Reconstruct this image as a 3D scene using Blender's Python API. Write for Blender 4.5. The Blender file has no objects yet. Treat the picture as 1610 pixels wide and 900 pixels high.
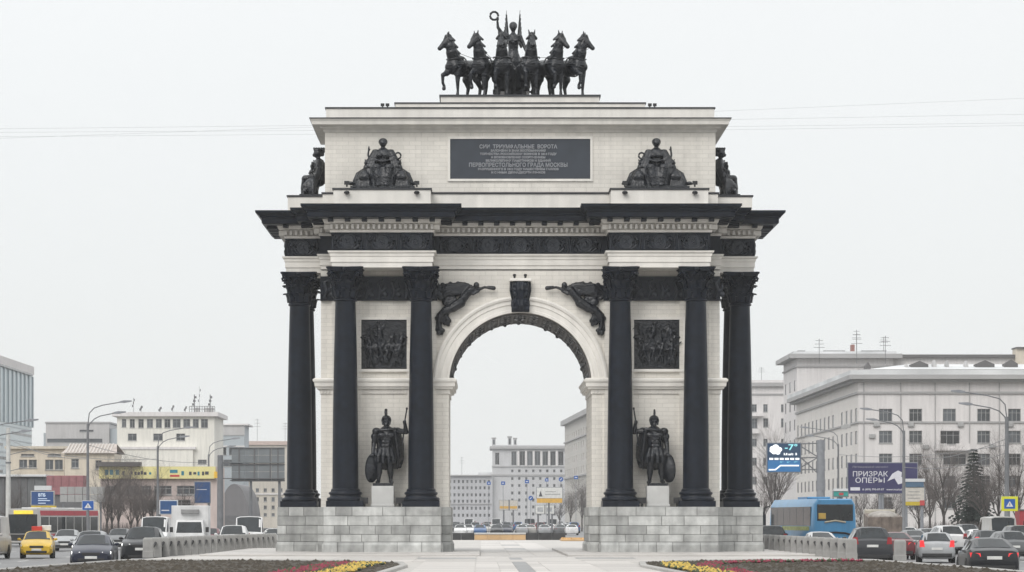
import bpy, bmesh, math, random
from mathutils import Vector, Matrix
R = math.radians
PI = math.pi
scene = bpy.context.scene
C = scene.collection

# ---------------------------------------------------------------- camera, sky, sun, exposure
FPX = 4382.0                      # focal length measured in pixels of the 1610 px wide photograph
CAMX, CAMY, CAMZ = -2.0, -140.0, 1.6
VPX, HOR = 756.0, 818.0
cd = bpy.data.cameras.new("camera")
cam = bpy.data.objects.new("camera", cd)
C.objects.link(cam)
cam.location = (CAMX, CAMY, CAMZ)
cam.rotation_euler = (R(90), 0, 0)
cd.sensor_width = 36.0
cd.lens = 36.0 * FPX / 1610.0
cd.shift_x = (805.0 - VPX) / 1610.0
cd.shift_y = (HOR - 450.0) / 1610.0
cd.clip_start = 0.5
cd.clip_end = 8000.0
scene.camera = cam

SUN_EL, SUN_AZ = 42.0, -28.0      # degrees; azimuth measured from behind the camera, negative = from the left
world = bpy.data.worlds.new("World")
scene.world = world
world.use_nodes = True
wn = world.node_tree
wn.nodes.clear()
w_out = wn.nodes.new("ShaderNodeOutputWorld")
w_bg = wn.nodes.new("ShaderNodeBackground")
w_sky = wn.nodes.new("ShaderNodeTexSky")
w_sky.sky_type = 'NISHITA'
w_sky.sun_disc = False
w_sky.sun_elevation = R(SUN_EL)
w_sky.sun_rotation = R(180 + SUN_AZ)
w_mix = wn.nodes.new("ShaderNodeMixRGB")      # thin overcast: an even veil of cloud over the clear sky
w_mix.inputs[0].default_value = 0.93
w_tc = wn.nodes.new("ShaderNodeTexCoord")
w_sep = wn.nodes.new("ShaderNodeSeparateXYZ")
w_ramp = wn.nodes.new("ShaderNodeMapRange")   # overcast skies brighten evenly from horizon to zenith
w_ramp.inputs[1].default_value = 0.0; w_ramp.inputs[2].default_value = 1.0
w_ramp.inputs[3].default_value = 8.0; w_ramp.inputs[4].default_value = 15.0
w_noise = wn.nodes.new("ShaderNodeTexNoise")
w_noise.inputs["Scale"].default_value = 2.2; w_noise.inputs["Detail"].default_value = 4.0
w_nr = wn.nodes.new("ShaderNodeMapRange")
w_nr.inputs[3].default_value = 0.95; w_nr.inputs[4].default_value = 1.05
w_mul = wn.nodes.new("ShaderNodeMath"); w_mul.operation = 'MULTIPLY'
w_tint = wn.nodes.new("ShaderNodeMixRGB"); w_tint.blend_type = 'MULTIPLY'; w_tint.inputs[0].default_value = 1.0
w_tint.inputs[2].default_value = (0.985, 1.0, 0.998, 1)
L = wn.links.new
L(w_tc.outputs["Generated"], w_sep.inputs[0]); L(w_sep.outputs[2], w_ramp.inputs[0])
L(w_tc.outputs["Generated"], w_noise.inputs["Vector"]); L(w_noise.outputs[0], w_nr.inputs[0])
L(w_ramp.outputs[0], w_mul.inputs[0]); L(w_nr.outputs[0], w_mul.inputs[1])
L(w_mul.outputs[0], w_tint.inputs[1])
L(w_sky.outputs[0], w_mix.inputs[1]); L(w_tint.outputs[0], w_mix.inputs[2])
L(w_mix.outputs[0], w_bg.inputs[0]); L(w_bg.outputs[0], w_out.inputs[0])
w_bg.inputs[1].default_value = 0.1

sd = bpy.data.lights.new("sun", 'SUN')
sd.energy = 1.5
sd.angle = R(35)
sd.color = (1.0, 0.965, 0.92)
sun = bpy.data.objects.new("sun", sd)
C.objects.link(sun)
sun.rotation_euler = (R(90 - SUN_EL), 0, R(SUN_AZ))

vs = scene.view_settings
vs.view_transform = 'Standard'
vs.look = 'None'
vs.exposure = 0.10
vs.gamma = 1.0
vs.use_curve_mapping = False
try:
    scene.cycles.use_denoising = True
    scene.cycles.max_bounces = 6
    scene.cycles.volume_bounces = 1
    scene.cycles.caustics_reflective = False
    scene.cycles.caustics_refractive = False
except Exception:
    pass

def P(px, py, d):
    """World point seen at photograph pixel (px, py) at depth d metres from the camera plane."""
    return Vector((CAMX + (px - VPX) * d / FPX, CAMY + d, CAMZ + (HOR - py) * d / FPX))
def SX(px, d):
    return CAMX + (px - VPX) * d / FPX
def SZ(py, d):
    return CAMZ + (HOR - py) * d / FPX

# ---------------------------------------------------------------- materials
MATS = {}
def _nodes(name):
    m = bpy.data.materials.new(name); m.use_nodes = True
    nt = m.node_tree
    return m, nt, nt.nodes["Principled BSDF"]
def mat(name, col, rough=0.6, metal=0.0, var=0.12, scale=3.0, bump=0.0, bscale=40.0, spec=0.5, emit=0.0, randv=0.0,
        streak=0.0, coat=0.0, coords="Object"):
    """Plain surface with noise mottling, optional vertical weather streaks, fine bump and per-object variation."""
    if name in MATS: return MATS[name]
    m, nt, b = _nodes(name); N, K = nt.nodes, nt.links.new
    tc = N.new("ShaderNodeTexCoord")
    src = tc.outputs[coords]
    n1 = N.new("ShaderNodeTexNoise"); n1.inputs["Scale"].default_value = scale; n1.inputs["Detail"].default_value = 6.0
    K(src, n1.inputs["Vector"])
    mr = N.new("ShaderNodeMapRange"); mr.inputs[1].default_value = 0.3; mr.inputs[2].default_value = 0.7
    mr.inputs[3].default_value = 1 - var; mr.inputs[4].default_value = 1 + var
    K(n1.outputs[0], mr.inputs[0])
    val = mr.outputs[0]
    if streak > 0:
        mp = N.new("ShaderNodeMapping"); mp.inputs["Scale"].default_value = (1.6, 1.6, 0.14)
        K(src, mp.inputs[0])
        n2 = N.new("ShaderNodeTexNoise"); n2.inputs["Scale"].default_value = 1.3; n2.inputs["Detail"].default_value = 8.0
        K(mp.outputs[0], n2.inputs["Vector"])
        m2 = N.new("ShaderNodeMapRange"); m2.inputs[1].default_value = 0.35; m2.inputs[2].default_value = 0.7
        m2.inputs[3].default_value = 1 + streak * 0.4; m2.inputs[4].default_value = 1 - streak
        K(n2.outputs[0], m2.inputs[0])
        mu = N.new("ShaderNodeMath"); mu.operation = 'MULTIPLY'; K(val, mu.inputs[0]); K(m2.outputs[0], mu.inputs[1]); val = mu.outputs[0]
    if randv > 0:
        oi = N.new("ShaderNodeObjectInfo")
        m3 = N.new("ShaderNodeMapRange"); m3.inputs[3].default_value = 1 - randv; m3.inputs[4].default_value = 1 + randv
        K(oi.outputs["Random"], m3.inputs[0])
        mu = N.new("ShaderNodeMath"); mu.operation = 'MULTIPLY'; K(val, mu.inputs[0]); K(m3.outputs[0], mu.inputs[1]); val = mu.outputs[0]
    mx = N.new("ShaderNodeMixRGB"); mx.blend_type = 'MULTIPLY'; mx.inputs[0].default_value = 1.0
    mx.inputs[1].default_value = (*col, 1)
    cb = N.new("ShaderNodeCombineXYZ")
    for i in range(3): K(val, cb.inputs[i])
    K(cb.outputs[0], mx.inputs[2]); K(mx.outputs[0], b.inputs["Base Color"])
    b.inputs["Roughness"].default_value = rough
    b.inputs["Metallic"].default_value = metal
    b.inputs["Specular IOR Level"].default_value = spec
    if coat: b.inputs["Coat Weight"].default_value = coat; b.inputs["Coat Roughness"].default_value = 0.06
    if emit > 0:
        K(mx.outputs[0], b.inputs["Emission Color"]); b.inputs["Emission Strength"].default_value = emit
    if bump > 0:
        n3 = N.new("ShaderNodeTexNoise"); n3.inputs["Scale"].default_value = bscale; n3.inputs["Detail"].default_value = 5.0
        K(src, n3.inputs["Vector"])
        bp = N.new("ShaderNodeBump"); bp.inputs["Strength"].default_value = bump; bp.inputs["Distance"].default_value = 0.05
        K(n3.outputs[0], bp.inputs["Height"]); K(bp.outputs[0], b.inputs["Normal"])
    MATS[name] = m
    return m
def brickmat(name, col, mortar, bw, bh, msize=0.012, rough=0.8, var=0.06, streak=0.08, depth=0.4, offset=0.5, horizontal=False):
    """Coursed masonry too fine to build block by block: joint lines in colour and relief, weather streaks."""
    if name in MATS: return MATS[name]
    m, nt, b = _nodes(name); N, K = nt.nodes, nt.links.new
    tc = N.new("ShaderNodeTexCoord"); sp = N.new("ShaderNodeSeparateXYZ"); K(tc.outputs["Object"], sp.inputs[0])
    cb = N.new("ShaderNodeCombineXYZ")
    if horizontal:
        K(sp.outputs[0], cb.inputs[0]); K(sp.outputs[1], cb.inputs[1])
    else:
        ad = N.new("ShaderNodeMath"); ad.operation = 'ADD'; K(sp.outputs[0], ad.inputs[0]); K(sp.outputs[1], ad.inputs[1])
        K(ad.outputs[0], cb.inputs[0]); K(sp.outputs[2], cb.inputs[1])
    br = N.new("ShaderNodeTexBrick")
    br.inputs["Scale"].default_value = 1.0; br.inputs["Brick Width"].default_value = bw; br.inputs["Row Height"].default_value = bh
    br.inputs["Mortar Size"].default_value = msize; br.inputs["Mortar Smooth"].default_value = 0.2; br.offset = offset
    c1 = tuple(min(1, c * (1 + var)) for c in col); c2 = tuple(c * (1 - var) for c in col)
    br.inputs["Color1"].default_value = (*c1, 1); br.inputs["Color2"].default_value = (*c2, 1); br.inputs["Mortar"].default_value = (*mortar, 1)
    K(cb.outputs[0], br.inputs["Vector"])
    n1 = N.new("ShaderNodeTexNoise"); n1.inputs["Scale"].default_value = 0.8; n1.inputs["Detail"].default_value = 8
    K(tc.outputs["Object"], n1.inputs["Vector"])
    mr = N.new("ShaderNodeMapRange"); mr.inputs[1].default_value = 0.3; mr.inputs[2].default_value = 0.75
    mr.inputs[3].default_value = 1.04; mr.inputs[4].default_value = 1 - streak
    K(n1.outputs[0], mr.inputs[0])
    mp = N.new("ShaderNodeMapping"); mp.inputs["Scale"].default_value = (2.2, 2.2, 0.16) if not horizontal else (0.5, 1.4, 1)
    K(tc.outputs["Object"], mp.inputs[0])
    n2 = N.new("ShaderNodeTexNoise"); n2.inputs["Scale"].default_value = 1.5; n2.inputs["Detail"].default_value = 8
    K(mp.outputs[0], n2.inputs["Vector"])
    m2 = N.new("ShaderNodeMapRange"); m2.inputs[1].default_value = 0.45; m2.inputs[2].default_value = 0.8
    m2.inputs[3].default_value = 1.0; m2.inputs[4].default_value = 1 - streak * 1.4
    K(n2.outputs[0], m2.inputs[0])
    mu = N.new("ShaderNodeMath"); mu.operation = 'MULTIPLY'; K(mr.outputs[0], mu.inputs[0]); K(m2.outputs[0], mu.inputs[1])
    c3 = N.new("ShaderNodeCombineXYZ")
    for i in range(3): K(mu.outputs[0], c3.inputs[i])
    mx = N.new("ShaderNodeMixRGB"); mx.blend_type = 'MULTIPLY'; mx.inputs[0].default_value = 1.0
    K(br.outputs["Color"], mx.inputs[1]); K(c3.outputs[0], mx.inputs[2]); K(mx.outputs[0], b.inputs["Base Color"])
    b.inputs["Roughness"].default_value = rough
    bp = N.new("ShaderNodeBump"); bp.inputs["Strength"].default_value = depth; bp.inputs["Distance"].default_value = 0.02; bp.invert = True
    K(br.outputs["Fac"], bp.inputs["Height"]); K(bp.outputs[0], b.inputs["Normal"])
    MATS[name] = m
    return m

STONE = brickmat("cream_stone", (0.75, 0.72, 0.665), (0.62, 0.595, 0.545), 0.62, 0.215, 0.012, var=0.04, streak=0.085)
TRIM = mat("cream_trim", (0.76, 0.735, 0.69), 0.75, var=0.05, scale=1.4, streak=0.10, bump=0.15, bscale=25)
IRON = mat("cast_iron", (0.0068, 0.0100, 0.0175), 0.33, var=0.35, scale=2.5, streak=0.3, bump=0.25, bscale=18, spec=0.20)
BRONZE = mat("dark_bronze", (0.0042, 0.0060, 0.0105), 0.27, var=0.5, scale=5.0, streak=0.3, bump=0.75, bscale=9, spec=0.50)
FLASH = mat("dark_flashing", (0.03, 0.032, 0.038), 0.55, var=0.15)
GRANITE = mat("grey_granite", (0.40, 0.405, 0.395), 0.7, var=0.26, scale=1.8, streak=0.22, bump=0.3, bscale=50, randv=0.26)
GRANITE_CORE = mat("granite_joint", (0.23, 0.23, 0.225), 0.85, var=0.1)
MARBLE = mat("pale_marble", (0.47, 0.47, 0.46), 0.6, var=0.07, scale=2.0, streak=0.08)
RELIEF = mat("relief_iron", (0.018, 0.022, 0.030), 0.36, var=0.35, scale=3, streak=0.2, bump=0.3, bscale=14, spec=0.35)
BLACK = mat("black_metal", (0.012, 0.012, 0.014), 0.5)

# ---------------------------------------------------------------- mesh helpers
class MB:
    def __init__(s): s.v = []; s.f = []; s.mi = []; s.cur = 0
    def add(s, vs_, fs_):
        o = len(s.v); s.v += [tuple(p) for p in vs_]; s.f += [tuple(i + o for i in f) for f in fs_]; s.mi += [s.cur] * len(fs_)
        return s
    def box(s, x0, x1, y0, y1, z0, z1):
        return s.add([(x0,y0,z0),(x1,y0,z0),(x1,y1,z0),(x0,y1,z0),(x0,y0,z1),(x1,y0,z1),(x1,y1,z1),(x0,y1,z1)],
                     [(0,3,2,1),(4,5,6,7),(0,1,5,4),(1,2,6,5),(2,3,7,6),(3,0,4,7)])
    def cbox(s, c, sx, sy, sz):
        return s.box(c[0]-sx/2, c[0]+sx/2, c[1]-sy/2, c[1]+sy/2, c[2]-sz/2, c[2]+sz/2)
    def bbox(s, x0, x1, y0, y1, z0, z1, b=0.02):
        """box with chamfered edges on its four front/back outlines (bevel b)"""
        vs_ = []
        for (yy, k) in ((y0, b), (y0 + b, 0), (y1 - b, 0), (y1, b)):
            vs_ += [(x0+k, yy, z0+k), (x1-k, yy, z0+k), (x1-k, yy, z1-k), (x0+k, yy, z1-k)]
        fs_ = [(0,1,2,3), (15,14,13,12)]
        for r in range(3):
            for i in range(4):
                j = (i + 1) % 4
                fs_.append((r*4+i, (r+1)*4+i, (r+1)*4+j, r*4+j))
        return s.add(vs_, fs_)
    def lathe(s, prof, n=24, c=(0,0,0), a0=0.0):
        vs_ = []; fs_ = []
        for (r, z) in prof:
            for i in range(n):
                a = a0 + 2*PI*i/n
                vs_.append((c[0]+r*math.cos(a), c[1]+r*math.sin(a), c[2]+z))
        for k in range(len(prof)-1):
            for i in range(n):
                j = (i+1) % n
                fs_.append((k*n+i, k*n+j, (k+1)*n+j, (k+1)*n+i))
        fs_.append(tuple(reversed(range(n)))); fs_.append(tuple(range((len(prof)-1)*n, len(prof)*n)))
        return s.add(vs_, fs_)
    def loft(s, rings, cap=True):
        n = len(rings[0]); vs_ = [p for r in rings for p in r]; fs_ = []
        for k in range(len(rings)-1):
            for i in range(n):
                j = (i+1) % n
                fs_.append((k*n+i, k*n+j, (k+1)*n+j, (k+1)*n+i))
        if cap:
            fs_.append(tuple(reversed(range(n)))); fs_.append(tuple(range((len(rings)-1)*n, len(rings)*n)))
        return s.add(vs_, fs_)
    def tube(s, pts, r, n=8, close=False):
        """r: one radius or a list; a tube through pts"""
        pts = [Vector(p) for p in pts]; m = len(pts); rings = []
        up = Vector((0,0,1))
        for i, p in enumerate(pts):
            if close: t = pts[(i+1) % m] - pts[i-1]
            else: t = pts[min(i+1, m-1)] - pts[max(i-1, 0)]
            if t.length < 1e-9: t = Vector((0,0,1))
            t.normalize()
            u = t.cross(up)
            if u.length < 0.05: u = t.cross(Vector((1,0,0)))
            u.normalize(); w = u.cross(t)
            rr = r[i] if isinstance(r, (list, tuple)) else r
            rings.append([p + (u*math.cos(2*PI*k/n) + w*math.sin(2*PI*k/n))*rr for k in range(n)])
        if close: rings.append(rings[0])
        return s.loft(rings, cap=not close)
    def prism(s, poly, y0, y1):
        """poly in (x,z), extruded along y"""
        n = len(poly)
        vs_ = [(x, y0, z) for x, z in poly] + [(x, y1, z) for x, z in poly]
        fs_ = [tuple(range(n)), tuple(reversed(range(n, 2*n)))]
        for i in range(n):
            j = (i+1) % n; fs_.append((i, n+i, n+j, j))
        return s.add(vs_, fs_)
    def prismz(s, poly, z0, z1):
        n = len(poly)
        vs_ = [(x, y, z0) for x, y in poly] + [(x, y, z1) for x, y in poly]
        fs_ = [tuple(reversed(range(n))), tuple(range(n, 2*n))]
        for i in range(n):
            j = (i+1) % n; fs_.append((i, j, n+j, n+i))
        return s.add(vs_, fs_)
    def quad(s, a, b, c, d): return s.add([a,b,c,d], [(0,1,2,3)])
    def xf(s, M):
        s.v = [tuple(M @ Vector(p)) for p in s.v]; return s
    def mesh(s, name, m, smooth=None, fix=True):
        me = bpy.data.meshes.new(name); me.from_pydata(s.v, [], s.f)
        ms = m if isinstance(m, (list, tuple)) else [m]
        for x in ms: me.materials.append(x)
        if len(ms) > 1: me.polygons.foreach_set("material_index", s.mi)
        if fix:
            bm = bmesh.new(); bm.from_mesh(me); bmesh.ops.recalc_face_normals(bm, faces=bm.faces[:]); bm.to_mesh(me); bm.free()
        if smooth:
            me.polygons.foreach_set("use_smooth", [True]*len(me.polygons))
            me.set_sharp_from_angle(angle=R(smooth))
        me.update()
        return me
    def build(s, name, m, parent=None, smooth=None, loc=None, fix=True):
        return link(name, s.mesh(name, m, smooth, fix), parent, loc)

def link(name, me, parent=None, loc=None, rz=0.0):
    o = bpy.data.objects.new(name, me); C.objects.link(o)
    if parent is not None: o.parent = parent
    if loc is not None: o.location = loc
    if rz: o.rotation_euler = (0, 0, rz)
    return o
def tag(o, label=None, cat=None, group=None, kind=None):
    if label: o["label"] = label
    if cat: o["category"] = cat
    if group: o["group"] = group
    if kind: o["kind"] = kind
    return o
def thing(name, label, cat, loc=(0,0,0), rz=0.0, group=None):
    o = link(name, None, None, loc, rz); o.empty_display_size = 0.3
    return tag(o, label, cat, group)
KIDS = {}
def copy_tree(o, parent=None):
    c = o.copy(); C.objects.link(c); c.parent = parent
    for ch in kids(o): copy_tree(ch, c)
    return c
def kids(o):
    return list(o.children)
def _unused(o):
    return [x for x in C.objects if x.parent == o]
def dup(o, label, loc, rz=0.0, scale=None):
    c = copy_tree(o); c.location = loc; c.rotation_euler = (0, 0, rz); c["label"] = label
    if scale: c.scale = scale
    return c
def text_mesh(body, size, mtl, align='CENTER', bold=0.0, depth=0.004, sx=1.0):
    cu = bpy.data.curves.new("lettering", 'FONT'); cu.body = body; cu.size = size; cu.align_x = align; cu.align_y = 'CENTER'
    cu.extrude = depth; cu.offset = bold; cu.resolution_u = 2
    o = bpy.data.objects.new("lettering", cu); C.objects.link(o)
    dg = bpy.context.evaluated_depsgraph_get()
    me = bpy.data.meshes.new_from_object(o.evaluated_get(dg))
    bpy.data.objects.remove(o); bpy.data.curves.remove(cu)
    me.transform(Matrix.Rotation(R(90), 4, 'X') @ Matrix.Diagonal((sx, 1, 1, 1)))   # stands upright, reads from -Y
    me.materials.clear(); me.materials.append(mtl)
    return me

# ---- sculpting: overlapping tapered limbs and volumes fused into one continuous surface
def capsule(mb, p0, r0, p1, r1, n=12, flat=None):
    p0, p1 = Vector(p0), Vector(p1)
    t = p1 - p0; ln = t.length
    if ln < 1e-6: t = Vector((0,0,1))
    else: t = t / ln
    u = t.cross(Vector((0,1,0)))
    if u.length < 0.1: u = t.cross(Vector((1,0,0)))
    u.normalize(); w = t.cross(u)
    rings = []
    for (c, r, angs) in ((p0, r0, (-80, -50, -20)), (p1, r1, (20, 50, 80))):
        for a in angs:
            rr, off = r*math.cos(R(a)), r*math.sin(R(a))
            rings.append([c + t*off + (u*math.cos(2*PI*k/n) + w*math.sin(2*PI*k/n))*rr for k in range(n)])
    mb.loft(rings)
def chain(mb, pts, rs, n=12):
    for i in range(len(pts)-1): capsule(mb, pts[i], rs[i], pts[i+1], rs[i+1], n)
def ellipsoid(mb, c, r, rot=None, n=14, m=9):
    rings = []
    M = rot.to_matrix() if rot is not None else Matrix.Identity(3)
    for k in range(m):
        a = -PI/2 + PI*(k+0.5)/m
        rings.append([Vector(c) + M @ Vector((r[0]*math.cos(a)*math.cos(2*PI*i/n), r[1]*math.cos(a)*math.sin(2*PI*i/n), r[2]*math.sin(a))) for i in range(n)])
    mb.loft(rings)
def fuse(mb, voxel, smooth=3, name="sculpt", factor=0.5):
    me = bpy.data.meshes.new(name); me.from_pydata(mb.v, [], mb.f)
    bm = bmesh.new(); bm.from_mesh(me); bmesh.ops.recalc_face_normals(bm, faces=bm.faces[:]); bm.to_mesh(me); bm.free()
    o = bpy.data.objects.new(name, me); C.objects.link(o)
    r = o.modifiers.new("r", 'REMESH'); r.mode = 'VOXEL'; r.voxel_size = voxel
    if smooth:
        sm = o.modifiers.new("s", 'SMOOTH'); sm.iterations = smooth; sm.factor = factor
    dg = bpy.context.evaluated_depsgraph_get()
    out = bpy.data.meshes.new_from_object(o.evaluated_get(dg)); out.name = name
    bpy.data.objects.remove(o); bpy.data.meshes.remove(me)
    out.polygons.foreach_set("use_smooth", [True]*len(out.polygons))
    return out
def sculpt(name, mb, mtl, parent, voxel, smooth=2, loc=None):
    me = fuse(mb, voxel, smooth, name); me.materials.clear(); me.materials.append(mtl)
    return link(name, me, parent, loc)
# ================================================================ THE TRIUMPHAL ARCH
rnd = random.Random(11)
arch = thing("triumphal_arch", "cream stone triumphal arch with black iron columns and dark cornice in the middle", "arch")
BX, YF, YB = 10.1, 1.15, 8.5          # body half width, front and back wall planes
PA, PB = 4.43, 9.46                    # breaks of the entablature above a pair of columns
COLX = (-8.8, -5.0, 5.0, 8.8)
SIDE_X, SIDE_Y = 11.3, (3.05, 6.6)
W, ZS, RIN, ROUT = 3.62, 8.5, 3.62, 4.43
def plan(e):
    a, b, yf, yb = PA - e, PB + e, YF - e, YB + e
    f, g = -0.65 - e, 10.30 + e
    sx, s0, s1, bx = 11.95 + e, 2.4 - e, 7.25 + e, BX + e
    return [(-bx,yf),(-b,yf),(-b,f),(-a,f),(-a,yf),(a,yf),(a,f),(b,f),(b,yf),(bx,yf),
            (bx,s0),(sx,s0),(sx,s1),(bx,s1),(bx,yb),(b,yb),(b,g),(a,g),(a,yb),(-a,yb),(-a,g),(-b,g),(-b,yb),(-bx,yb),
            (-bx,s1),(-sx,s1),(-sx,s0),(-bx,s0)]
def moulding(name, prof, m, parent, plan_fn=plan, smooth=None):
    mb = MB(); mb.loft([[(x, y, z) for x, y in plan_fn(e)] for e, z in prof])
    return mb.build(name, m, parent, smooth)
def rect_plan(x0, x1, y0, y1):
    return lambda e: [(x0-e,y0-e),(x1+e,y0-e),(x1+e,y1+e),(x0-e,y1+e)]

# --- wall with the arched opening
pts = [(-BX,2.2),(-W,2.2)]
for i in range(0, 49):
    a = PI - PI*i/48; pts.append((RIN*math.cos(a), ZS + RIN*math.sin(a)))
pts += [(W,2.2),(BX,2.2),(BX,14.3),(-BX,14.3)]
wall = MB().prism(pts, YF, YB).build("wall", STONE, arch)
for x in COLX:                         # pilaster strips behind the columns, front and back
    MB().box(x-0.75, x+0.75, YF-0.14, YF+0.05, 2.25, 14.26).build("pilaster", STONE, arch)
    MB().box(x-0.75, x+0.75, YB-0.05, YB+0.14, 2.25, 14.26).build("pilaster", STONE, arch)

# --- granite pedestals built of blocks
COURSES = (0.0, 0.50, 0.88, 1.32, 1.80, 2.27)
def blocks_on_face(parent, p0, p1, nrm, first_off=0.0):
    """rows of stone blocks along the ground line p0->p1 with outward normal nrm"""
    p0, p1, nrm = Vector((*p0,0)), Vector((*p1,0)), Vector((*nrm,0))
    ln = (p1-p0).length; t = (p1-p0)/ln
    ang = math.atan2(t.y, t.x)
    for k in range(5):
        z0, z1 = COURSES[k], COURSES[k+1]
        u = 0.0; cuts = [0.0]
        while u < ln - 0.35:
            step = rnd.uniform(0.75, 1.75) if u > 0 or k % 2 else rnd.uniform(0.45, 1.0)
            u += step
            if u > ln - 0.5: u = ln
            cuts.append(min(u, ln))
        if cuts[-1] < ln - 1e-6: cuts.append(ln)
        for a, b in zip(cuts, cuts[1:]):
            d = rnd.uniform(0.0, 0.012)
            mb = MB(); g = 0.011
            proud = 0.075 if k == 0 else 0.0
            if k == 0:
                x0, x1 = a+g, b-g
                mb.loft([[(x0,0.10,z0),(x1,0.10,z0),(x1,-d-proud,z0),(x0,-d-proud,z0)],
                         [(x0,0.10,z1-0.16),(x1,0.10,z1-0.16),(x1,-d-proud,z1-0.16),(x0,-d-proud,z1-0.16)],
                         [(x0,0.10,z1-g),(x1,0.10,z1-g),(x1,-d,z1-g),(x0,-d,z1-g)]])
            else:
                mb.bbox(a+g, b-g, -d, 0.10, z0+g, z1-g, 0.012)
            o = mb.build("stone_block", GRANITE, parent, loc=(p0.x, p0.y, 0), fix=True)
            o.rotation_euler = (0, 0, ang)
def core(x0, x1, y0, y1, nm="pedestal"):
    i = 0.028
    return MB().box(x0+i, x1-i, y0+i, y1-i, -0.12, 2.255).build(nm, GRANITE_CORE, arch)
for s in (-1, 1):
    xo, xi = (-9.85, -3.98) if s < 0 else (3.98, 9.85)
    fp = core(xo, xi, -0.98, 1.02)
    blocks_on_face(fp, (xo, -0.98), (xi, -0.98), (0,-1))
    blocks_on_face(fp, (xi, -0.875), (xi, 1.0), (1,0))
    blocks_on_face(fp, (xo, 1.0), (xo, -0.875), (-1,0))
    core(xo, xi, 8.63, 10.62)
    # base of the pier itself
    a, b = (-10.25, -3.5) if s < 0 else (3.5, 10.25)
    wp = core(a, b, 1.0, 8.65, "pier_base")
    if s < 0:
        blocks_on_face(wp, (-3.98, 1.0), (-3.5, 1.0), (0,-1))
        blocks_on_face(wp, (-3.5, 1.10), (-3.5, 8.65), (1,0))
        blocks_on_face(wp, (-10.25, 1.0), (-9.85, 1.0), (0,-1))
        blocks_on_face(wp, (-10.25, 1.98), (-10.25, 1.10), (-1,0))
    else:
        blocks_on_face(wp, (3.5, 1.0), (3.98, 1.0), (0,-1))
        blocks_on_face(wp, (3.5, 8.65), (3.5, 1.10), (-1,0))
        blocks_on_face(wp, (9.85, 1.0), (10.25, 1.0), (0,-1))
        blocks_on_face(wp, (10.25, 1.10), (10.25, 1.98), (1,0))
    a, b = (-12.38, -10.2) if s < 0 else (10.2, 12.38)
    sp = core(a, b, 2.0, 7.65)
    blocks_on_face(sp, (a, 2.0), (b, 2.0), (0,-1))
    if s < 0: blocks_on_face(sp, (a, 7.65), (a, 2.105), (-1,0))
    else: blocks_on_face(sp, (b, 2.105), (b, 7.65), (1,0))

# --- cast iron columns: shaft > base, capital
def shaft_mesh():
    prof = []
    for i in range(15):
        t = i/14; r = 0.655 - 0.02*t - 0.125*t**1.9
        prof.append((r, 0.93 + t*9.38))
    prof = [(0.74, 0.86), (0.70, 0.90)] + prof + [(0.575, 10.33), (0.585, 10.38), (0.56, 10.43), (0.51, 10.46)]
    return MB().lathe(prof, 40).mesh("column", IRON, 35)
def base_mesh():
    mb = MB(); mb.box(-0.93, 0.93, -0.93, 0.93, 0.0, 0.30)
    prof = [(0.90,0.30),(0.93,0.335),(0.945,0.385),(0.93,0.44),(0.89,0.475),(0.80,0.49),(0.775,0.53),(0.77,0.57),(0.80,0.615),
            (0.83,0.635),(0.845,0.68),(0.83,0.725),(0.78,0.75),(0.745,0.77),(0.73,0.86)]
    mb.lathe(prof, 40)
    return mb.mesh("base", IRON, 35)
def leaf(mb, ang, path, width, thick=0.05):
    """acanthus leaf: path of (r, z), lobed width profile, raised midrib"""
    ca, sa = math.cos(ang), math.sin(ang); rings = []
    n = len(path)
    for i, (r, z) in enumerate(path):
        t = i/(n-1)
        w = width*(0.75 + 0.35*math.sin(PI*min(1, t*1.15)))*(1 - 0.55*max(0, t-0.75)/0.25)
        w *= 1.0 + (0.16 if i % 2 else -0.10)
        def pt(rr, u): return (rr*ca - u*sa, rr*sa + u*ca, z)
        rings.append([pt(r-thick, -w*0.8), pt(r+0.01, -w), pt(r+0.035, -w*0.45), pt(r+0.075, 0), pt(r+0.035, w*0.45), pt(r+0.01, w), pt(r-thick, w*0.8)])
    mb.loft(rings)
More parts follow.
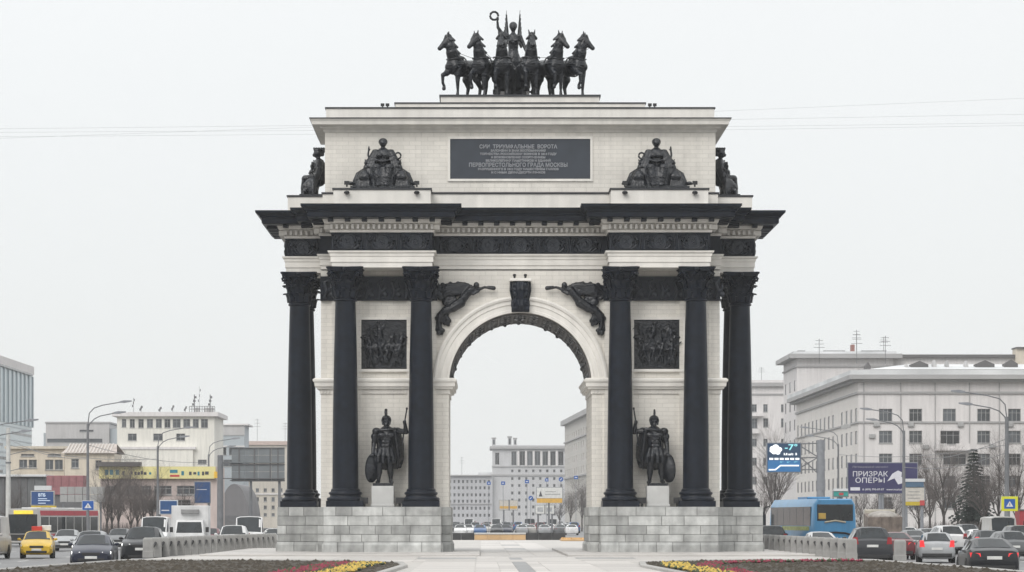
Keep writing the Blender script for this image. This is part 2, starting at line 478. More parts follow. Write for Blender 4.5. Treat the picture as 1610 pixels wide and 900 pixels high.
def capital_mesh():
    mb = MB()
    mb.lathe([(0.52,0),(0.56,0.05),(0.53,0.10),(0.52,0.4),(0.54,0.8),(0.60,1.1),(0.70,1.30),(0.72,1.36)], 28)
    for k in range(8):
        leaf(mb, k*PI/4, [(0.56,0.06),(0.58,0.2),(0.60,0.34),(0.65,0.47),(0.73,0.545),(0.78,0.53),(0.79,0.47)], 0.19)
    for k in range(8):
        leaf(mb, (k+0.5)*PI/4, [(0.57,0.35),(0.59,0.55),(0.62,0.72),(0.68,0.86),(0.78,0.95),(0.85,0.93),(0.86,0.86)], 0.20)
    for k in range(4):
        a = PI/4 + k*PI/2; ca, sa = math.cos(a), math.sin(a)
        pts_ = [(0.60,0.80),(0.66,1.0),(0.78,1.18),(0.92,1.28),(1.04,1.29),(1.10,1.22),(1.07,1.14),(0.99,1.13),(0.96,1.19)]
        for off in (-0.10, 0.10):
            mb.tube([(r*ca - off*sa, r*sa + off*ca, z) for r, z in pts_], [0.05,0.055,0.06,0.065,0.07,0.07,0.06,0.05,0.04], 6)
        a2 = k*PI/2; c2, s2 = math.cos(a2), math.sin(a2)
        for sg in (-1, 1):
            q = [(0.62,0.85,0.20),(0.68,1.05,0.22),(0.72,1.2,0.2),(0.75,1.27,0.12),(0.76,1.22,0.05),(0.75,1.16,0.09)]
            mb.tube([(r*c2 - sg*u*s2, r*s2 + sg*u*c2, z) for r, z, u in q], 0.045, 6)
        ellipsoid(mb, (0.80*c2, 0.80*s2, 1.46), (0.12, 0.12, 0.12), n=8, m=5)
    out = []
    for k in range(4):
        a = PI/4 + k*PI/2
        for u in (-0.09, 0.09): out.append((1.23*math.cos(a) - u*math.sin(a), 1.23*math.sin(a) + u*math.cos(a)))
        for t in (0.15, 0.32, 0.5, 0.68, 0.85):
            b = a + t*PI/2; edge = 0.93/max(abs(math.cos(b)), abs(math.sin(b)))
            dip = 0.16*math.sin(PI*t)
            out.append(((edge-dip)*math.cos(b), (edge-dip)*math.sin(b)))
    def ring(k, z): return [(x*k, y*k, z) for x, y in out]
    mb.loft([ring(0.86,1.36), ring(0.90,1.38), ring(0.92,1.45), ring(0.98,1.50), ring(1.0,1.53), ring(1.0,1.59)])
    return mb.mesh("capital", IRON, 40)
SHAFT, BASE, CAPITAL = shaft_mesh(), base_mesh(), capital_mesh()
for x, y in [(x, 0.0) for x in COLX] + [(s*SIDE_X, y) for s in (-1, 1) for y in SIDE_Y] + [(x, 9.65) for x in COLX]:
    c = link("column", SHAFT, arch, (x, y, 2.262))
    link("base", BASE, c); link("capital", CAPITAL, c, (0, 0, 10.42))

# --- entablature
arc_ = moulding("architrave", [(0,14.235),(0,14.50),(0.05,14.50),(0.05,14.80),(0.09,14.80),(0.10,14.93),(0.18,14.98),(0.20,15.06)], TRIM, arch)
frieze = moulding("frieze", [(0.03,15.055),(0.05,15.10),(0.02,15.10),(0.02,15.93),(0.06,15.93),(0.06,15.985)], IRON, arch)
moulding("bed_moulding", [(0.08,15.98),(0.10,16.07),(0.13,16.10),(0.02,16.12),(0.02,16.40),(0.36,16.42),(0.40,16.50),(0.44,16.60)], TRIM, arch)
corn = moulding("cornice", [(0.36,16.595),(1.10,16.62),(1.10,16.66),(1.16,16.66),(1.16,16.92),(1.24,16.92),(1.26,17.0),(1.36,17.08),(1.46,17.16),(1.47,17.27),(1.2,17.30)], IRON, arch)
# dentils: too fine to pick apart singly, one part
mb = MB()
def dentil_run(p0, p1, n):
    p0, p1 = Vector((*p0,0)), Vector((*p1,0)); d = p1-p0; ln = d.length; t = d/ln; k = max(1, int(ln/0.255))
    nx, ny = n
    for i in range(k):
        c = p0 + t*(ln*(i+0.5)/k)
        sx = 0.125 if ny else 0.3; sy = 0.3 if ny else 0.125
        mb.cbox((c.x + nx*0.09, c.y + ny*0.09, 16.255), sx, sy, 0.23)
pl = plan(0.13); n_ = len(pl)
edges = []
for i in range(n_):
    p, q = pl[i], pl[(i+1) % n_]
    d = (q[0]-p[0], q[1]-p[1]); L_ = math.hypot(*d)
    nrm = (round(d[1]/L_), round(-d[0]/L_)); edges.append((p, q, nrm))
    if p[1] < 8.4 or q[1] < 8.4: dentil_run(p, q, nrm)
tag(mb.build("dentils", TRIM, arch), kind="stuff")
# modillions under the cornice, each a bracket of its own
MODM = MB().bbox(-0.13, 0.13, -0.55, 0.0, -0.15, 0.0, 0.03).mesh("modillion", IRON)
pl = plan(0.43)
for i in range(n_):
    p, q = pl[i], pl[(i+1) % n_]; nrm = edges[i][2]
    if nrm[1] > 0: continue
    L_ = math.dist(p, q)
    if L_ < 0.7: continue
    k = max(1, round(L_/0.80))
    for j in range(k):
        t = (j + 0.5)/k
        link("modillion", MODM, corn, (p[0]+(q[0]-p[0])*t, p[1]+(q[1]-p[1])*t, 16.606), math.atan2(nrm[0], -nrm[1]))
# medallions on the frieze
def medallion_mesh(kind):
    mb = MB(); r = 0.36
    ring = [(r*math.cos(2*PI*i/24), 0, r*math.sin(2*PI*i/24)) for i in range(24)]
    mb.tube(ring, [0.075 + (0.02 if i % 2 else 0) for i in range(24)], 6, close=True)
    mb.prism([(0.31*math.cos(2*PI*i/20), 0.31*math.sin(2*PI*i/20)) for i in range(20)], -0.06, 0.02)
    if kind == 0:
        for a in (45, 135): 
            c, s = math.cos(R(a)), math.sin(R(a)); mb.tube([(-0.24*c,-0.05,-0.24*s),(0.24*c,-0.05,0.24*s)], 0.03, 6)
        ellipsoid(mb, (0,-0.05,0), (0.09,0.05,0.09), n=8, m=5)
    elif kind == 1:
        ellipsoid(mb, (0,-0.03,0.0), (0.17,0.06,0.21), n=10, m=6)
        ellipsoid(mb, (0,-0.05,0.12), (0.08,0.06,0.09), n=8, m=5)
    else:
        for a in range(0, 360, 45):
            c, s = math.cos(R(a)), math.sin(R(a)); ellipsoid(mb, (0.13*c,-0.03,0.13*s), (0.07,0.05,0.07), n=8, m=5)
        ellipsoid(mb, (0,-0.05,0), (0.07,0.05,0.07), n=8, m=5)
    for sg in (-1, 1):   # curling leaf sprays either side
        q = [(sg*0.10, -0.37), (sg*0.38, -0.33), (sg*0.56, -0.15), (sg*0.60, 0.08), (sg*0.52, 0.24), (sg*0.44, 0.18)]
        mb.tube([(x, -0.02, z) for x, z in q], [0.03,0.07,0.085,0.08,0.07,0.04], 6)
        mb.tube([(sg*0.74,-0.015,-0.36),(sg*0.76,-0.015,0.0),(sg*0.74,-0.015,0.36)], [0.03,0.05,0.03], 6)
    return mb.mesh("medallion", RELIEF, 50)
MED = [medallion_mesh(k) for k in range(3)]
def medal(x, y, rz, k): link("medallion", MED[k % 3], frieze, (x, y, 15.515), rz)
for s in (-1, 1):
    for j, dx in enumerate((-1.7, 0, 1.7)): medal(s*6.945 + dx, -0.67, 0, j + (j == 1) + (0 if s < 0 else 0))
    medal(s*11.1, 2.38, 0, 0)
    for j, y in enumerate((3.1, 4.82, 6.55)): medal(s*11.97, y, s*PI/2, j)
for j, x in enumerate((-3.3, -1.65, 0, 1.65, 3.3)): medal(x, 1.13, 0, j)

# --- impost bands round each pier, archivolt, keystone
for s in (-1, 1):
    x0, x1 = (-BX, -W) if s < 0 else (W, BX)
    moulding("impost", [(0.0,7.98),(0.05,7.98),(0.05,8.22),(0.20,8.24),(0.22,8.34),(0.30,8.36),(0.32,8.56),(0.38,8.60),(0.40,8.70),(0.30,8.78),(0.0,8.80)],
             TRIM, arch, rect_plan(x0, x1, YF, YB))
    mb = MB()
    for i in range(40):
        x = x0 + (x1-x0)*(i+0.5)/40; mb.cbox((x, YF-0.07, 8.10), 0.07, 0.08, 0.15)
    tag(mb.build("impost_beading", TRIM, arch), kind="stuff")
def arc_ring(mb, prof, y_sign=-1, ybase=YF, n=56, a0=0.0, a1=PI):
    rings = []
    for i in range(n+1):
        a = a1 + (a0-a1)*i/n
        rings.append([(r*math.cos(a), ybase + y_sign*d, ZS + r*math.sin(a)) for r, d in prof])
    mb.loft(rings)
mb = MB(); arc_ring(mb, [(RIN-0.01,-0.05),(RIN-0.01,0.16),(3.74,0.16),(3.76,0.12),(4.00,0.12),(4.02,0.17),(4.22,0.17),(4.24,0.24),(4.34,0.28),(4.43,0.25),(4.43,-0.05)], n=72)
mb.build("archivolt", TRIM, arch, 25)
mb = MB(); arc_ring(mb, [(RIN-0.01,-0.05),(RIN-0.01,0.16),(4.00,0.12),(4.34,0.28),(4.43,0.25),(4.43,-0.05)], 1, YB)
mb.build("archivolt", TRIM, arch, 25)
# coffered soffit with rosettes, the vault's shade put into the stone's colour
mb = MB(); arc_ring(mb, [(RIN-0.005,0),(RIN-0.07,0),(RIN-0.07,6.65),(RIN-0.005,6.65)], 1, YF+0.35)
soffit = mb.build("soffit", mat("soffit_stone_shaded",(0.13,0.125,0.12),0.8,var=0.4,scale=1.2,streak=0.2), arch, 30)
ROS = MB()
for k in range(8):
    a = k*PI/4; ellipsoid(ROS, (0.24*math.cos(a), 0.24*math.sin(a), 0.05), (0.15,0.15,0.09), n=7, m=5)
ellipsoid(ROS, (0,0,0.14), (0.12,0.12,0.14), n=8, m=5)
ROSM = ROS.mesh("rosette", BRONZE, 60)
RIBM = MB().box(-0.05, 0.05, 0, 6.65, 0, 0.06).mesh("rib", mat("soffit_stone_shaded",(0,0,0)))
for i in range(15):
    a = PI*(i+0.5)/15
    rr = RIN - 0.06
    for j in range(6):
        o = link("rosette", ROSM, soffit, (rr*math.cos(a), YF+0.9+j*1.1, ZS + rr*math.sin(a)))
        o.rotation_euler = (0, -a - PI/2, 0); sc_ = rnd.uniform(0.5, 0.85); o.scale = (sc_, sc_, sc_*rnd.uniform(0.35,0.8))
for i in range(16):
    a = PI*i/15; rr = RIN - 0.05
    o = link("rib", RIBM, soffit, (rr*math.cos(a), YF+0.35, ZS+rr*math.sin(a))); o.rotation_euler = (0, -a - PI/2, 0)
for j in range(7):
    mb = MB(); y = YF+0.36+j*1.09
    arc_ring(mb, [(RIN-0.05,0),(RIN-0.10,0),(RIN-0.10,0.09),(RIN-0.05,0.09)], 1, y, n=40)
    mb.build("rib", mat("soffit_stone_shaded",(0,0,0)), soffit, 30)
# keystone: draped scroll bracket under a pale cap with two small lamps
mb = MB()
for i in range(9):
    u = -1 + 2*i/8; w0, w1 = 0.47*u, 0.40*u; y = YF-0.50+0.26*u*u - (0.07 if i % 2 else 0.0)
    chain(mb, [(w0, y+0.02, 13.60), (w0*1.02, y-0.10, 13.2), (w1, y, 12.75), (w1*1.02, y-0.06, 12.45), (w1*0.9, y+0.08, 12.16)],
          [0.075, 0.08, 0.065, 0.085, 0.06], 8)
ellipsoid(mb, (0, YF-0.52, 12.92), (0.13, 0.12, 0.3)); ellipsoid(mb, (0, YF-0.55, 13.27), (0.14, 0.14, 0.18))
mb.box(-0.40, 0.40, YF-0.30, YF-0.05, 12.3, 13.6)
for sg in (-1, 1):
    for zz in (13.45, 13.0, 12.6): ellipsoid(mb, (sg*0.28, YF-0.50, zz), (0.13, 0.12, 0.14), n=9, m=6)
mb.tube([(-0.45, YF-0.36, 12.28), (0.45, YF-0.36, 12.28)], 0.19, 10)
key = sculpt("keystone", mb, IRON, arch, 0.034, 0)
MB().bbox(-0.56, 0.56, YF-0.60, YF-0.15, 13.66, 13.80, 0.02).build("keystone_cap", TRIM, arch)
for x in (-0.3, 0.25): MB().lathe([(0.05,0),(0.05,0.08),(0.08,0.1),(0.08,0.2),(0.03,0.22)], 8, (x, YF-0.42, 13.81)).build("lamp", BLACK, arch)

# --- dark ornamental band between the capitals, battle reliefs
def relief_field(mb, x0, x1, z0, z1, y, rng, n, size):
    for _ in range(n):
        x, z = rng.uniform(x0, x1), rng.uniform(z0, z1); s = size*rng.uniform(0.7, 1.2); lean = rng.uniform(-0.5, 0.5)
        top = (x + lean*s*0.4, y-0.06, z+0.5*s)
        chain(mb, [(x, y-0.02, z), (x+lean*s*0.2, y-0.05, z+0.25*s), top], [0.11*s, 0.13*s, 0.09*s], 7)
        ellipsoid(mb, (top[0]+lean*0.1*s, y-0.10, top[2]+0.17*s), (0.09*s, 0.09*s, 0.11*s), n=7, m=5)
        for sg in (-1, 1):
            chain(mb, [(x, y-0.03, z), (x+sg*0.13*s, y-0.04, z-0.25*s), (x+sg*rng.uniform(0.05,0.3)*s, y-0.02, z-0.5*s)], [0.085*s, 0.07*s, 0.05*s], 6)
            chain(mb, [(top[0], y-0.05, top[2]), (top[0]+sg*0.2*s, y-0.07, top[2]-rng.uniform(-0.1,0.15)*s), (top[0]+sg*rng.uniform(0.25,0.45)*s, y-0.05, top[2]+rng.uniform(-0.25,0.3)*s)], [0.06*s, 0.055*s, 0.035*s], 6)
for s in (-1, 1):
    x0, x1 = (-BX-0.02, -4.2) if s < 0 else (4.2, BX+0.02)
    band = MB().box(x0, x1, YF-0.19, YF+0.1, 12.70, 13.93).build("ornament_band", IRON, arch)
    mb = MB(); rg = random.Random(5 + s)
    for i in range(9):
        x = (x0+x1)/2 + (i-4)*0.68; sc = rg.uniform(0.85, 1.1)
        chain(mb, [(x, YF-0.20, 12.85), (x+0.1*sc, YF-0.24, 13.2), (x-0.02, YF-0.22, 13.6), (x+0.2, YF-0.21, 13.75)], [0.10, 0.13*sc, 0.09, 0.05], 7)
        chain(mb, [(x+0.1, YF-0.22, 13.1), (x+0.36*sc, YF-0.22, 13.3), (x+0.30, YF-0.21, 13.55)], [0.09, 0.10, 0.05], 7)
        ellipsoid(mb, (x+0.34, YF-0.2, 13.0), (0.17*sc, 0.08, 0.15), n=9, m=6)
    sculpt("trophy_relief", mb, RELIEF, band, 0.045, 1)
    cx = s*6.9
    mb = MB()
    z0, z1, hw = 9.24, 11.74, 1.34
    for q in ((cx-hw-0.13, cx+hw+0.13, z1+0.0, z1+0.13), (cx-hw-0.13, cx+hw+0.13, z0-0.13, z0), (cx-hw-0.13, cx-hw, z0, z1), (cx+hw, cx+hw+0.13, z0, z1)):
        mb.box(q[0], q[1], YF-0.17, YF+0.02, q[2], q[3])
    mb.build("relief_frame", TRIM, arch)
    rp = MB().box(cx-hw+0.003, cx+hw-0.003, YF-0.05, YF+0.05, z0+0.003, z1-0.003).build("battle_relief", BRONZE, arch)
    mb = MB(); rg = random.Random(21 + s)
    mb.box(cx-hw+0.02, cx+hw-0.02, YF-0.07, YF+0.0, z0+0.02, z1-0.02)
    relief_field(mb, cx-hw+0.5, cx+hw-0.5, z0+0.5, z0+0.8, YF-0.15, rg, 6, 0.9)
    relief_field(mb, cx-hw+0.5, cx+hw-0.5, z0+1.25, z1-0.75, YF-0.15, rg, 6, 0.9)
    for _ in range(10):
        x, z = rg.uniform(cx-hw+0.45, cx+hw-0.45), rg.uniform(z0+0.9, z1-0.6); a = rg.uniform(0.9, 2.2); l = rg.uniform(0.25, 0.5)
        mb.tube([(x-l*math.cos(a), YF-0.12, z-l*math.sin(a)), (x+l*math.cos(a), YF-0.12, z+l*math.sin(a))], 0.025, 5)
    for sg in (-1, 1):   # a rearing horse on either side
        hx = cx + sg*0.42
        ellipsoid(mb, (hx, YF-0.12, z0+1.15), (0.42, 0.12, 0.23)); chain(mb, [(hx+sg*0.35, YF-0.12, z0+1.25), (hx+sg*0.5, YF-0.12, z0+1.65), (hx+sg*0.72, YF-0.12, z0+1.6)], [0.17,0.10,0.07], 8)
        for q in (-0.3, -0.2, 0.3, 0.42): chain(mb, [(hx+q, YF-0.12, z0+1.05), (hx+q+sg*0.1, YF-0.12, z0+0.75), (hx+q-sg*0.02, YF-0.12, z0+0.4)], [0.09,0.06,0.05], 6)
    sculpt("battle_figures", mb, BRONZE, rp, 0.032, 1)

# --- flying winged figures in the spandrels
def flying(mir):
    mb = MB()
    def q(px, py, dy=0.2): return (mir*((px-816.0)/31.04), YF-dy, SZ(py, 141.1))
    ellipsoid(mb, q(747, 449.5, 0.34), (0.15, 0.15, 0.17))
    chain(mb, [q(744,452,0.3), q(738,457,0.28)], [0.09, 0.1])
    chain(mb, [q(738,457,0.26), q(730,466,0.26), q(722,476,0.24)], [0.21, 0.21, 0.25])
    chain(mb, [q(722,477,0.24), q(710,484.5,0.24), q(698,489,0.22), q(689.5,497,0.2), q(687.5,508,0.18), q(691,522,0.15)], [0.27, 0.25, 0.22, 0.19, 0.15, 0.13])
    chain(mb, [q(718,479,0.18), q(704,488,0.16), q(697,498,0.15), q(702,505,0.12)], [0.2, 0.18, 0.12, 0.12])
    chain(mb, [q(742,456,0.28), q(752,455.5,0.3), q(760,452.5,0.3)], [0.10, 0.085, 0.07])
    chain(mb, [q(760,453,0.3), q(766,453,0.3), q(774,454,0.3)], [0.055, 0.10, 0.12])
    chain(mb, [q(736,456,0.3), q(742,463,0.34), q(750,459,0.3)], [0.10, 0.085, 0.07])
    for i, (ex, ey) in enumerate(((681,451.5),(679,457.5),(679,463),(681,468.5),(690,469),(699,467.5),(708,466.5),(716,465))):
        chain(mb, [q(738,452,0.14), q(724,447.5+i*1.9,0.18), q((ex+722)/2,(ey+447+i*1.8)/2,0.20), q(ex,ey,0.10)], [0.13, 0.11, 0.115, 0.06])
    chain(mb, [q(733,449,0.15), q(722,446.5,0.15), q(708,448,0.15)], [0.12,0.10,0.08])
    for (a, b) in (((712,472),(703,478)), ((703,478),(699,474))): chain(mb, [q(*a,0.12), q(*b,0.12)], [0.16, 0.17])
    chain(mb, [q(697,476,0.12), q(703,470,0.12), q(711,472,0.12)], [0.15,0.14,0.12])
    chain(mb, [q(686,512,0.1), q(685,519,0.1), q(692,524,0.1)], [0.12,0.11,0.12])
    chain(mb, [q(700,498,0.14), q(697,507,0.12), q(703,511,0.1)], [0.13,0.12,0.09])
    chain(mb, [q(693,500,0.14), q(687,508,0.12), q(690,513,0.12)], [0.14, 0.12, 0.10])
    chain(mb, [q(697,509,0.12), q(704,505,0.12)], [0.10, 0.13])
    for (fx, fy, fr) in ((681,452,0.13),(679,459,0.13),(680,467,0.13),(690,470,0.13),(699,468.5,0.13),(709,467,0.12),(694,447.5,0.12),(706,446,0.12),(718,445.5,0.12),(728,446.5,0.11)): ellipsoid(mb, q(fx,fy,0.12), (fr,0.1,fr*0.8), n=9, m=6)
    for (fx, fy, fr) in ((700,476,0.19),(685,501,0.13),(702,503,0.14),(688,524,0.14),(695,520,0.10)): ellipsoid(mb, q(fx,fy,0.16), (fr,0.14,fr), n=9, m=6)
    for k in range(5): chain(mb, [q(734-k,458+k*2.6,0.44), q(723-k*1.2,470+k*2.6,0.44), q(708-k,480+k*2.4,0.40), q(694-k,490+k*2,0.33), q(688,508+k*2,0.26)], [0.045]*5, 6)
    for k in range(6): chain(mb, [q(734,450+k*1.6,0.24), q(716,448+k*3.0,0.28), q(696,450+k*3.2,0.24)], [0.04]*3, 6)
    sculpt("flying_figure", mb, BRONZE, arch, 0.034, 1)
flying(1); flying(-1)

# --- attic
moulding("attic_base", [(-0.03,17.25),(-0.03,17.42),(-0.08,17.44),(-0.08,18.13)], TRIM, arch)
moulding("flashing", [(-0.03,18.125),(-0.02,18.17),(-0.02,18.21),(-0.5,18.24)], FLASH, arch)
AX, AYF, AYB = 9.92, 1.6, 8.05
MB().box(-AX, AX, AYF, AYB, 18.1, 21.5).build("attic_wall", STONE, arch)
ap = rect_plan(-AX, AX, AYF, AYB)
moulding("attic_cornice", [(0.0,21.30),(0.06,21.32),(0.08,21.44),(0.22,21.48),(0.26,21.56),(0.62,21.62),(0.66,21.78),(0.74,21.90)], TRIM, arch, ap)
moulding("flashing", [(0.75,21.895),(0.76,21.95),(0.05,22.02)], FLASH, arch, ap)
mb = MB()
for i in range(150): mb.cbox((-AX + 2*AX*(i+0.5)/150, AYF-0.14, 21.455), 0.07, 0.10, 0.08)
tag(mb.build("dentils", TRIM, arch), kind="stuff")
MB().box(-AX+0.05, AX-0.05, AYF+0.05, AYB-0.05, 21.9, 22.52).build("parapet", TRIM, arch)
MB().box(-AX+0.0, AX-0.0, AYF+0.0, AYB-0.0, 22.515, 22.585).build("flashing", FLASH, arch)
MB().box(-6.35, 6.35, AYF+0.06, AYB-0.06, 22.58, 22.77).build("parapet", TRIM, arch)
MB().box(-6.40, 6.40, AYF+0.02, AYB-0.02, 22.765, 22.83).build("flashing", FLASH, arch)
MB().box(-4.05, 4.05, 2.2, 7.85, 22.82, 23.22).build("chariot_plinth", TRIM, arch)
MB().box(-4.12, 4.12, 2.13, 7.92, 23.215, 23.30).build("flashing", FLASH, arch)
# inscription
plq = MB().bbox(-3.56, 3.56, AYF-0.03, AYF+0.1, 18.93, 20.96, 0.015).build("inscription_plaque", mat("plaque_slate", (0.028,0.036,0.050), 0.5, var=0.12, scale=1.5), arch)
mb = MB()
for q in ((-3.68,3.68,20.96,21.08), (-3.68,3.68,18.81,18.93), (-3.68,-3.56,18.93,20.96), (3.56,3.68,18.93,20.96)): mb.box(q[0],q[1],AYF-0.07,AYF+0.05,q[2],q[3])
mb.build("plaque_frame", TRIM, arch)
LET = mat("pale_letters", (0.26,0.27,0.29), 0.6)
lines = [("СИИ  ТРИУМФАЛЬНЫЕ  ВОРОТА", 0.235, 20.56, 3.95), ("ЗАЛОЖЕНЫ В ЗНАК ВОСПОМИНАНИЯ", 0.13, 20.36, 2.8), ("ТОРЖЕСТВА РОССИЙСКИХ ВОИНОВ В 1814 ГОДУ", 0.13, 20.19, 3.9),
         ("И ВОЗОБНОВЛЕНИЯ СООРУЖЕНИЕМ", 0.13, 20.02, 2.75), ("ВЕЛИКОЛЕПНЫХ ПАМЯТНИКОВ И ЗДАНИЙ", 0.13, 19.85, 3.3),
         ("ПЕРВОПРЕСТОЛЬНОГО ГРАДА МОСКВЫ", 0.245, 19.63, 5.0), ("РАЗРУШЕННОГО В 1812 ГОДУ НАШЕСТВИЕМ ГАЛЛОВ", 0.13, 19.42, 4.1), ("И С НИМИ ДВУНАДЕСЯТИ ЯЗЫКОВ", 0.13, 19.25, 2.75)]
for body, size, z, wd in lines:
    me = text_mesh(body, size, LET, bold=0.006, depth=0.01)
    xs = [v.co.x for v in me.vertices]; k = wd/(max(xs)-min(xs)); me.transform(Matrix.Diagonal((k, 1, 1.12, 1)))
    link("inscription_line", me, plq, (-0.1, AYF-0.042, z))
# small floodlights standing on the parapet, between the column bases and beside the statue groups
def floodlight(x, y, z, sc=1.0):
    mb = MB(); mb.box(-0.05*sc,0.05*sc,-0.04,0.04,0,0.18*sc)
    mb.loft([[(-0.16*sc,-0.12,0.12*sc),(0.16*sc,-0.12,0.12*sc),(0.16*sc,-0.12,0.36*sc),(-0.16*sc,-0.12,0.36*sc)],
             [(-0.13*sc,0.14,0.16*sc),(0.13*sc,0.14,0.16*sc),(0.13*sc,0.14,0.30*sc),(-0.13*sc,0.14,0.30*sc)]])
    mb.build("floodlight", BLACK, arch, loc=(x, y, z))
for x in (-7.0, -6.75, 6.6, 6.85): floodlight(x, 1.9, 22.585, 0.6)
for s in (-1, 1):
    for dx in (-1.35, 1.35):
        floodlight(s*6.95+dx*0.66, -0.55, 2.262, 1.3)
    for dx in (-1.75, 1.75):
        floodlight(s*6.95+dx, -0.62, 18.26, 0.8)
        MB().lathe([(0.05,0),(0.13,0.03),(0.15,0.1),(0.1,0.16),(0.02,0.18)], 10, (s*6.95+dx, -0.72, 17.88)).build("lamp", BLACK, arch)
HAZE = 0.0002
# ================================================================ GROUND, ROADS, PLAZA
ZR, ZP = -0.45, -0.10              # road and plaza levels
def sheet(name, poly, z, m, kind="structure", parent=None):
    n = len(poly)
    o = MB().add([(x, y, z) for x, y in poly], [tuple(range(n))]).build(name, m, parent, fix=False)
    if kind: o["kind"] = kind
    return o
EARTH = mat("winter_ground", (0.13,0.12,0.105), 0.95, var=0.35, scale=0.15, bump=0.3, bscale=2.0)
ASPH = mat("wet_asphalt", (0.15,0.148,0.15), 0.5, var=0.22, scale=0.35, bump=0.2, bscale=30, streak=0.0)
SOIL = mat("bed_soil", (0.050,0.041,0.030), 0.95, var=0.35, scale=1.6, bump=0.9, bscale=6.0)
PAVE = mat("plaza_concrete", (0.45,0.43,0.405), 0.6, var=0.16, scale=0.5, bump=0.1, bscale=20)
SLAB = mat("paving_stone", (0.50,0.475,0.45), 0.55, var=0.22, scale=0.32, bump=0.12, bscale=18, randv=0.12)
SLABD = mat("paving_stone_dark", (0.27,0.27,0.27), 0.5, var=0.1, scale=0.9, bump=0.12, bscale=18, randv=0.08)
KERB = mat("kerb_granite", (0.36,0.35,0.335), 0.7, var=0.12, scale=2.5, bump=0.2, bscale=40, randv=0.1)
WHITE = mat("road_paint", (0.62,0.62,0.60), 0.7, var=0.2, scale=3)
sheet("ground", [(-2500,-400),(2500,-400),(2500,5000),(-2500,5000)], ZR-0.03, EARTH)
sheet("road", [(-48,-200),(-14,-200),(-14,1500),(-48,1500)], ZR, ASPH)
sheet("road", [(13,-200),(48,-200),(48,1500),(13,1500)], ZR, ASPH)
sheet("road", [(-14,120),(13,120),(13,1500),(-14,1500)], ZR, ASPH)
for X0 in (-28.6, -32.2, -24.9, -21.4, 21.3, 25, 28.7, 32.4):
    road_y = -130
    mb = MB()
    while road_y < 260:
        mb.box(X0-0.07, X0+0.07, road_y, road_y+3, ZR-0.02, ZR+0.004); road_y += 8
    tag(mb.build("road_marking", WHITE), kind="structure")
# plaza: raised sheet with a kerb edge
PL = [(-18.6,-60),(-16.9,-25),(-16.3,-4),(-15.2,20),(-14.5,40),(-13.6,80),(-13.6,110),(13.6,110),(13.6,80),(13.9,20),(14.0,-15),(14.2,-25),(15.4,-60)]
PL = [(-22,-130)] + PL + [(18,-130)]
o = MB().prismz(PL, -0.6, ZP).build("plaza", PAVE); o["kind"] = "structure"
plaza = o
def kerb_line(pts_, w=0.25, z0=ZP-0.1, z1=ZP+0.11, step=1.5, parent=None, m=KERB):
    for a, b in zip(pts_, pts_[1:]):
        a, b = Vector((*a,0)), Vector((*b,0)); ln = (b-a).length; k = max(1, round(ln/step)); t = (b-a)/ln
        for i in range(k):
            me = MB().bbox(0.008, ln/k-0.008, -w/2, w/2, z0, z1, 0.025)
            oo = me.build("kerb_stone", m, parent, loc=a + t*(ln*i/k)); oo.rotation_euler = (0,0,math.atan2(t.y,t.x))
# low stone platforms under the two piers
for s in (-1, 1):
    x0, x1 = (-15.1, -2.05) if s < 0 else (2.05, 14.2)
    pf = MB().bbox(x0, x1, -10.2, 19.0, ZP-0.1, -0.004, 0.03).build("paved_platform", mat("platform_stone",(0.44,0.42,0.40),0.6,var=0.1,scale=0.6), plaza)
    mb = MB()
    n = 8
    for i in range(n):
        for j in range(13):
            a = x0+0.02+(x1-x0-0.04)*i/n; b = x0+0.02+(x1-x0-0.04)*(i+1)/n; c = -10.17+29.1*j/13; d = -10.17+29.1*(j+1)/13
            if c > -1.2 and d < 11.8 and 3.6 < abs((a+b)/2) < 10: continue
            link("paving_slab", MB().box(0.006, b-a-0.006, 0.006, d-c-0.006, 0, 0.01).mesh("paving_slab", SLAB), pf, (a, c, -0.008))
# paving slabs of the central walk
SLM = {}
def slab(x0, x1, y0, y1, m=SLAB):
    k = (round(x1-x0,3), round(y1-y0,3), m.name)
    if k not in SLM: SLM[k] = MB().box(0.008, x1-x0-0.008, 0.008, y1-y0-0.008, -0.03, 0.012).mesh("paving_slab", m)
    link("paving_slab", SLM[k], plaza, (x0, y0, ZP + rnd.uniform(0, 0.003)))
ys = [-58 + 3.6*i for i in range(14)]
for y0 in ys:
    for i, (a, b, mm) in enumerate(((-4.3,-2.2,SLAB),(-2.2,-1.35,SLAB),(-1.35,-0.75,SLAB),(-0.75,-0.2,SLABD),(-0.2,0.3,SLAB),(0.3,2.2,SLAB),(2.2,4.0,SLAB))):
        if y0+3.6 > -10.2: continue
        slab(a, b, y0, y0+3.6, mm)
for x0, x1 in ((-15.6,-12),(-12,-8.4),(-8.4,-4.8),(-4.8,-2.2),(-2.2,2.2),(2.2,4.8),(4.8,8.4),(8.4,12),(12,13.8)):
    for y0, y1, mm in ((-27.5,-24.6,SLAB),(-24.6,-21.5,SLAB),(-21.5,-18.5,SLAB),(-18.5,-15,SLAB),(-15,-10.4,SLAB)):
        dk = (x0 in (-4.8, 2.2) and y0 in (-18.5,)) 
        slab(x0, x1, y0, y1, SLABD if dk else mm)
for y0 in range(-10, 84, 6):
    for x0, x1 in ((-2.0,-0.6),(-0.6,0.6),(0.6,2.0)): slab(x0, x1, y0, y0+6, SLABD if (x0 == -0.6 and y0 in (20, 44)) else SLAB)
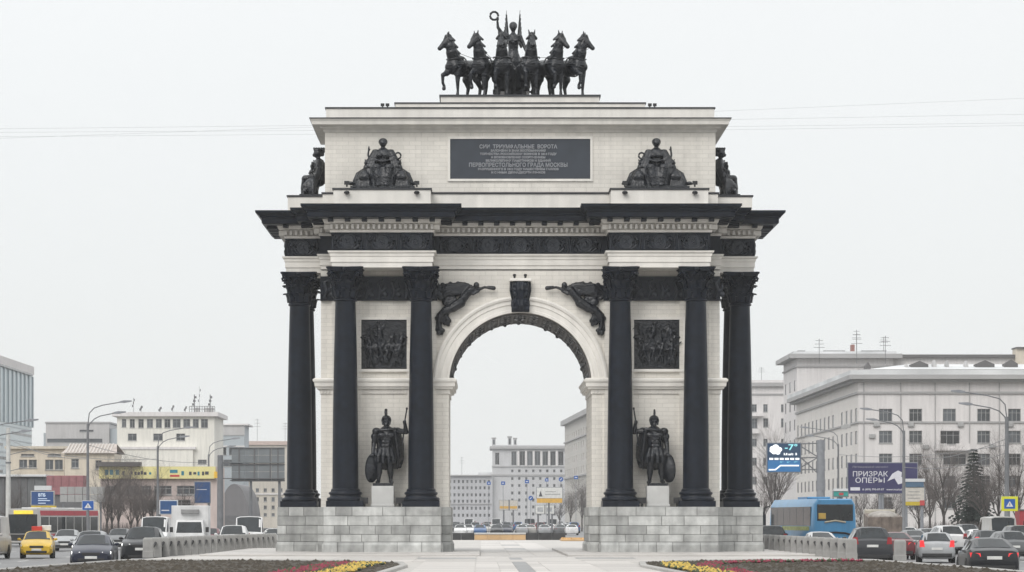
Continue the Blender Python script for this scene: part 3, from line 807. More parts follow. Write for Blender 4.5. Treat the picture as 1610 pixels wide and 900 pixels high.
# flower beds: soil, kerb, ribbons of blossom
def curve_pts(ctrl, n=10):
    out = []
    c = [Vector((*p,0)) for p in ctrl]
    for i in range(len(c)-1):
        p0, p1, p2, p3 = c[max(i-1,0)], c[i], c[i+1], c[min(i+2,len(c)-1)]
        for k in range(n):
            t = k/n
            out.append(0.5*((2*p1)+(-p0+p2)*t+(2*p0-5*p1+4*p2-p3)*t*t+(-p0+3*p1-3*p2+p3)*t*t*t))
    out.append(c[-1]); return out
def blossoms(name, ctrl, w, m, parent, rng, dens=20):
    pts_ = curve_pts(ctrl); mb = MB()
    for a, b in zip(pts_, pts_[1:]):
        t = b-a; ln = t.length
        if ln < 1e-6: continue
        t /= ln; nx = Vector((-t.y, t.x, 0))
        for _ in range(int(ln*w*dens)+1):
            p = a + t*rng.uniform(0, ln) + nx*w*max(-0.55, min(0.55, rng.gauss(0, 0.28)))
            r = rng.uniform(0.05, 0.11); z = ZP + 0.08 + rng.uniform(0, 0.06); h = rng.uniform(0.04,0.09)
            q = [(p.x + r*math.cos(2*PI*i/5+z*40), p.y + r*math.sin(2*PI*i/5+z*40), z) for i in range(5)]
            mb.add(q + [(p.x, p.y, z+h), (p.x, p.y, ZP+0.02)], [(i, (i+1) % 5, 5) for i in range(5)] + [((i+1) % 5, i, 6) for i in range(5)])
    return tag(mb.build(name, m, parent, fix=False), kind="stuff")
RED = mat("red_blossom", (0.20,0.022,0.045), 0.8, var=0.5, scale=3.0)
YEL = mat("yellow_blossom", (0.48,0.34,0.07), 0.8, var=0.4, scale=3.0)
GRN = mat("bedding_leaves", (0.055,0.075,0.035), 0.85, var=0.4, scale=3.0)
def bed(poly, label, kerb_pts, red, yel, seed):
    cx = sum(p[0] for p in poly)/len(poly)
    b = MB().prismz(poly, ZP-0.2, ZP+0.06).build("flower_bed", SOIL)
    tag(b, label, "flower bed", "flower beds before the arch")
    rng = random.Random(seed)
    mb = MB()
    xs = [p[0] for p in poly]; ys_ = [p[1] for p in poly]
    for _ in range(2600):      # clods on the soil
        x, y = rng.uniform(min(xs), max(xs)), rng.uniform(max(min(ys_), -62), max(ys_))
        if not inside(poly, x, y): continue
        r = rng.uniform(0.04, 0.16)
        q = [(x + r*rng.uniform(.6,1.2)*math.cos(k*2*PI/5), y + r*rng.uniform(.6,1.2)*math.sin(k*2*PI/5), ZP+0.055) for k in range(5)]
        mb.add(q + [(x, y, ZP+0.06+r*rng.uniform(0.3,0.7))], [(k, (k+1) % 5, 5) for k in range(5)])
    tag(mb.build("soil_clods", SOIL, b, fix=False), kind="stuff")
    kerb_line(kerb_pts, parent=b)
    blossoms("leaf_tufts", red[0], red[1]*1.15, GRN, b, rng, 7); blossoms("leaf_tufts", yel[0], yel[1]*1.15, GRN, b, rng, 7); blossoms("red_flowers", *red, RED, b, rng); blossoms("yellow_flowers", *yel, YEL, b, rng)
    return b
def inside(poly, x, y):
    c = False; n = len(poly)
    for i in range(n):
        (x1,y1),(x2,y2) = poly[i], poly[i-1]
        if (y1 > y) != (y2 > y) and x < (x2-x1)*(y-y1)/(y2-y1)+x1: c = not c
    return c
bed([(-21.5,-128),(-18.4,-60),(-17.2,-38),(-16.4,-27),(-10.5,-27),(-7.2,-29),(-5.2,-33),(-4.85,-40),(-5.3,-60),(-6,-128)],
    "brown soil bed with red and yellow flower ribbons, beside the taxi lane",
    [(-6,-128),(-5.25,-60),(-4.75,-40),(-5.1,-32.8),(-7.2,-28.7),(-10.5,-26.8),(-16.4,-26.8),(-17.2,-38),(-18.4,-60)],
    ([(-8.1,-66),(-7.6,-52),(-7.25,-41),(-6.9,-35.5)], 0.95),
    ([(-6.9,-66),(-6.5,-52),(-6.3,-41),(-6.0,-36.5)], 0.85), 3)
bed([(17.5,-128),(15.2,-60),(14.8,-43),(14.2,-33),(13.9,-27),(9.5,-26),(6.2,-29),(4.3,-33),(3.95,-40),(4.4,-60),(5,-128)],
    "brown soil bed with red and yellow flower ribbons, beside the coach lane",
    [(5,-128),(4.35,-60),(3.85,-40),(4.2,-32.8),(6.2,-28.7),(9.5,-25.8),(13.9,-26.8),(14.2,-33),(14.8,-43),(15.2,-60)],
    ([(5.95,-66),(5.85,-50),(6.0,-42),(6.9,-36),(9.0,-32.5),(11.5,-30.5),(13.0,-30.0)], 0.7),
    ([(5.2,-66),(5.05,-50),(4.95,-42),(5.2,-36.5)], 0.8), 4)
# ================================================================ SCULPTURES ON THE ARCH
def horse(label, loc, rz, head_yaw, lift, mir=1, hlift=-1):
    """bronze horse facing -Y; head_yaw turns the head (degrees, + towards +X); lift: +1/-1 raised foreleg side"""
    t = thing("horse_statue", label, "statue", loc, rz, "six bronze horses pulling the chariot")
    mb = MB()
    hy = R(head_yaw); hx, hyv = math.sin(hy), -math.cos(hy)
    chain(mb, [(0,1.05,1.78),(0,0.55,1.72),(0,0.0,1.66),(0,-0.55,1.74)], [0.47,0.45,0.46,0.48], 16)
    ellipsoid(mb, (0,-0.80,1.72), (0.40,0.32,0.50)); ellipsoid(mb, (0,-0.75,2.0), (0.33,0.36,0.34))
    ellipsoid(mb, (-0.2,-0.95,1.62), (0.2,0.16,0.24)); ellipsoid(mb, (0.2,-0.95,1.62), (0.2,0.16,0.24))
    poll = Vector((hx*0.16, -1.02+hyv*0.10, 2.98))
    chain(mb, [(0,-0.70,2.0),(0,-0.93,2.35),(hx*0.05,-1.03,2.68),tuple(poll)], [0.40,0.31,0.25,0.20], 14)
    dirv = Vector((hx, hyv, -1.0)).normalized()
    side = Vector((-hyv, hx, 0))
    m1 = poll + dirv*0.25; m2 = poll + dirv*0.50; m3 = poll + dirv*0.62
    chain(mb, [tuple(poll), tuple(m1), tuple(m2), tuple(m3)], [0.20,0.185,0.135,0.125], 12)
    ellipsoid(mb, tuple(poll + dirv*0.22 + Vector((-hx*0.08,-hyv*0.08,-0.12))), (0.12,0.14,0.16))
    for s in (-1, 1):
        chain(mb, [tuple(poll + side*s*0.10 + Vector((0,0,0.12))), tuple(poll + side*s*0.17 + Vector((0,0,0.42)))], [0.085,0.03], 8)
        ellipsoid(mb, tuple(m1*0.7 + poll*0.3 + side*s*0.13 + Vector((0,0,0.06))), (0.045,0.045,0.045), n=8, m=5)
        ellipsoid(mb, tuple(m3 + side*s*0.06), (0.05,0.05,0.05), n=8, m=5)
        x = 0.25*s
        if s == lift:
            chain(mb, [(x,-0.72,1.55),(x*1.1,-1.02,1.30),(x*1.2,-1.30,1.18),(x*1.2,-1.30,0.78),(x*1.2,-1.18,0.62)], [0.24,0.17,0.115,0.075,0.085], 10)
            chain(mb, [(x*1.2,-1.18,0.62),(x*1.2,-1.20,0.50)], [0.085,0.115], 10)
        else:
            chain(mb, [(x,-0.70,1.55),(x,-0.74,1.20),(x,-0.76,0.86),(x,-0.74,0.40),(x,-0.76,0.22)], [0.25,0.17,0.115,0.075,0.09], 10)
            chain(mb, [(x,-0.78,0.18),(x,-0.84,0.04)], [0.085,0.125], 10)
        hf = -0.35 if s == hlift else 0.0      # one hind leg steps forward
        chain(mb, [(x,1.05,1.70),(x*1.12,0.86+hf*0.4,1.18),(x*1.05,1.22+hf,0.78),(x*1.05,1.12+hf,0.36),(x*1.05,1.06+hf,0.18)], [0.36,0.225,0.115,0.08,0.085], 10)
        chain(mb, [(x*1.05,1.05+hf,0.16),(x*1.05,0.97+hf,0.04)], [0.085,0.125], 10)
    body = sculpt("body", mb, BRONZE, t, 0.036, 1)
    mb = MB()
    pts_ = [Vector((0,-0.42,2.28)), Vector((0,-0.68,2.55)), Vector((hx*0.03,-0.86,2.85)), poll + Vector((-hx*0.05,0.06,0.20)), poll + Vector((hx*0.10,hyv*0.10,0.20))]
    for i, p in enumerate(pts_):
        for sg in (-1, 1):
            capsule(mb, tuple(p), 0.10, tuple(p + Vector((sg*0.24 - hx*0.10, 0.03, -0.24))), 0.07, 7)
    chain(mb, [tuple(p) for p in pts_], [0.14,0.14,0.14,0.13,0.09], 8)
    chain(mb, [tuple(pts_[-1]), tuple(poll + dirv*0.2 + Vector((hx*.1,hyv*.1,0.10)))], [0.09, 0.05], 6)
    sculpt("mane", mb, BRONZE, t, 0.04, 1)
    mb = MB(); chain(mb, [(0,1.42,1.95),(0.03,1.68,1.75),(0.06,1.80,1.30),(0.03,1.74,0.75)], [0.09,0.13,0.14,0.05], 9)
    sculpt("tail", mb, BRONZE, t, 0.05, 1)
    mb = MB()
    for z, ry, rx, y0 in ((1.95, 0.62, 0.46, -0.50), (1.66, 0.66, 0.48, -0.48)):
        mb.tube([(rx*math.sin(a), y0 - ry*math.cos(a), z + 0.10*abs(math.sin(a))) for a in [R(-90+15*k) for k in range(13)]], 0.04, 6)
    mb.tube([(0.50*math.cos(R(a)), -0.25, 1.72+0.52*math.sin(R(a))) for a in range(0, 360, 20)], 0.04, 6, close=True)
    hc = mb.build("harness", BRONZE, t, 50)
    # bridle reins running back to the charioteer
    mb = MB(); mb.tube([tuple(m2), (hx*0.02+0.22,-0.7,2.35), (0.1,0.6,2.28), (0.05,2.0,2.5)], 0.012, 5)
    mb.build("reins", BRONZE, t)
    return t
HZ = 23.302
horse("bronze horse at the taxi-side end of the team, one foreleg lifted sideways", (-2.95, 4.15, HZ), R(-36), -42, -1)
horse("second bronze horse of the team, next to the taxi-side end, head turned outwards", (-1.78, 3.95, HZ), R(-20), -34, -1)
horse("bronze horse facing straight ahead under the winged figure's raised wreath arm", (-0.86, 3.75, HZ), R(-4), -3, -1)
horse("bronze horse facing straight ahead under the winged figure's lowered arm", (0.52, 3.75, HZ), R(4), 3, -1, hlift=1)
horse("second bronze horse of the team, next to the coach-side end, head turned outwards", (1.62, 3.95, HZ), R(20), 34, -1, hlift=1)
horse("bronze horse at the coach-side end of the team, looking out over the parapet", (2.62, 4.15, HZ), R(34), 40, -1, hlift=1)

# chariot with two spoked wheels
ch = thing("chariot", "bronze two-wheeled chariot behind the six horses on the attic", "chariot", (-0.25, 6.35, HZ))
mb = MB()
shell = []
for z, k in ((0.75, 0.82), (1.0, 1.0), (1.5, 1.05), (2.0, 1.02), (2.25, 1.08)):
    ring = [(0.85*k*math.sin(a), -0.75*k*math.cos(a), z) for a in [R(-110+20*i) for i in range(12)]]
    ring += [(0.77*k*math.sin(a), -0.67*k*math.cos(a), z) for a in [R(110-20*i) for i in range(12)]]
    shell.append(ring)
mb.loft(shell); mb.build("body", BRONZE, ch, 40)
MB().box(-0.8, 0.8, -0.6, 0.75, 0.72, 0.84).build("floor", BRONZE, ch)
for s in (-1, 1):
    mb = MB(); R0 = 0.72
    mb.tube([(0, R0*math.cos(2*PI*i/24), R0*math.sin(2*PI*i/24)) for i in range(24)], 0.07, 8, close=True)
    for k in range(4):
        c, s_ = math.cos(k*PI/4), math.sin(k*PI/4); mb.tube([(0,-R0*c,-R0*s_),(0,R0*c,R0*s_)], 0.035, 6)
    mb.tube([(-0.12,0,0),(0.12,0,0)], 0.13, 10)
    mb.build("wheel", BRONZE, ch, 50, loc=(s*1.0, 0, 0.78))
MB().tube([(-1.0,0,0.78),(1.0,0,0.78)], 0.06, 8).build("axle", BRONZE, ch)
MB().tube([(0,-0.6,0.9),(0,-1.8,1.25),(0,-3.4,1.45)], [0.08,0.07,0.06], 8).build("draught_pole", BRONZE, ch)
MB().tube([(0,-1.6,0.0),(0,-1.6,1.25)], 0.07, 8).build("support_post", BRONZE, ch)
mb = MB()
for i in range(7):
    a = R(-60+20*i); ellipsoid(mb, (0.88*math.sin(a), -0.80*math.cos(a), 1.55), (0.16,0.10,0.3), n=8, m=6)
mb.build("ornament", BRONZE, ch, 60)

# winged figure standing in the chariot
vic = thing("winged_victory_statue", "bronze winged figure standing in the chariot, raising a wreath", "statue", (-0.30, 6.35, HZ+0.85))
mb = MB()
chain(mb, [(0.10,0.05,0.0),(0.05,0,0.9),(0,0,1.75),(0,0,2.15)], [0.62,0.50,0.36,0.26], 16)
for i in range(9):     # heavy folds of the robe
    a = 2*PI*i/9; chain(mb, [(0.12+0.60*math.cos(a),0.05+0.52*math.sin(a),0.0),(0.05+0.42*math.cos(a),0.36*math.sin(a),0.9),(0.22*math.cos(a),0.2*math.sin(a),2.0)], [0.12,0.09,0.06], 7)
chain(mb, [(0.30,0.1,1.6),(0.55,0.3,1.1),(0.66,0.35,0.8)], [0.2,0.18,0.10], 8)
chain(mb, [(0,0,2.15),(0,-0.03,2.55),(0,0,2.78)], [0.27,0.32,0.25], 14)
for s in (-1, 1): ellipsoid(mb, (s*0.14,-0.24,2.58), (0.13,0.12,0.13)); ellipsoid(mb, (s*0.33,0,2.85), (0.15,0.15,0.14))
chain(mb, [(0,0,2.9),(0,-0.02,3.10)], [0.13,0.10], 10)
ellipsoid(mb, (0,-0.05,3.33), (0.18,0.215,0.25)); ellipsoid(mb, (0,0.04,3.40), (0.215,0.24,0.23)); ellipsoid(mb, (0,0.20,3.30), (0.13,0.12,0.12))
ellipsoid(mb, (0,-0.26,3.28), (0.035,0.05,0.06), n=8, m=5); ellipsoid(mb, (0,-0.235,3.17), (0.06,0.03,0.025), n=8, m=5)
chain(mb, [(-0.34,0,2.86),(-0.62,-0.05,3.02),(-0.80,-0.1,3.30),(-0.83,-0.12,3.62)], [0.14,0.115,0.09,0.065], 10)
for k in range(4): chain(mb, [(-0.83,-0.12,3.62),(-0.86+0.035*k,-0.17,3.74),(-0.87+0.03*k,-0.10,3.80)], [0.05,0.032,0.03], 6)
chain(mb, [(-0.83,-0.12,3.62),(-0.76,-0.14,3.70)], [0.045,0.03], 6)
chain(mb, [(0.35,0,2.84),(0.52,-0.05,2.45),(0.68,-0.2,2.05),(0.74,-0.3,1.72)], [0.14,0.115,0.095,0.07], 10)
for k in range(4): chain(mb, [(0.74,-0.3,1.72),(0.72+0.03*k,-0.37,1.60),(0.73+0.03*k,-0.31,1.52)], [0.05,0.033,0.03], 6)
sculpt("body", mb, BRONZE, vic, 0.04, 1)
for s in (-1, 1):
    mb = MB()
    for i in range(9):    # feathers fanned backwards and up
        a = R(96 - 9*i); ln = 1.9 - 0.12*i; x = s*(0.26 + 0.02*i)
        base = Vector((x, 0.16+0.05*i, 2.70-0.04*i)); tip = base + Vector((s*0.10, ln*math.cos(a)*0.9+0.08, ln*math.sin(a)*0.80))
        capsule(mb, tuple(base), 0.075, tuple(tip), 0.03, 7)
    ellipsoid(mb, (s*0.27,0.22,2.75), (0.09,0.25,0.30))
    sculpt("wing", mb, BRONZE, vic, 0.035, 1)
mb = MB(); mb.tube([(-1.0+0.21*math.cos(2*PI*i/20), -0.14, 3.90+0.21*math.sin(2*PI*i/20)) for i in range(20)], [0.05 if i % 2 else 0.065 for i in range(20)], 8, close=True)
mb.build("wreath", BRONZE, vic, 60)

# --- warriors on pale plinths between the columns
def warrior(label, x, m, crest_w):
    t = thing("warrior_statue", label, "statue", (x, 0.15, 2.262), 0, "bronze warriors between the columns")
    mb = MB(); mb.bbox(-0.56, 0.56, -0.55, 0.55, 0.12, 1.05, 0.02); mb.bbox(-0.60, 0.60, -0.59, 0.59, 0.0, 0.14, 0.02)
    mb.build("plinth", MARBLE, t)
    MB().bbox(-0.50, 0.50, -0.45, 0.45, 1.048, 1.19, 0.03).build("base_slab", BRONZE, t)
    z0 = 1.18
    def q(a, y, z): return (m*a, y, z+z0)
    mb = MB()
    # legs and sandalled feet
    chain(mb, [q(-0.08,0,1.6), q(-0.16,-0.14,1.0), q(-0.17,-0.06,0.55), q(-0.20,-0.06,0.16)], [0.24,0.18,0.15,0.085], 12)
    chain(mb, [q(-0.20,-0.06,0.10), q(-0.26,-0.30,0.06)], [0.10,0.075], 10)
    chain(mb, [q(0.24,0,1.6), q(0.30,-0.05,1.0), q(0.33,0.05,0.55), q(0.34,0.08,0.16)], [0.24,0.18,0.15,0.085], 12)
    chain(mb, [q(0.34,0.08,0.10), q(0.42,-0.16,0.06)], [0.10,0.075], 10)
    ellipsoid(mb, q(-0.17,-0.22,0.98), (0.10,0.08,0.12)); ellipsoid(mb, q(0.30,-0.12,0.98), (0.10,0.08,0.12))
    # torso with muscled cuirass
    chain(mb, [q(0.08,0,1.62), q(0.12,-0.02,1.95), q(0.15,-0.03,2.30), q(0.16,0,2.55)], [0.36,0.33,0.37,0.36], 16)
    for s in (-1, 1):
        ellipsoid(mb, q(0.15+s*0.19,-0.30,2.42), (0.20,0.14,0.15)); ellipsoid(mb, q(0.13+s*0.10,-0.32,2.08), (0.09,0.06,0.09)); ellipsoid(mb, q(0.12+s*0.10,-0.31,1.88), (0.09,0.06,0.09))
        ellipsoid(mb, q(0.15+s*0.44,0,2.62), (0.20,0.21,0.19))
    # kilt of strips
    for i in range(11):
        a = 2*PI*i/11; chain(mb, [q(0.09+0.30*math.cos(a),0.28*math.sin(a),1.72), q(0.08+0.42*math.cos(a),0.38*math.sin(a),1.35), q(0.08+0.45*math.cos(a),0.40*math.sin(a),1.08)], [0.11,0.10,0.085], 7)
    # neck, head, face
    chain(mb, [q(0.16,0,2.72), q(0.16,-0.02,2.98)], [0.17,0.13], 10)
    ellipsoid(mb, q(0.15,-0.04,3.14), (0.175,0.21,0.235))
    ellipsoid(mb, q(0.15,-0.25,3.12), (0.035,0.05,0.065), n=8, m=5); ellipsoid(mb, q(0.15,-0.21,2.96), (0.10,0.09,0.10)); ellipsoid(mb, q(0.15,-0.23,3.03), (0.06,0.03,0.02), n=8, m=5)
    for s in (-1, 1): ellipsoid(mb, q(0.15+s*0.075,-0.215,3.18), (0.035,0.03,0.02), n=8, m=5)
    # arm resting on the shield
    chain(mb, [q(-0.30,0,2.62), q(-0.40,0.02,2.05), q(-0.44,-0.12,1.55)], [0.16,0.125,0.085], 12)
    ellipsoid(mb, q(-0.39,0.02,2.35), (0.15,0.15,0.2)); ellipsoid(mb, q(-0.45,-0.14,1.50), (0.075,0.085,0.07))
    for k in range(4): chain(mb, [q(-0.50+0.035*k,-0.19,1.50), q(-0.52+0.04*k,-0.26,1.46), q(-0.52+0.04*k,-0.27,1.38)], [0.035,0.03,0.026], 6)
    chain(mb, [q(-0.39,-0.15,1.50), q(-0.35,-0.22,1.44)], [0.035,0.028], 6)
    # raised arm gripping the spear
    chain(mb, [q(0.62,0,2.66), q(1.02,-0.02,2.58), q(0.97,-0.14,3.02)], [0.165,0.125,0.08], 12)
    ellipsoid(mb, q(0.96,-0.16,3.08), (0.075,0.07,0.085))
    for k in range(4): chain(mb, [q(0.90,-0.18,3.03+0.035*k), q(0.93,-0.27,3.03+0.035*k), q(1.02,-0.25,3.03+0.035*k)], [0.033,0.03,0.028], 6)
    chain(mb, [q(1.0,-0.17,3.14), q(0.98,-0.26,3.18)], [0.033,0.028], 6)
    sculpt("body", mb, BRONZE, t, 0.030, 1).scale = (1.14,1.14,1.0)
    mb = MB()          # cloak from the shoulders down the back and the raised side
    for i in range(9):
        u = i/8; xx = -0.28 + 1.0*u
        chain(mb, [q(0.12+(xx-0.12)*0.85,0.22,2.66+0.06*u), q(xx+0.08,0.30+0.05*(i % 2),2.0), q(xx+0.10,0.36-0.08*(i % 2),1.3), q(xx*0.85+0.12,0.34,0.72+0.16*abs(u-0.3))], [0.12,0.11,0.11,0.07], 8)
    for k in range(4): chain(mb, [q(0.50+0.06*k,-0.22+0.1*k,2.72), q(0.60+0.05*k,-0.16+0.1*k,2.0), q(0.66+0.04*k,0.0+0.08*k,1.3), q(0.62,0.12,0.75+0.06*k)], [0.10,0.09,0.09,0.05], 8)
    chain(mb, [q(-0.15,-0.30,2.66), q(0.25,-0.34,2.70), q(0.55,-0.22,2.72)], [0.07,0.08,0.09], 8)
    sculpt("cloak", mb, BRONZE, t, 0.035, 1).scale = (1.16,1.14,1.0)
    mb = MB()          # helmet with tall crest
    ellipsoid(mb, q(0.15,0.0,3.24), (0.215,0.255,0.20)); ellipsoid(mb, q(0.15,0.14,3.06), (0.19,0.14,0.18))
    for s in (-1, 1): chain(mb, [q(0.15+s*0.18,-0.08,3.18), q(0.15+s*0.15,-0.17,2.95)], [0.055,0.04], 8)
    chain(mb, [q(0.0,-0.20,3.26), q(0.15,-0.27,3.27), q(0.30,-0.20,3.26)], [0.04,0.045,0.04], 8)
    for i in range(8):
        a = R(-35+22*i); c = (0.15, 0.02-0.22*math.cos(a)*-1*-1, 3.42)
        y1, z1 = -0.24*math.cos(R(20+20*i)), 3.40+0.24*math.sin(R(20+20*i))
        capsule(mb, q(0.14,y1*0.8,3.30), 0.05*crest_w, q(0.13,y1*1.15,z1+0.06), 0.065*crest_w, 8)
    sculpt("helmet", mb, BRONZE, t, 0.028, 1).scale = (1.14,1.14,1.0)
    mb = MB()          # oval shield standing on edge beside the leg, turned towards the front
    rot = Matrix.Rotation(R(m*48), 4, 'Z') @ Matrix.Rotation(R(7*m), 4, 'Y')
    rings = []
    for k, d in ((0.0,-0.20),(0.35,-0.17),(0.7,-0.10),(0.92,-0.03),(1.0,-0.03),(1.0,0.03),(0.9,0.02),(0.5,-0.06)):
        kk = max(k, 0.02); rings.append([(0.42*kk*math.cos(2*PI*i/28), d, 0.74*kk*math.sin(2*PI*i/28)) for i in range(28)])
    mb.loft(rings); mb.xf(Matrix.Translation((m*-0.47,-0.16,z0+0.77)) @ rot)
    mb.build("shield", BRONZE, t, 40).scale = (1.14,1.14,1.0)
    mb = MB(); mb.tube([q(0.86,-0.20,1.9), q(0.96,-0.21,3.05), q(1.05,-0.22,3.72)], 0.032, 8); ellipsoid(mb, q(1.056,-0.22,3.75), (0.05,0.05,0.07), n=8, m=5)
    mb.build("spear", BRONZE, t, 50).scale = (1.14,1.14,1.0)
    return t
warrior("bronze warrior with a broad crested helmet, resting one arm on his shield, taxi side", -6.92, 1, 1.15)
warrior("bronze warrior with a narrow crested helmet and shield, standing on the coach side", 6.88, -1, 0.75)

# --- seated figures with trophies on the attic ledge
def seated_group(label, loc, rz, m, helmet=False):
    t = thing("seated_statue_group", label, "statue", loc, rz, "seated bronze groups on the attic ledge")
    MB().bbox(-1.62, 1.62, -0.62, 0.75, 0.0, 0.14, 0.03).build("base_slab", BRONZE, t)
    mb = MB()
    def q(a, y, z): return (m*a, y, z)
    chain(mb, [q(0,0.25,1.05), q(0,0.28,1.45), q(0,0.26,1.80), q(0,0.28,1.92)], [0.36,0.32,0.33,0.26], 16)
    for s in (-1, 1):
        ellipsoid(mb, q(s*0.14,-0.02,1.74), (0.14,0.11,0.13)); ellipsoid(mb, q(s*0.31,0.28,1.95), (0.15,0.16,0.14))
        chain(mb, [q(s*0.20,0.2,1.10), q(s*0.26,-0.32,1.08), q(s*0.20,-0.40,0.60), q(s*0.18,-0.42,0.22)], [0.26,0.20,0.17,0.14], 12)
        chain(mb, [q(s*0.18,-0.45,0.20), q(s*0.20,-0.58,0.17)], [0.09,0.065], 8)
        for k in range(5): chain(mb, [q(s*(0.30+0.07*k),-0.24+0.06*k,1.05), q(s*(0.36+0.07*k),-0.34+0.08*k,0.6), q(s*(0.36+0.08*k),-0.36+0.1*k,0.16)], [0.10,0.095,0.10], 7)
        chain(mb, [q(s*0.34,0.28,1.94), q(s*0.52,0.20,1.58), q(s*0.68,0.0,1.40)], [0.15,0.125,0.085], 10)
        for k in range(4): chain(mb, [q(s*0.68,0,1.40), q(s*(0.70+0.02*k),-0.08,1.44-0.04*k), q(s*(0.68+0.02*k),-0.12,1.42-0.04*k)], [0.05,0.035,0.03], 6)
    for s in (-1, 1):
        chain(mb, [q(s*0.28,0.30,1.86), q(s*0.44,0.26,1.50), q(s*0.54,0.15,1.18), q(s*0.58,0.0,0.8)], [0.20,0.24,0.26,0.24], 10)
        for k in range(3): chain(mb, [q(s*(0.22+0.07*k),0.02,1.9), q(s*(0.34+0.10*k),-0.04,1.5), q(s*(0.40+0.12*k),-0.12,1.15)], [0.05,0.06,0.06], 7)
    for k in range(5): chain(mb, [q(-0.14+0.07*k,-0.34,1.04), q(-0.12+0.06*k,-0.46,0.6), q(-0.16+0.08*k,-0.50,0.2)], [0.07,0.065,0.06], 6)
    chain(mb, [q(-0.30,-0.02,1.52), q(0,-0.16,1.40), q(0.30,-0.02,1.52)], [0.06,0.07,0.06], 8)
    chain(mb, [q(0,0.26,2.02), q(0,0.24,2.20)], [0.12,0.095], 10)
    ellipsoid(mb, q(0,0.20,2.40), (0.165,0.195,0.22)); ellipsoid(mb, q(0,0.26,2.45), (0.195,0.21,0.20)); ellipsoid(mb, q(0,0.43,2.38), (0.11,0.10,0.11))
    ellipsoid(mb, q(0,0.0,2.36), (0.03,0.04,0.05), n=8, m=5); ellipsoid(mb, q(0,0.015,2.27), (0.05,0.03,0.02), n=8, m=5)
    if helmet:
        for i in range(6): capsule(mb, q(0,0.10+0.08*i,2.5), 0.06, q(0,0.05+0.11*i,2.70), 0.06, 7)
    sculpt("seated_figure", mb, BRONZE, t, 0.032, 1).scale = (1.22,1.12,1.0)
    for s in (-1, 1):
        mb = MB()      # breastplate, shield and helmet heaped at either side
        ellipsoid(mb, q(s*0.92,-0.1,0.55), (0.36,0.34,0.45)); ellipsoid(mb, q(s*0.84,-0.34,0.62), (0.20,0.14,0.20)); ellipsoid(mb, q(s*1.05,-0.34,0.60), (0.17,0.14,0.18))
        chain(mb, [q(s*1.02,0.1,0.98), q(s*1.28,0.1,0.80), q(s*1.42,0.1,0.45), q(s*1.44,0.08,0.12)], [0.10,0.11,0.12,0.12], 9)
        chain(mb, [q(s*1.0,0.1,0.85), q(s*1.2,0.0,0.5), q(s*1.22,0,0.14)], [0.2,0.2,0.2], 9)
        for k in range(5): chain(mb, [q(s*(0.70+0.13*k),-0.36,0.40), q(s*(0.68+0.15*k),-0.42,0.14)], [0.075,0.08], 7)
        ellipsoid(mb, q(s*0.84,0.02,1.12), (0.15,0.16,0.17)); ellipsoid(mb, q(s*0.83,-0.02,1.36), (0.11,0.13,0.14)); chain(mb, [q(s*0.86,0.08,1.42), q(s*0.90,0.16,1.55)], [0.06,0.035], 7)
        chain(mb, [q(s*0.62,0.2,1.25), q(s*0.75,0.1,1.0)], [0.15,0.18], 8)
        ellipsoid(mb, q(s*1.62,-0.3,0.30), (0.16,0.14,0.10)); capsule(mb, q(s*1.45,-0.25,0.26), 0.09, q(s*1.74,-0.3,0.26), 0.06, 7)
        sculpt("trophy_heap", mb, BRONZE, t, 0.04, 1)
    mb = MB(); chain(mb, [q(-0.66,-0.05,1.42), q(-0.74,0.0,1.75), q(-0.70,0,2.16)], [0.06,0.06,0.045], 8); chain(mb, [q(-0.72,0,1.9), q(-0.58,0,2.10)], [0.025,0.012], 6)
    sculpt("torch", mb, BRONZE, t, 0.03, 1)
    MB().tube([q(0.76+0.145*math.cos(2*PI*i/18), 0.0, 1.72+0.15*math.sin(2*PI*i/18)) for i in range(18)], 0.045, 7, close=True).build("wreath", BRONZE, t, 60)
    return t
seated_group("seated bronze robed figure holding a torch beside trophies, on the taxi-side front ledge", (-6.93, 0.25, 18.215), 0, 1)
seated_group("seated bronze robed figure with wreath and trophies, on the coach-side front ledge", (6.85, 0.25, 18.215), 0, -1)
seated_group("seated bronze figure seen from its side on the taxi-side end ledge", (-10.72, 4.82, 18.215), R(-90), 1, True)
seated_group("seated bronze figure seen from its side on the coach-side end ledge", (10.72, 4.82, 18.215), R(90), -1, True)
# ================================================================ VEHICLES
def paint(name, col, metal=0.0, rough=0.32):
    return mat("paint_"+name, col, rough, metal=metal, var=0.06, scale=2.0, coat=0.3, spec=0.35, streak=0.14)
PAINT = {"yellow": paint("yellow",(0.62,0.40,0.03)), "black": paint("black",(0.012,0.013,0.016)), "navy": paint("navy",(0.012,0.016,0.035)),
         "silver": paint("silver",(0.36,0.37,0.38),0.3), "white": paint("white",(0.66,0.66,0.66)), "grey": paint("grey",(0.13,0.135,0.14),0.2),
         "red": paint("red",(0.30,0.025,0.03)), "dirty": paint("dirty_white",(0.42,0.41,0.39)), "blue": paint("blue",(0.035,0.10,0.24)), "maroon": paint("maroon",(0.12,0.02,0.025)),
         "teal": paint("coach_blue",(0.07,0.27,0.50)), "beige": paint("beige",(0.40,0.37,0.31)), "charcoal": paint("charcoal",(0.035,0.037,0.042))}
CGLASS = mat("car_glass", (0.014,0.018,0.021), 0.06, var=0.4, scale=2.0, spec=0.5)
TYRE = mat("tyre_rubber", (0.018,0.018,0.018), 0.9, var=0.2)
RIM = mat("alloy_rim", (0.30,0.30,0.31), 0.4, metal=0.6)
PLASTIC = mat("black_plastic", (0.016,0.016,0.017), 0.6)
HEADL = mat("headlamp_glass", (0.55,0.56,0.58), 0.15, var=0.05)
HEADLIT = mat("headlamp_lit", (0.95,0.95,0.92), 0.2, var=0.0, emit=1.6)
TAILL = mat("tail_lamp", (0.28,0.012,0.018), 0.25, var=0.05)
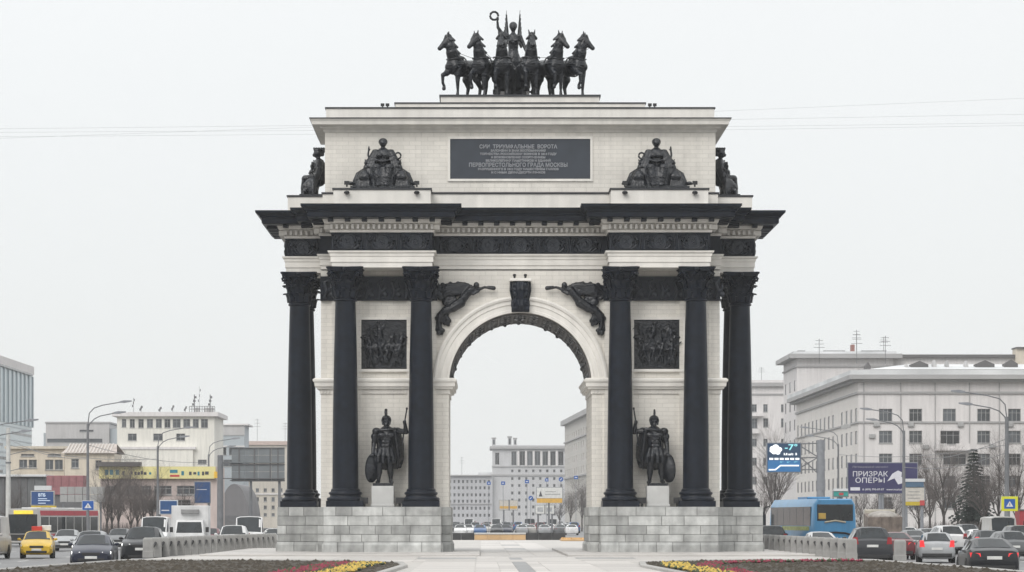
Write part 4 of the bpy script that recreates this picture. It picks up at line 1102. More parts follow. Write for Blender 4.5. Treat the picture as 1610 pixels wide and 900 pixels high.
TAILLIT = mat("tail_lamp_lit", (0.75,0.03,0.035), 0.3, var=0.0, emit=0.5)
PLATE = mat("number_plate", (0.62,0.62,0.60), 0.5)
CHROME = mat("chrome", (0.55,0.55,0.56), 0.18, metal=1.0)
KINDS_ = {   # L, W, H, hood z front, hood z cowl, belt, y: cowl, roof front, roof rear, rear glass base, deck z, wheel r
 "sedan": (4.65,1.82,1.43, 0.70,0.95,0.95, -0.95,-0.25,0.95,1.62,1.03, 0.325),
 "hatch": (4.15,1.76,1.47, 0.72,0.97,0.96, -0.92,-0.25,1.35,1.88,0.98, 0.315),
 "suv":   (4.75,1.93,1.74, 0.95,1.14,1.14, -1.00,-0.35,1.80,2.20,1.16, 0.37),
 "wagon": (4.6,1.80,1.50, 0.74,0.98,0.98, -0.95,-0.28,1.65,2.10,1.0, 0.32),
 "van":   (5.2,1.98,2.30, 0.95,1.20,1.22, -1.75,-1.00,2.50,2.58,1.22, 0.34),
}
WHEELS = {}
def wheel_parts(r):
    if r not in WHEELS:
        M = Matrix.Rotation(R(90), 4, 'Y'); w = 0.11
        t = MB().lathe([(r*0.62,-w),(r*0.90,-w),(r*0.985,-w*0.75),(r,-w*0.4),(r,w*0.4),(r*0.985,w*0.75),(r*0.90,w),(r*0.62,w)], 24); t.xf(M)
        k = MB().lathe([(r*0.60,-w*0.7),(r*0.64,-w*0.8),(r*0.66,-w*0.5),(r*0.66,w*0.5),(r*0.64,w*0.8),(r*0.60,w*0.7)], 20)
        for i in range(5):
            a = 2*PI*i/5; c, s = math.cos(a), math.sin(a)
            for zz in (-w*0.72, w*0.72): k.tube([(0,0,zz),(r*0.6*c,r*0.6*s,zz)], [r*0.11,r*0.09], 5)
        k.xf(M)
        ar = MB().lathe([(r*1.16,-0.05),(r*1.16,0.05)], 22); ar.xf(M)
        WHEELS[r] = (t.mesh("tyre", TYRE, 35), k.mesh("rim", RIM, 40), ar.mesh("wheel_arch", PLASTIC))
    return WHEELS[r]
def inset(q, k=0.07, off=0.012):
    """shrink a quad towards its middle and lift it off the surface"""
    q = [Vector(p) for p in q]; c = sum(q, Vector())/4
    n = (q[1]-q[0]).cross(q[3]-q[0]); n.normalize()
    return [c + (p-c)*(1-k) + n*off for p in q]
CARM = {}
def car_rings(kind):
    L_, W_, H, hf, hc, belt, yc, yrf, yrr, yrg, deck, r = KINDS_[kind]
    w = W_/2; zb = 0.20 if kind != "suv" else 0.27
    yf, yr = -L_/2, L_/2
    wr = w*(0.70 if kind not in ("van",) else 0.86)
    def ring(y, wk, sill, bz, top, te, crown, wtop):
        pr = [(0,zb+sill),(w*wk*0.82,zb+sill),(w*wk*0.97,zb+sill+0.10),(w*wk,0.52),(w*wk*0.985,bz-0.14),(w*wk*0.93,bz),(wtop,te),(wtop*0.72,top),(0,top+crown)]
        left = [(-x, z) for x, z in reversed(pr[1:-1])]
        return [(x, y, z) for x, z in pr] + [(x, y, z) for x, z in left]
    rs = []
    # nose
    rs.append(ring(yf, 0.80, 0.10, hf-0.10, hf-0.06, hf-0.07, 0.01, w*0.60))
    rs.append(ring(yf+0.10, 0.92, 0.02, hf-0.02, hf+0.02, hf+0.0, 0.02, w*0.74))
    rs.append(ring(yf+0.40, 0.985, 0.0, hf+0.08, hf+0.11, hf+0.09, 0.03, w*0.80))
    rs.append(ring((yf+yc)/2+0.1, 1.0, 0.0, (hf+hc)/2+0.06, (hf+hc)/2+0.09, (hf+hc)/2+0.07, 0.03, w*0.82))
    rs.append(ring(yc, 1.0, 0.0, belt, hc+0.03, hc+0.01, 0.02, w*0.84))           # 4 cowl
    rs.append(ring(yrf, 1.0, 0.0, belt, H-0.03, H-0.10, 0.02, wr))               # 5 roof front
    ym = (yrf+yrr)/2
    rs.append(ring(ym, 1.0, 0.0, belt+0.01, H-0.015, H-0.085, 0.02, wr*1.02))     # 6
    rs.append(ring(yrr, 1.0, 0.0, belt+0.02, H-0.05, H-0.12, 0.02, wr*0.98))     # 7 roof rear
    rs.append(ring(yrg, 0.985, 0.0, deck, deck+0.03, deck+0.02, 0.02, w*0.80))   # 8 rear glass base
    e = max(yrg+0.02, yr-0.22)
    rs.append(ring(e, 0.97, 0.02, deck-0.02, deck+0.01, deck, 0.02, w*0.76))
    rs.append(ring(max(e+0.02, yr-0.04), 0.90, 0.05, deck-0.10, deck-0.05, deck-0.06, 0.01, w*0.70))
    rs.append(ring(max(e+0.04, yr), 0.84, 0.12, deck-0.28, deck-0.22, deck-0.24, 0.0, w*0.62))
    return rs
def car_meshes(kind):
    if kind in CARM: return CARM[kind]
    rs = car_rings(kind); d = {}
    def patch(rows, k=0.06):
        """glass sheet over rows of points, inset and lifted off the body"""
        rows = [[Vector(p) for p in r] for r in rows]
        c = sum((p for r in rows for p in r), Vector())/sum(len(r) for r in rows)
        n = (rows[0][-1]-rows[0][0]).cross(rows[1][0]-rows[0][0]); n.normalize()
        return rows, c, n
    def sheet_mesh(name, rows, k, outward):
        rows, c, n = patch(rows)
        if n.dot(Vector(outward)) < 0: n = -n
        m = len(rows[0]); mb = MB()
        v = [c + (p-c)*(1-k) + n*0.012 for r in rows for p in r]
        mb.add(v, [(i, i+1, m+i+1, m+i) for i in range(m-1)])
        return mb.mesh(name, CGLASS, fix=False)
    top = lambda r: [r[10], r[9], r[8], r[7], r[6]]     # left edge .. right edge across the top
    d["windshield"] = sheet_mesh("windshield", [top(rs[4]), top(rs[5])], 0.07, (0,-1,0.5))
    d["rear_window"] = sheet_mesh("rear_window", [top(rs[8]), top(rs[7])], 0.10, (0,1,0.5))
    side = []
    for s in (1, -1):
        I5, I6 = (5, 6) if s > 0 else (11, 10)
        def lerp(a, b, t): return Vector(a)*(1-t) + Vector(b)*t
        A = [(lerp(rs[4][I5], rs[5][I5], 0.35), lerp(rs[4][I6], rs[5][I6], 0.82), rs[6][I6], rs[6][I5])]
        if kind != "van":
            A.append((rs[6][I5], rs[6][I6], lerp(rs[7][I6], rs[8][I6], 0.12), lerp(rs[7][I5], rs[8][I5], 0.30)))
        else:
            A = [(lerp(rs[4][I5], rs[5][I5], 0.3), lerp(rs[4][I6], rs[5][I6], 0.75), lerp(rs[5][I6], rs[6][I6], 0.45), lerp(rs[5][I5], rs[6][I5], 0.45))]
        for a, b, c, e in A:
            q = [Vector(x) for x in (a, b, c, e)]; ce = sum(q, Vector())/4
            n = (q[1]-q[0]).cross(q[3]-q[0]); n.normalize()
            if n.x*s < 0: n = -n
            mb = MB(); mb.add([ce + (p-ce)*0.88 + n*0.012 for p in q], [(0,1,2,3)])
            side.append(mb.mesh("side_window", CGLASS, fix=False))
    d["side"] = side; d["rings"] = rs
    CARM[kind] = d
    return d
BODYM = {}
def car(label, kind, col, loc, rz, group=None, lit=False, tail_lit=False, simple=False, name="car"):
    L_, W_, H, hf, hc, belt, yc, yrf, yrr, yrg, deck, r = KINDS_[kind]
    d = car_meshes(kind); P_ = PAINT[col]; w = W_/2
    t = thing({"suv":"parked_suv","van":"van"}.get(kind, "car") if name == "car" else name, label, {"van":"van"}.get(kind, "car"), loc, rz, group)
    t.name = name if name != "car" else {"van":"van"}.get(kind, "car")
    if (kind, col) not in BODYM: BODYM[kind, col] = MB().loft(d["rings"]).mesh("body", P_, 38)
    b = link("body", BODYM[kind, col], t)
    link("windshield", d["windshield"], t); link("rear_window", d["rear_window"], t)
    for m_ in d["side"]: link("side_window", m_, t)
    ty, ri, ar = wheel_parts(r)
    fy, ry = -L_/2 + 0.86, L_/2 - 0.92
    for sx in (-1, 1):
        for y in (fy, ry):
            if not simple: link("wheel_arch", ar, t, (sx*(w-0.045), y, r+0.02))
            wh = link("wheel", ty, t, (sx*(w-0.10), y, r)); 
            if not simple: link("rim", ri, wh)
    hm_, tm_ = (HEADLIT if lit else HEADL), (TAILLIT if tail_lit else TAILL)
    zf = hf - 0.06
    for sx in (-1, 1):
        key = ("hl", kind, sx, lit)
        if key not in CARM:
            mb = MB(); mb.loft([[(sx*w*0.50,-L_/2+0.005,zf-0.06),(sx*w*0.92,-L_/2+0.16,zf-0.04),(sx*w*0.93,-L_/2+0.22,zf+0.07),(sx*w*0.52,-L_/2+0.05,zf+0.05)],
                                [(sx*w*0.50,-L_/2+0.2,zf-0.06),(sx*w*0.88,-L_/2+0.3,zf-0.04),(sx*w*0.88,-L_/2+0.3,zf+0.07),(sx*w*0.52,-L_/2+0.2,zf+0.05)]])
            CARM[key] = mb.mesh("headlight", hm_)
        link("headlight", CARM[key], t)
        key = ("tl", kind, sx, tail_lit)
        if key not in CARM:
            zt = deck-0.20 if kind in ("sedan",) else deck-0.06
            hh = 0.08 if kind == "sedan" else 0.16
            if kind == "van": zt, hh = 1.15, 0.2
            mb = MB(); mb.loft([[(sx*w*0.52,L_/2+0.006,zt-hh*0.7),(sx*w*0.90,L_/2-0.05,zt-hh),(sx*w*0.92,L_/2-0.05,zt+hh),(sx*w*0.54,L_/2-0.005,zt+hh*0.7)],
                                [(sx*w*0.55,L_/2-0.2,zt-hh),(sx*w*0.94,L_/2-0.25,zt-hh),(sx*w*0.94,L_/2-0.25,zt+hh),(sx*w*0.55,L_/2-0.2,zt+hh)]]) if kind in ("sedan",) else \
                 mb.loft([[(sx*w*0.66,L_/2+0.01,zt-hh),(sx*w*0.93,L_/2-0.04,zt-hh),(sx*w*0.90,L_/2-0.06,zt+hh),(sx*w*0.72,L_/2-0.02,zt+hh)],
                          [(sx*w*0.66,L_/2-0.22,zt-hh),(sx*w*0.95,L_/2-0.26,zt-hh),(sx*w*0.93,L_/2-0.26,zt+hh),(sx*w*0.72,L_/2-0.2,zt+hh)]])
            CARM[key] = mb.mesh("tail_light", tm_)
        link("tail_light", CARM[key], t)
        if not simple:
            key = ("mir", kind, sx, col)
            if key not in CARM:
                mb = MB(); ellipsoid(mb, (sx*(w+0.09), yc+0.42, belt+0.06), (0.10,0.06,0.075), n=8, m=6); mb.box(min(sx*(w-0.06),sx*(w+0.04)), max(sx*(w-0.06),sx*(w+0.04)), yc+0.38, yc+0.46, belt+0.0, belt+0.05)
                CARM[key] = mb.mesh("side_mirror", P_, 50)
            link("side_mirror", CARM[key], t)
    if not simple:
        key = ("front", kind)
        if key not in CARM:
            mb = MB(); mb.bbox(-w*0.42, w*0.42, -L_/2-0.012, -L_/2+0.1, zf-0.10, zf+0.03, 0.015)
            mb2 = MB(); mb2.bbox(-w*0.62, w*0.62, -L_/2-0.02, -L_/2+0.1, 0.30, 0.42, 0.015)
            mb3 = MB(); mb3.bbox(-0.26, 0.26, -L_/2-0.028, -L_/2+0.02, zf-0.24, zf-0.125, 0.006)
            mb4 = MB(); mb4.bbox(-0.26, 0.26, L_/2-0.03, L_/2+0.022, deck-0.36, deck-0.245, 0.006)
            mb5 = MB(); mb5.bbox(-w*0.80, w*0.80, L_/2-0.15, L_/2+0.035, 0.28, 0.46, 0.03)
            CARM[key] = (mb.mesh("grille", PLASTIC), mb2.mesh("air_intake", PLASTIC), mb3.mesh("number_plate", PLATE), mb4.mesh("number_plate", PLATE), mb5.mesh("rear_bumper", PLASTIC))
        for nm, m_ in zip(("grille","air_intake","number_plate","number_plate","rear_bumper"), CARM[key]): link(nm, m_, t)
    return t
def at_px(px, S):
    """ground point on the road under pixel column px where the scale is S pixels per metre"""
    d = FPX/S
    return Vector((SX(px, d), CAMY + d, ZR))
# --- oncoming side (left in the picture)
o = car("grey delivery van cut by the frame edge, its flank turned to the walk", "van", "dirty", (at_px(14, 29.5).x-1.0, CAMY+FPX/29.5-1.6, ZR), 0)
tx = car("yellow taxi with a red and white roof sign", "hatch", "yellow", at_px(50, 29.6) + Vector((0,2.0,0)), R(7), name="taxi")
mb = MB(); mb.bbox(-0.28, 0.28, -0.10, 0.10, 0.0, 0.24, 0.03); mb.build("roof_sign", mat("sign_red",(0.5,0.04,0.03),0.4), tx, loc=(-0.05,0.15,1.475))
mb = MB(); mb.bbox(-0.26, 0.26, -0.07, 0.07, 0.0, 0.3, 0.03); mb.build("roof_sign", mat("sign_white",(0.7,0.7,0.68),0.4), tx, loc=(0.45,0.35,1.47))
car("dark navy sedan with lit headlights, nearest of the oncoming cars", "sedan", "navy", at_px(137, 37.0) + Vector((0,2.3,0)), R(4), lit=True)
car("silver wagon half hidden behind the navy sedan", "wagon", "silver", at_px(134, 31.0) + Vector((0,2.5,0)), R(3), lit=True)
car("black off-road car with lit headlights beside the granite bollards", "suv", "black", at_px(217, 34.0) + Vector((0,2.4,0)), R(3), lit=True)
car("white minivan behind the granite bollards, next to the billboard's posts", "suv", "white", at_px(362, 26.5) + Vector((0,2.4,0)), R(3))
car("tall white van just behind the white minivan", "van", "white", at_px(387, 24.0) + Vector((0,2.6,0)), R(4))
car("small white car beside the arch's taxi-side pedestal", "hatch", "white", at_px(428, 23.0) + Vector((0,2.4,0)), R(2))
car("white van showing its roof above the black off-road car", "van", "white", at_px(238, 23.5) + Vector((0,2.6,0)), R(2))
car("small red car between the white box truck and the minivan", "hatch", "maroon", at_px(326, 22.0) + Vector((0,2.4,0)), R(2))
# white box truck
bt = thing("box_truck", "white box truck with a square cargo box above its cab", "truck", at_px(292, 25.5) + Vector((0,3,0)), R(4))
mb = MB(); mb.loft([[(-0.95,-3.0,0.45),(0.95,-3.0,0.45),(0.95,-3.0,1.15),(0.88,-2.9,1.2),(-0.88,-2.9,1.2),(-0.95,-3.0,1.15)],
                    [(-0.97,-2.6,0.45),(0.97,-2.6,0.45),(0.97,-2.6,1.2),(0.80,-2.35,2.02),(-0.80,-2.35,2.02),(-0.97,-2.6,1.2)],
                    [(-0.97,-1.3,0.45),(0.97,-1.3,0.45),(0.97,-1.3,1.2),(0.82,-1.3,2.06),(-0.82,-1.3,2.06),(-0.97,-1.3,1.2)]])
mb.build("cab", PAINT["white"], bt, 30)
MB().quad((-0.80,-2.88,1.27),(0.80,-2.88,1.27),(0.72,-2.44,1.93),(-0.72,-2.44,1.93)).build("windshield", CGLASS, bt, fix=False)
MB().bbox(-1.15, 1.15, -1.35, 3.0, 0.75, 2.95, 0.03).build("cargo_box", PAINT["white"], bt)
MB().bbox(-0.55, 0.55, -1.62, -1.34, 2.45, 2.72, 0.03).build("refrigeration_unit", mat("vent_grey",(0.25,0.25,0.25),0.6), bt)
MB().box(-0.5, 0.5, -1.2, 2.9, 0.45, 0.74).build("chassis", PLASTIC, bt)
for sx in (-1, 1):
    for y in (-2.3, 1.6):
        wh = link("wheel", wheel_parts(0.37)[0], bt, (sx*0.88, y, 0.37)); link("rim", wheel_parts(0.37)[1], wh)
    MB().bbox(min(sx*0.55,sx*0.9), max(sx*0.55,sx*0.9), -3.03, -2.95, 0.72, 0.90, 0.02).build("headlight", HEADL, bt)
    MB().bbox(min(sx*1.0,sx*1.2), max(sx*1.0,sx*1.2), -2.72, -2.62, 1.3, 1.62, 0.02).build("side_mirror", PLASTIC, bt)
# --- city bus (far left): dark front, red and white side
cb = thing("city_bus", "red and white city bus with a dark front and yellow destination display", "bus", at_px(36, 20.6) + Vector((0,0,0)), R(-15))
mb = MB(); sec = [(-1.27,0.32),(1.27,0.32),(1.27,2.55),(1.15,2.92),(-1.15,2.92),(-1.27,2.55)]
mb.loft([[(x*0.96,0,z*0.985+0.01) for x,z in sec], [(x,0.18,z) for x,z in sec], [(x,11.8,z) for x,z in sec]])
mb.build("body", PAINT["dirty"], cb, 30)
MB().bbox(-1.20, 1.20, -0.03, 0.1, 1.0, 2.50, 0.04).build("windshield", CGLASS, cb)
MB().bbox(-1.15, 1.15, -0.02, 0.1, 0.45, 0.98, 0.04).build("front_panel", PLASTIC, cb)
MB().bbox(-0.75, 0.85, -0.05, 0.1, 2.50, 2.78, 0.02).build("destination_display", mat("led_yellow",(0.75,0.55,0.05),0.5,emit=0.5), cb)
MB().bbox(1.255, 1.29, 0.4, 11.6, 2.40, 2.78, 0.01).build("red_band", mat("bus_red",(0.42,0.04,0.06),0.4), cb)
MB().bbox(1.255, 1.285, 0.3, 11.6, 0.36, 1.0, 0.01).build("red_skirt", mat("bus_red",(0.42,0.04,0.06),0.4), cb)
for i in range(7): MB().bbox(1.25, 1.283, 0.5+1.6*i, 0.5+1.6*i+1.45, 1.1, 2.3, 0.01).build("side_window", CGLASS, cb)
for i in range(3): MB().bbox(-0.8, 0.8, 1.5+3.2*i, 3.6+3.2*i, 2.92, 3.02, 0.04).build("roof_unit", PAINT["white"], cb)
for y in (2.4, 8.6):
    for sx in (-1, 1):
        wh = link("wheel", wheel_parts(0.45)[0], cb, (sx*1.17, y, 0.45)); link("rim", wheel_parts(0.45)[1], wh)
# --- blue coach seen from behind (right)
co = thing("coach", "large blue tour coach seen from behind", "coach", at_px(1313, 27.3), R(6.5))
mb = MB(); sec = [(-1.27,0.38),(1.27,0.38),(1.29,1.6),(1.22,2.95),(1.02,3.28),(-1.02,3.28),(-1.22,2.95),(-1.29,1.6)]
mb.loft([[(x*0.93,0.0,0.38+(z-0.38)*0.975) for x,z in sec], [(x*0.985,0.12,z) for x,z in sec], [(x,0.5,z) for x,z in sec], [(x,11.4,z) for x,z in sec], [(x*0.94,11.95,0.4+(z-0.4)*0.93) for x,z in sec]])
mb.build("body", PAINT["teal"], co, 32)
MB().bbox(-1.08, 1.08, -0.035, 0.1, 1.98, 2.98, 0.06).build("rear_window", CGLASS, co)
mb = MB(); mb.tube([(-1.12,-0.02,1.16),(-0.6,-0.035,1.30),(0,-0.04,1.34),(0.6,-0.035,1.30),(1.12,-0.02,1.16)], 0.055, 8); mb.build("rear_moulding", PLASTIC, co, 50)
mb = MB(); mb.tube([(-0.62,-0.03,1.92),(0,-0.045,2.02),(0.62,-0.03,1.92)], 0.05, 8); mb.build("window_sweep", mat("sweep_cream",(0.45,0.40,0.30),0.5), co, 50)
MB().bbox(-0.98,-0.55,-0.05,0.0,2.12,2.45,0.015).build("sticker", mat("sticker_yellow",(0.55,0.36,0.08),0.6), co)
for sx in (-1, 1): MB().bbox(min(sx*0.88,sx*1.16), max(sx*0.88,sx*1.16), -0.03, 0.12, 0.62, 1.05, 0.03).build("tail_light", TAILL, co)
MB().bbox(-0.27, 0.27, -0.03, 0.05, 0.62, 0.74, 0.005).build("number_plate", PLATE, co)
MB().bbox(-1.2, 1.2, -0.06, 0.2, 0.36, 0.56, 0.03).build("bumper", PLASTIC, co)
for x, z in ((-0.1,1.05),(0.12,1.03),(0.35,1.0)): MB().prism([(x+0.05*math.cos(a)*(1 if k % 2 else 0.4), z+0.07*math.sin(a)*(1 if k % 2 else 0.4)) for k, a in enumerate([2*PI*j/10 for j in range(10)])], -0.03, 0.02).build("emblem", PLATE, co)
GW = mat("coach_glass", (0.10,0.11,0.115), 0.12, var=0.2, spec=0.8)
for i in range(6): MB().bbox(-1.305, -1.24, 0.7+1.75*i, 0.7+1.75*i+1.68, 1.72, 2.82, 0.01).build("side_window", GW, co)
MB().bbox(-1.31, -1.25, 1.0, 8.0, 1.45, 1.68, 0.01).build("lettered_stripe", mat("stripe_green",(0.30,0.34,0.10),0.5,var=0.6,scale=6), co)
MB().bbox(-0.7, 0.7, 4.0, 6.5, 3.28, 3.42, 0.05).build("roof_unit", PAINT["teal"], co)
mb = MB(); mb.tube([(-1.2,11.9,2.9),(-1.5,12.2,2.8),(-1.55,12.2,2.3)], 0.05, 6); mb.bbox(-1.72,-1.4,12.1,12.3,1.7,2.4,0.04); mb.build("side_mirror", PLASTIC, co, 40)
for y in (3.0, 9.2):
    for sx in (-1, 1):
        wh = link("wheel", wheel_parts(0.5)[0], co, (sx*1.16, y, 0.5)); link("rim", wheel_parts(0.5)[1], wh)
# --- cars driving away (right)
AW = R(180)
car("black sedan with red tail lights at the frame's edge, nearest of all cars", "sedan", "black", at_px(1571, 45.0) + Vector((0,2.3,0)), AW + R(-4), tail_lit=True)
car("silver hatchback beside the black sedan", "hatch", "silver", at_px(1482, 33.0) + Vector((0,2.1,0)), AW + R(-7), tail_lit=True)
car("dark hatchback behind the last linked granite bollard", "suv", "charcoal", at_px(1376, 34.2) + Vector((0,2.3,0)), AW + R(-3))
car("red car peeking out between dark hatchback and silver hatchback", "sedan", "maroon", at_px(1416, 30.5) + Vector((0,2.3,0)), AW + R(-2), tail_lit=True)
car("black off-road car next to the blue coach's flank", "suv", "black", at_px(1216, 27.0) + Vector((0,2.4,0)), AW + R(-2))
car("white car low beneath the blue coach's rear", "sedan", "white", at_px(1296, 29.5) + Vector((0,2.3,0)), AW + R(-2))
car("white estate car above the silver hatchback's roof", "suv", "white", at_px(1497, 26.5) + Vector((0,2.3,0)), AW)
car("grey estate car by the pedestrian sign pole", "wagon", "grey", at_px(1596, 31.0) + Vector((0,2.3,0)), AW)
car("dark grey sedan in front of the bare trees", "sedan", "grey", at_px(1442, 25.0) + Vector((0,2.3,0)), AW)
car("white sedan far up the road by the spruce", "sedan", "white", at_px(1545, 23.0) + Vector((0,2.3,0)), AW)
for i, (px_, S_, k_, c_, lb) in enumerate(((1462,21,"sedan","silver","silver sedan far up the road above the silver hatchback"),(1524,20,"suv","grey","grey off-road car far up the road beside the spruce"),(1576,24,"van","dirty","off-white van far up the road by the frame edge"),
        (1432,19,"hatch","white","white hatchback far up the road behind the muddy dump truck"),(1350,22.5,"sedan","maroon","dark red sedan beside the blue coach's front"),(1610,26,"suv","black","black off-road car cut by the frame edge"),(1558,27.5,"hatch","charcoal","charcoal hatchback right behind the black sedan"))):
    car(lb, k_, c_, at_px(px_, S_) + Vector((0,2.3,0)), AW, tail_lit=(i % 2 == 0))
for i, (px_, S_, k_, c_, lb) in enumerate(((98,24,"sedan","silver","silver sedan behind the yellow taxi and silver wagon"),(182,23,"hatch","grey","grey hatchback below the bare trees"),(415,20,"sedan","dirty","off-white sedan half hidden by the arch's pedestal"),(20,20,"sedan","grey","grey sedan beside the white mast"),(268,20,"sedan","red","red sedan behind the white box truck's cab"))):
    car(lb, k_, c_, at_px(px_, S_) + Vector((0,2.3,0)), R(3), lit=(i % 2 == 0))
# dump truck seen from behind
dt = thing("dump_truck", "muddy dump truck with a tipping bed driving away", "truck", at_px(1392, 21.5), AW + R(-4))
dt.rotation_euler = (0,0,R(-4))
MUD = mat("muddy_bed", (0.16,0.13,0.11), 0.85, var=0.4, scale=2, bump=0.3)
mb = MB(); mb.loft([[(-1.2,0,1.15),(1.2,0,1.15),(1.25,0,2.25),(-1.25,0,2.25)], [(-1.2,5.0,1.15),(1.2,5.0,1.15),(1.25,5.2,2.55),(-1.25,5.2,2.55)]])
bedp = mb.build("tipping_bed", MUD, dt)
for x in (-1.1,-0.37,0.37,1.1): MB().box(x-0.06,x+0.06,-0.07,0.02,1.15,2.3).build("stake", MUD, bedp)
mb = MB(); ellipsoid(mb, (0,2.5,2.3), (1.15,2.2,0.45)); mb.build("load", mat("dirty_load",(0.30,0.28,0.26),0.95,var=0.3,scale=2,bump=0.5,bscale=8), dt, 60)
MB().bbox(-1.15,1.15,5.4,7.2,0.8,2.85,0.08).build("cab", PAINT["beige"], dt)
MB().box(-0.5,0.5,0.2,6.8,0.7,1.12).build("chassis", PLASTIC, dt)
for sx in (-1, 1):
    for y in (0.9, 2.2, 6.2):
        wh = link("wheel", wheel_parts(0.5)[0], dt, (sx*0.98, y, 0.5)); link("rim", wheel_parts(0.5)[1], wh)
    MB().bbox(min(sx*0.75,sx*1.1), max(sx*0.75,sx*1.1), -0.1, 0.0, 0.85, 1.02, 0.02).build("tail_light", TAILLIT, dt)
    MB().bbox(min(sx*0.6,sx*1.15), max(sx*0.6,sx*1.15), -0.05, 0.02, 0.3, 0.82, 0.01).build("mud_flap", PLASTIC, dt)
MB().bbox(-0.26,0.26,-0.08,0.0,0.85,0.97,0.005).build("number_plate", PLATE, dt)
# --- jam far beyond the arch
rng = random.Random(77)
cols = ["white","silver","red","black","grey","white","dirty","maroon","navy","white","blue","silver"]
kinds = ["sedan","suv","hatch","sedan","wagon","suv","sedan","hatch","van"]
k = 0
taken = []
for row, (d, n) in enumerate(((375, 10), (430, 12), (500, 13), (590, 13), (690, 14))):
    for i in range(n):
        px = 709 + (206)*(i + rng.uniform(0.15, 0.85))/n
        c_, k_ = cols[(k*5+row) % len(cols)], kinds[(k*3+row) % len(kinds)]
        p = Vector((SX(px, d), CAMY + d + rng.uniform(0, 14), ZR)); k += 1
        toward = px < 800
        place = "first second third fourth fifth sixth seventh eighth ninth tenth eleventh twelfth thirteenth fourteenth".split()[i] + " from the taxi-side pier in the " + ("nearest", "second", "middle", "fourth", "farthest")[row] + " row beyond the arch"
        car("%s %s, %s" % ({"dirty":"off-white","navy":"dark blue"}.get(c_, c_), {"hatch":"hatchback","suv":"off-road car","wagon":"estate car"}.get(k_, k_), place), k_, c_, p, (0 if toward else AW), "traffic jam seen through the arch", simple=True)
# ================================================================ BUILDINGS
WFRAME = mat("window_frame", (0.30,0.30,0.30), 0.6)
WDARK = mat("window_frame_dark", (0.12,0.12,0.125), 0.6)
WGLASS = mat("window_glass", (0.055,0.062,0.07), 0.15, var=0.6, scale=0.9, spec=0.6, randv=0.85, coords="Generated")
WINM = {}
def win_mesh(w, h, style):
    key = (round(w,2), round(h,2), style)
    if key in WINM: return WINM[key]
    mb = MB(); f = min(0.09, w*0.10); mb.cur = 0
    for q in ((0,w,0,f),(0,w,h-f,h),(0,f,f,h-f),(w-f,w,f,h-f)): mb.box(q[0],q[1],-0.05,0.03,q[2],q[3])
    if style in ("cross","pair"): mb.box(w/2-f*0.35,w/2+f*0.35,-0.045,0.03,f,h-f)
    if style == "triple":
        for u in (w/3, 2*w/3): mb.box(u-f*0.4,u+f*0.4,-0.045,0.03,f,h-f)
    if style in ("cross","tee","triple"): mb.box(f,w-f,-0.04,0.03,h*0.66,h*0.66+f*0.6)
    mb.cur = 1; mb.box(f*0.9,w-f*0.9,-0.01,0.0,f*0.9,h-f*0.9)
    WINM[key] = mb.mesh("window", [WDARK if style == "dark" else WFRAME, WGLASS])
    return WINM[key]
SILLM = {}
def facade(parent, base, P0, P1, z0, z1, ops, m, depth=0.22, name="wall", sills=True):
    """wall from P0 to P1 (x, y), outward side on the right-hand of travel; ops = (u0,u1,v0,v1,style) in metres"""
    P0, P1 = Vector((P0[0],P0[1],0)), Vector((P1[0],P1[1],0)); t = P1-P0; W_ = t.length; t /= W_; n = Vector((t.y,-t.x,0)); ang = math.atan2(t.y, t.x)
    us = sorted({0.0, W_} | {round(o[i],4) for o in ops for i in (0,1) if 0 < o[i] < W_}); vs_ = sorted({z0, z1} | {round(o[i],4) for o in ops for i in (2,3) if z0 < o[i] < z1})
    mb = MB()
    for a, b in zip(us, us[1:]):
        for c, d in zip(vs_, vs_[1:]):
            mu, mv = (a+b)/2, (c+d)/2
            if any(o[0] < mu < o[1] and o[2] < mv < o[3] for o in ops): continue
            mb.quad((a,0,c),(b,0,c),(b,0,d),(a,0,d))
    for o in ops:
        a, b, c, d = o[:4]; e = depth
        mb.quad((a,0,c),(a,0,d),(a,e,d),(a,e,c)); mb.quad((b,0,d),(b,0,c),(b,e,c),(b,e,d)); mb.quad((a,0,d),(b,0,d),(b,e,d),(a,e,d)); mb.quad((b,0,c),(a,0,c),(a,e,c),(b,e,c))
    wl = mb.build(name, m, parent, loc=P0-base, fix=False); wl.rotation_euler = (0,0,ang)
    for o in ops:
        a, b, c, d, st = o
        wd = link("window", win_mesh(b-a, d-c, st), wl, (a, depth-0.02, c))
        if sills and b-a > 0.8:
            k = round(b-a,2)
            if k not in SILLM: SILLM[k] = MB().box(-0.06,k+0.06,-0.10,0.0,-0.10,-0.005).mesh("sill", WFRAME)
            link("sill", SILLM[k], wd, (0,-depth+0.02,0))
    return wl
class Bld:
    def __init__(s, name, label, base, cat="building"):
        s.base = Vector(base); s.o = thing(name, label, cat, s.base)
    def box(s, name, x0,x1,y0,y1,z0,z1, m, parent=None):
        b = s.base; return MB().box(x0-b.x,x1-b.x,y0-b.y,y1-b.y,z0-b.z,z1-b.z).build(name, m, parent or s.o)
    def fac(s, P0, P1, z0, z1, ops, m, **k):
        b = Vector((s.base.x, s.base.y, 0))
        ops = [(o[0],o[1],o[2]-s.base.z,o[3]-s.base.z,o[4]) for o in ops]
        return facade(s.o, b, P0, P1, z0-s.base.z, z1-s.base.z, ops, m, **k)
def pxops(d, px0, rects, style):
    """openings given in photograph pixels on a wall square to the view at depth d whose edge is at px0"""
    x0 = SX(px0, d)
    return [(SX(a,d)-x0, SX(b,d)-x0, SZ(y1,d), SZ(y0,d), style) for a,b,y0,y1 in rects]
def grid(a, b, n, w, rows):
    out = []
    for y0, y1 in rows:
        for i in range(n):
            c = a + (b-a)*(i+0.5)/n; out.append((c-w/2, c+w/2, y0, y1))
    return out
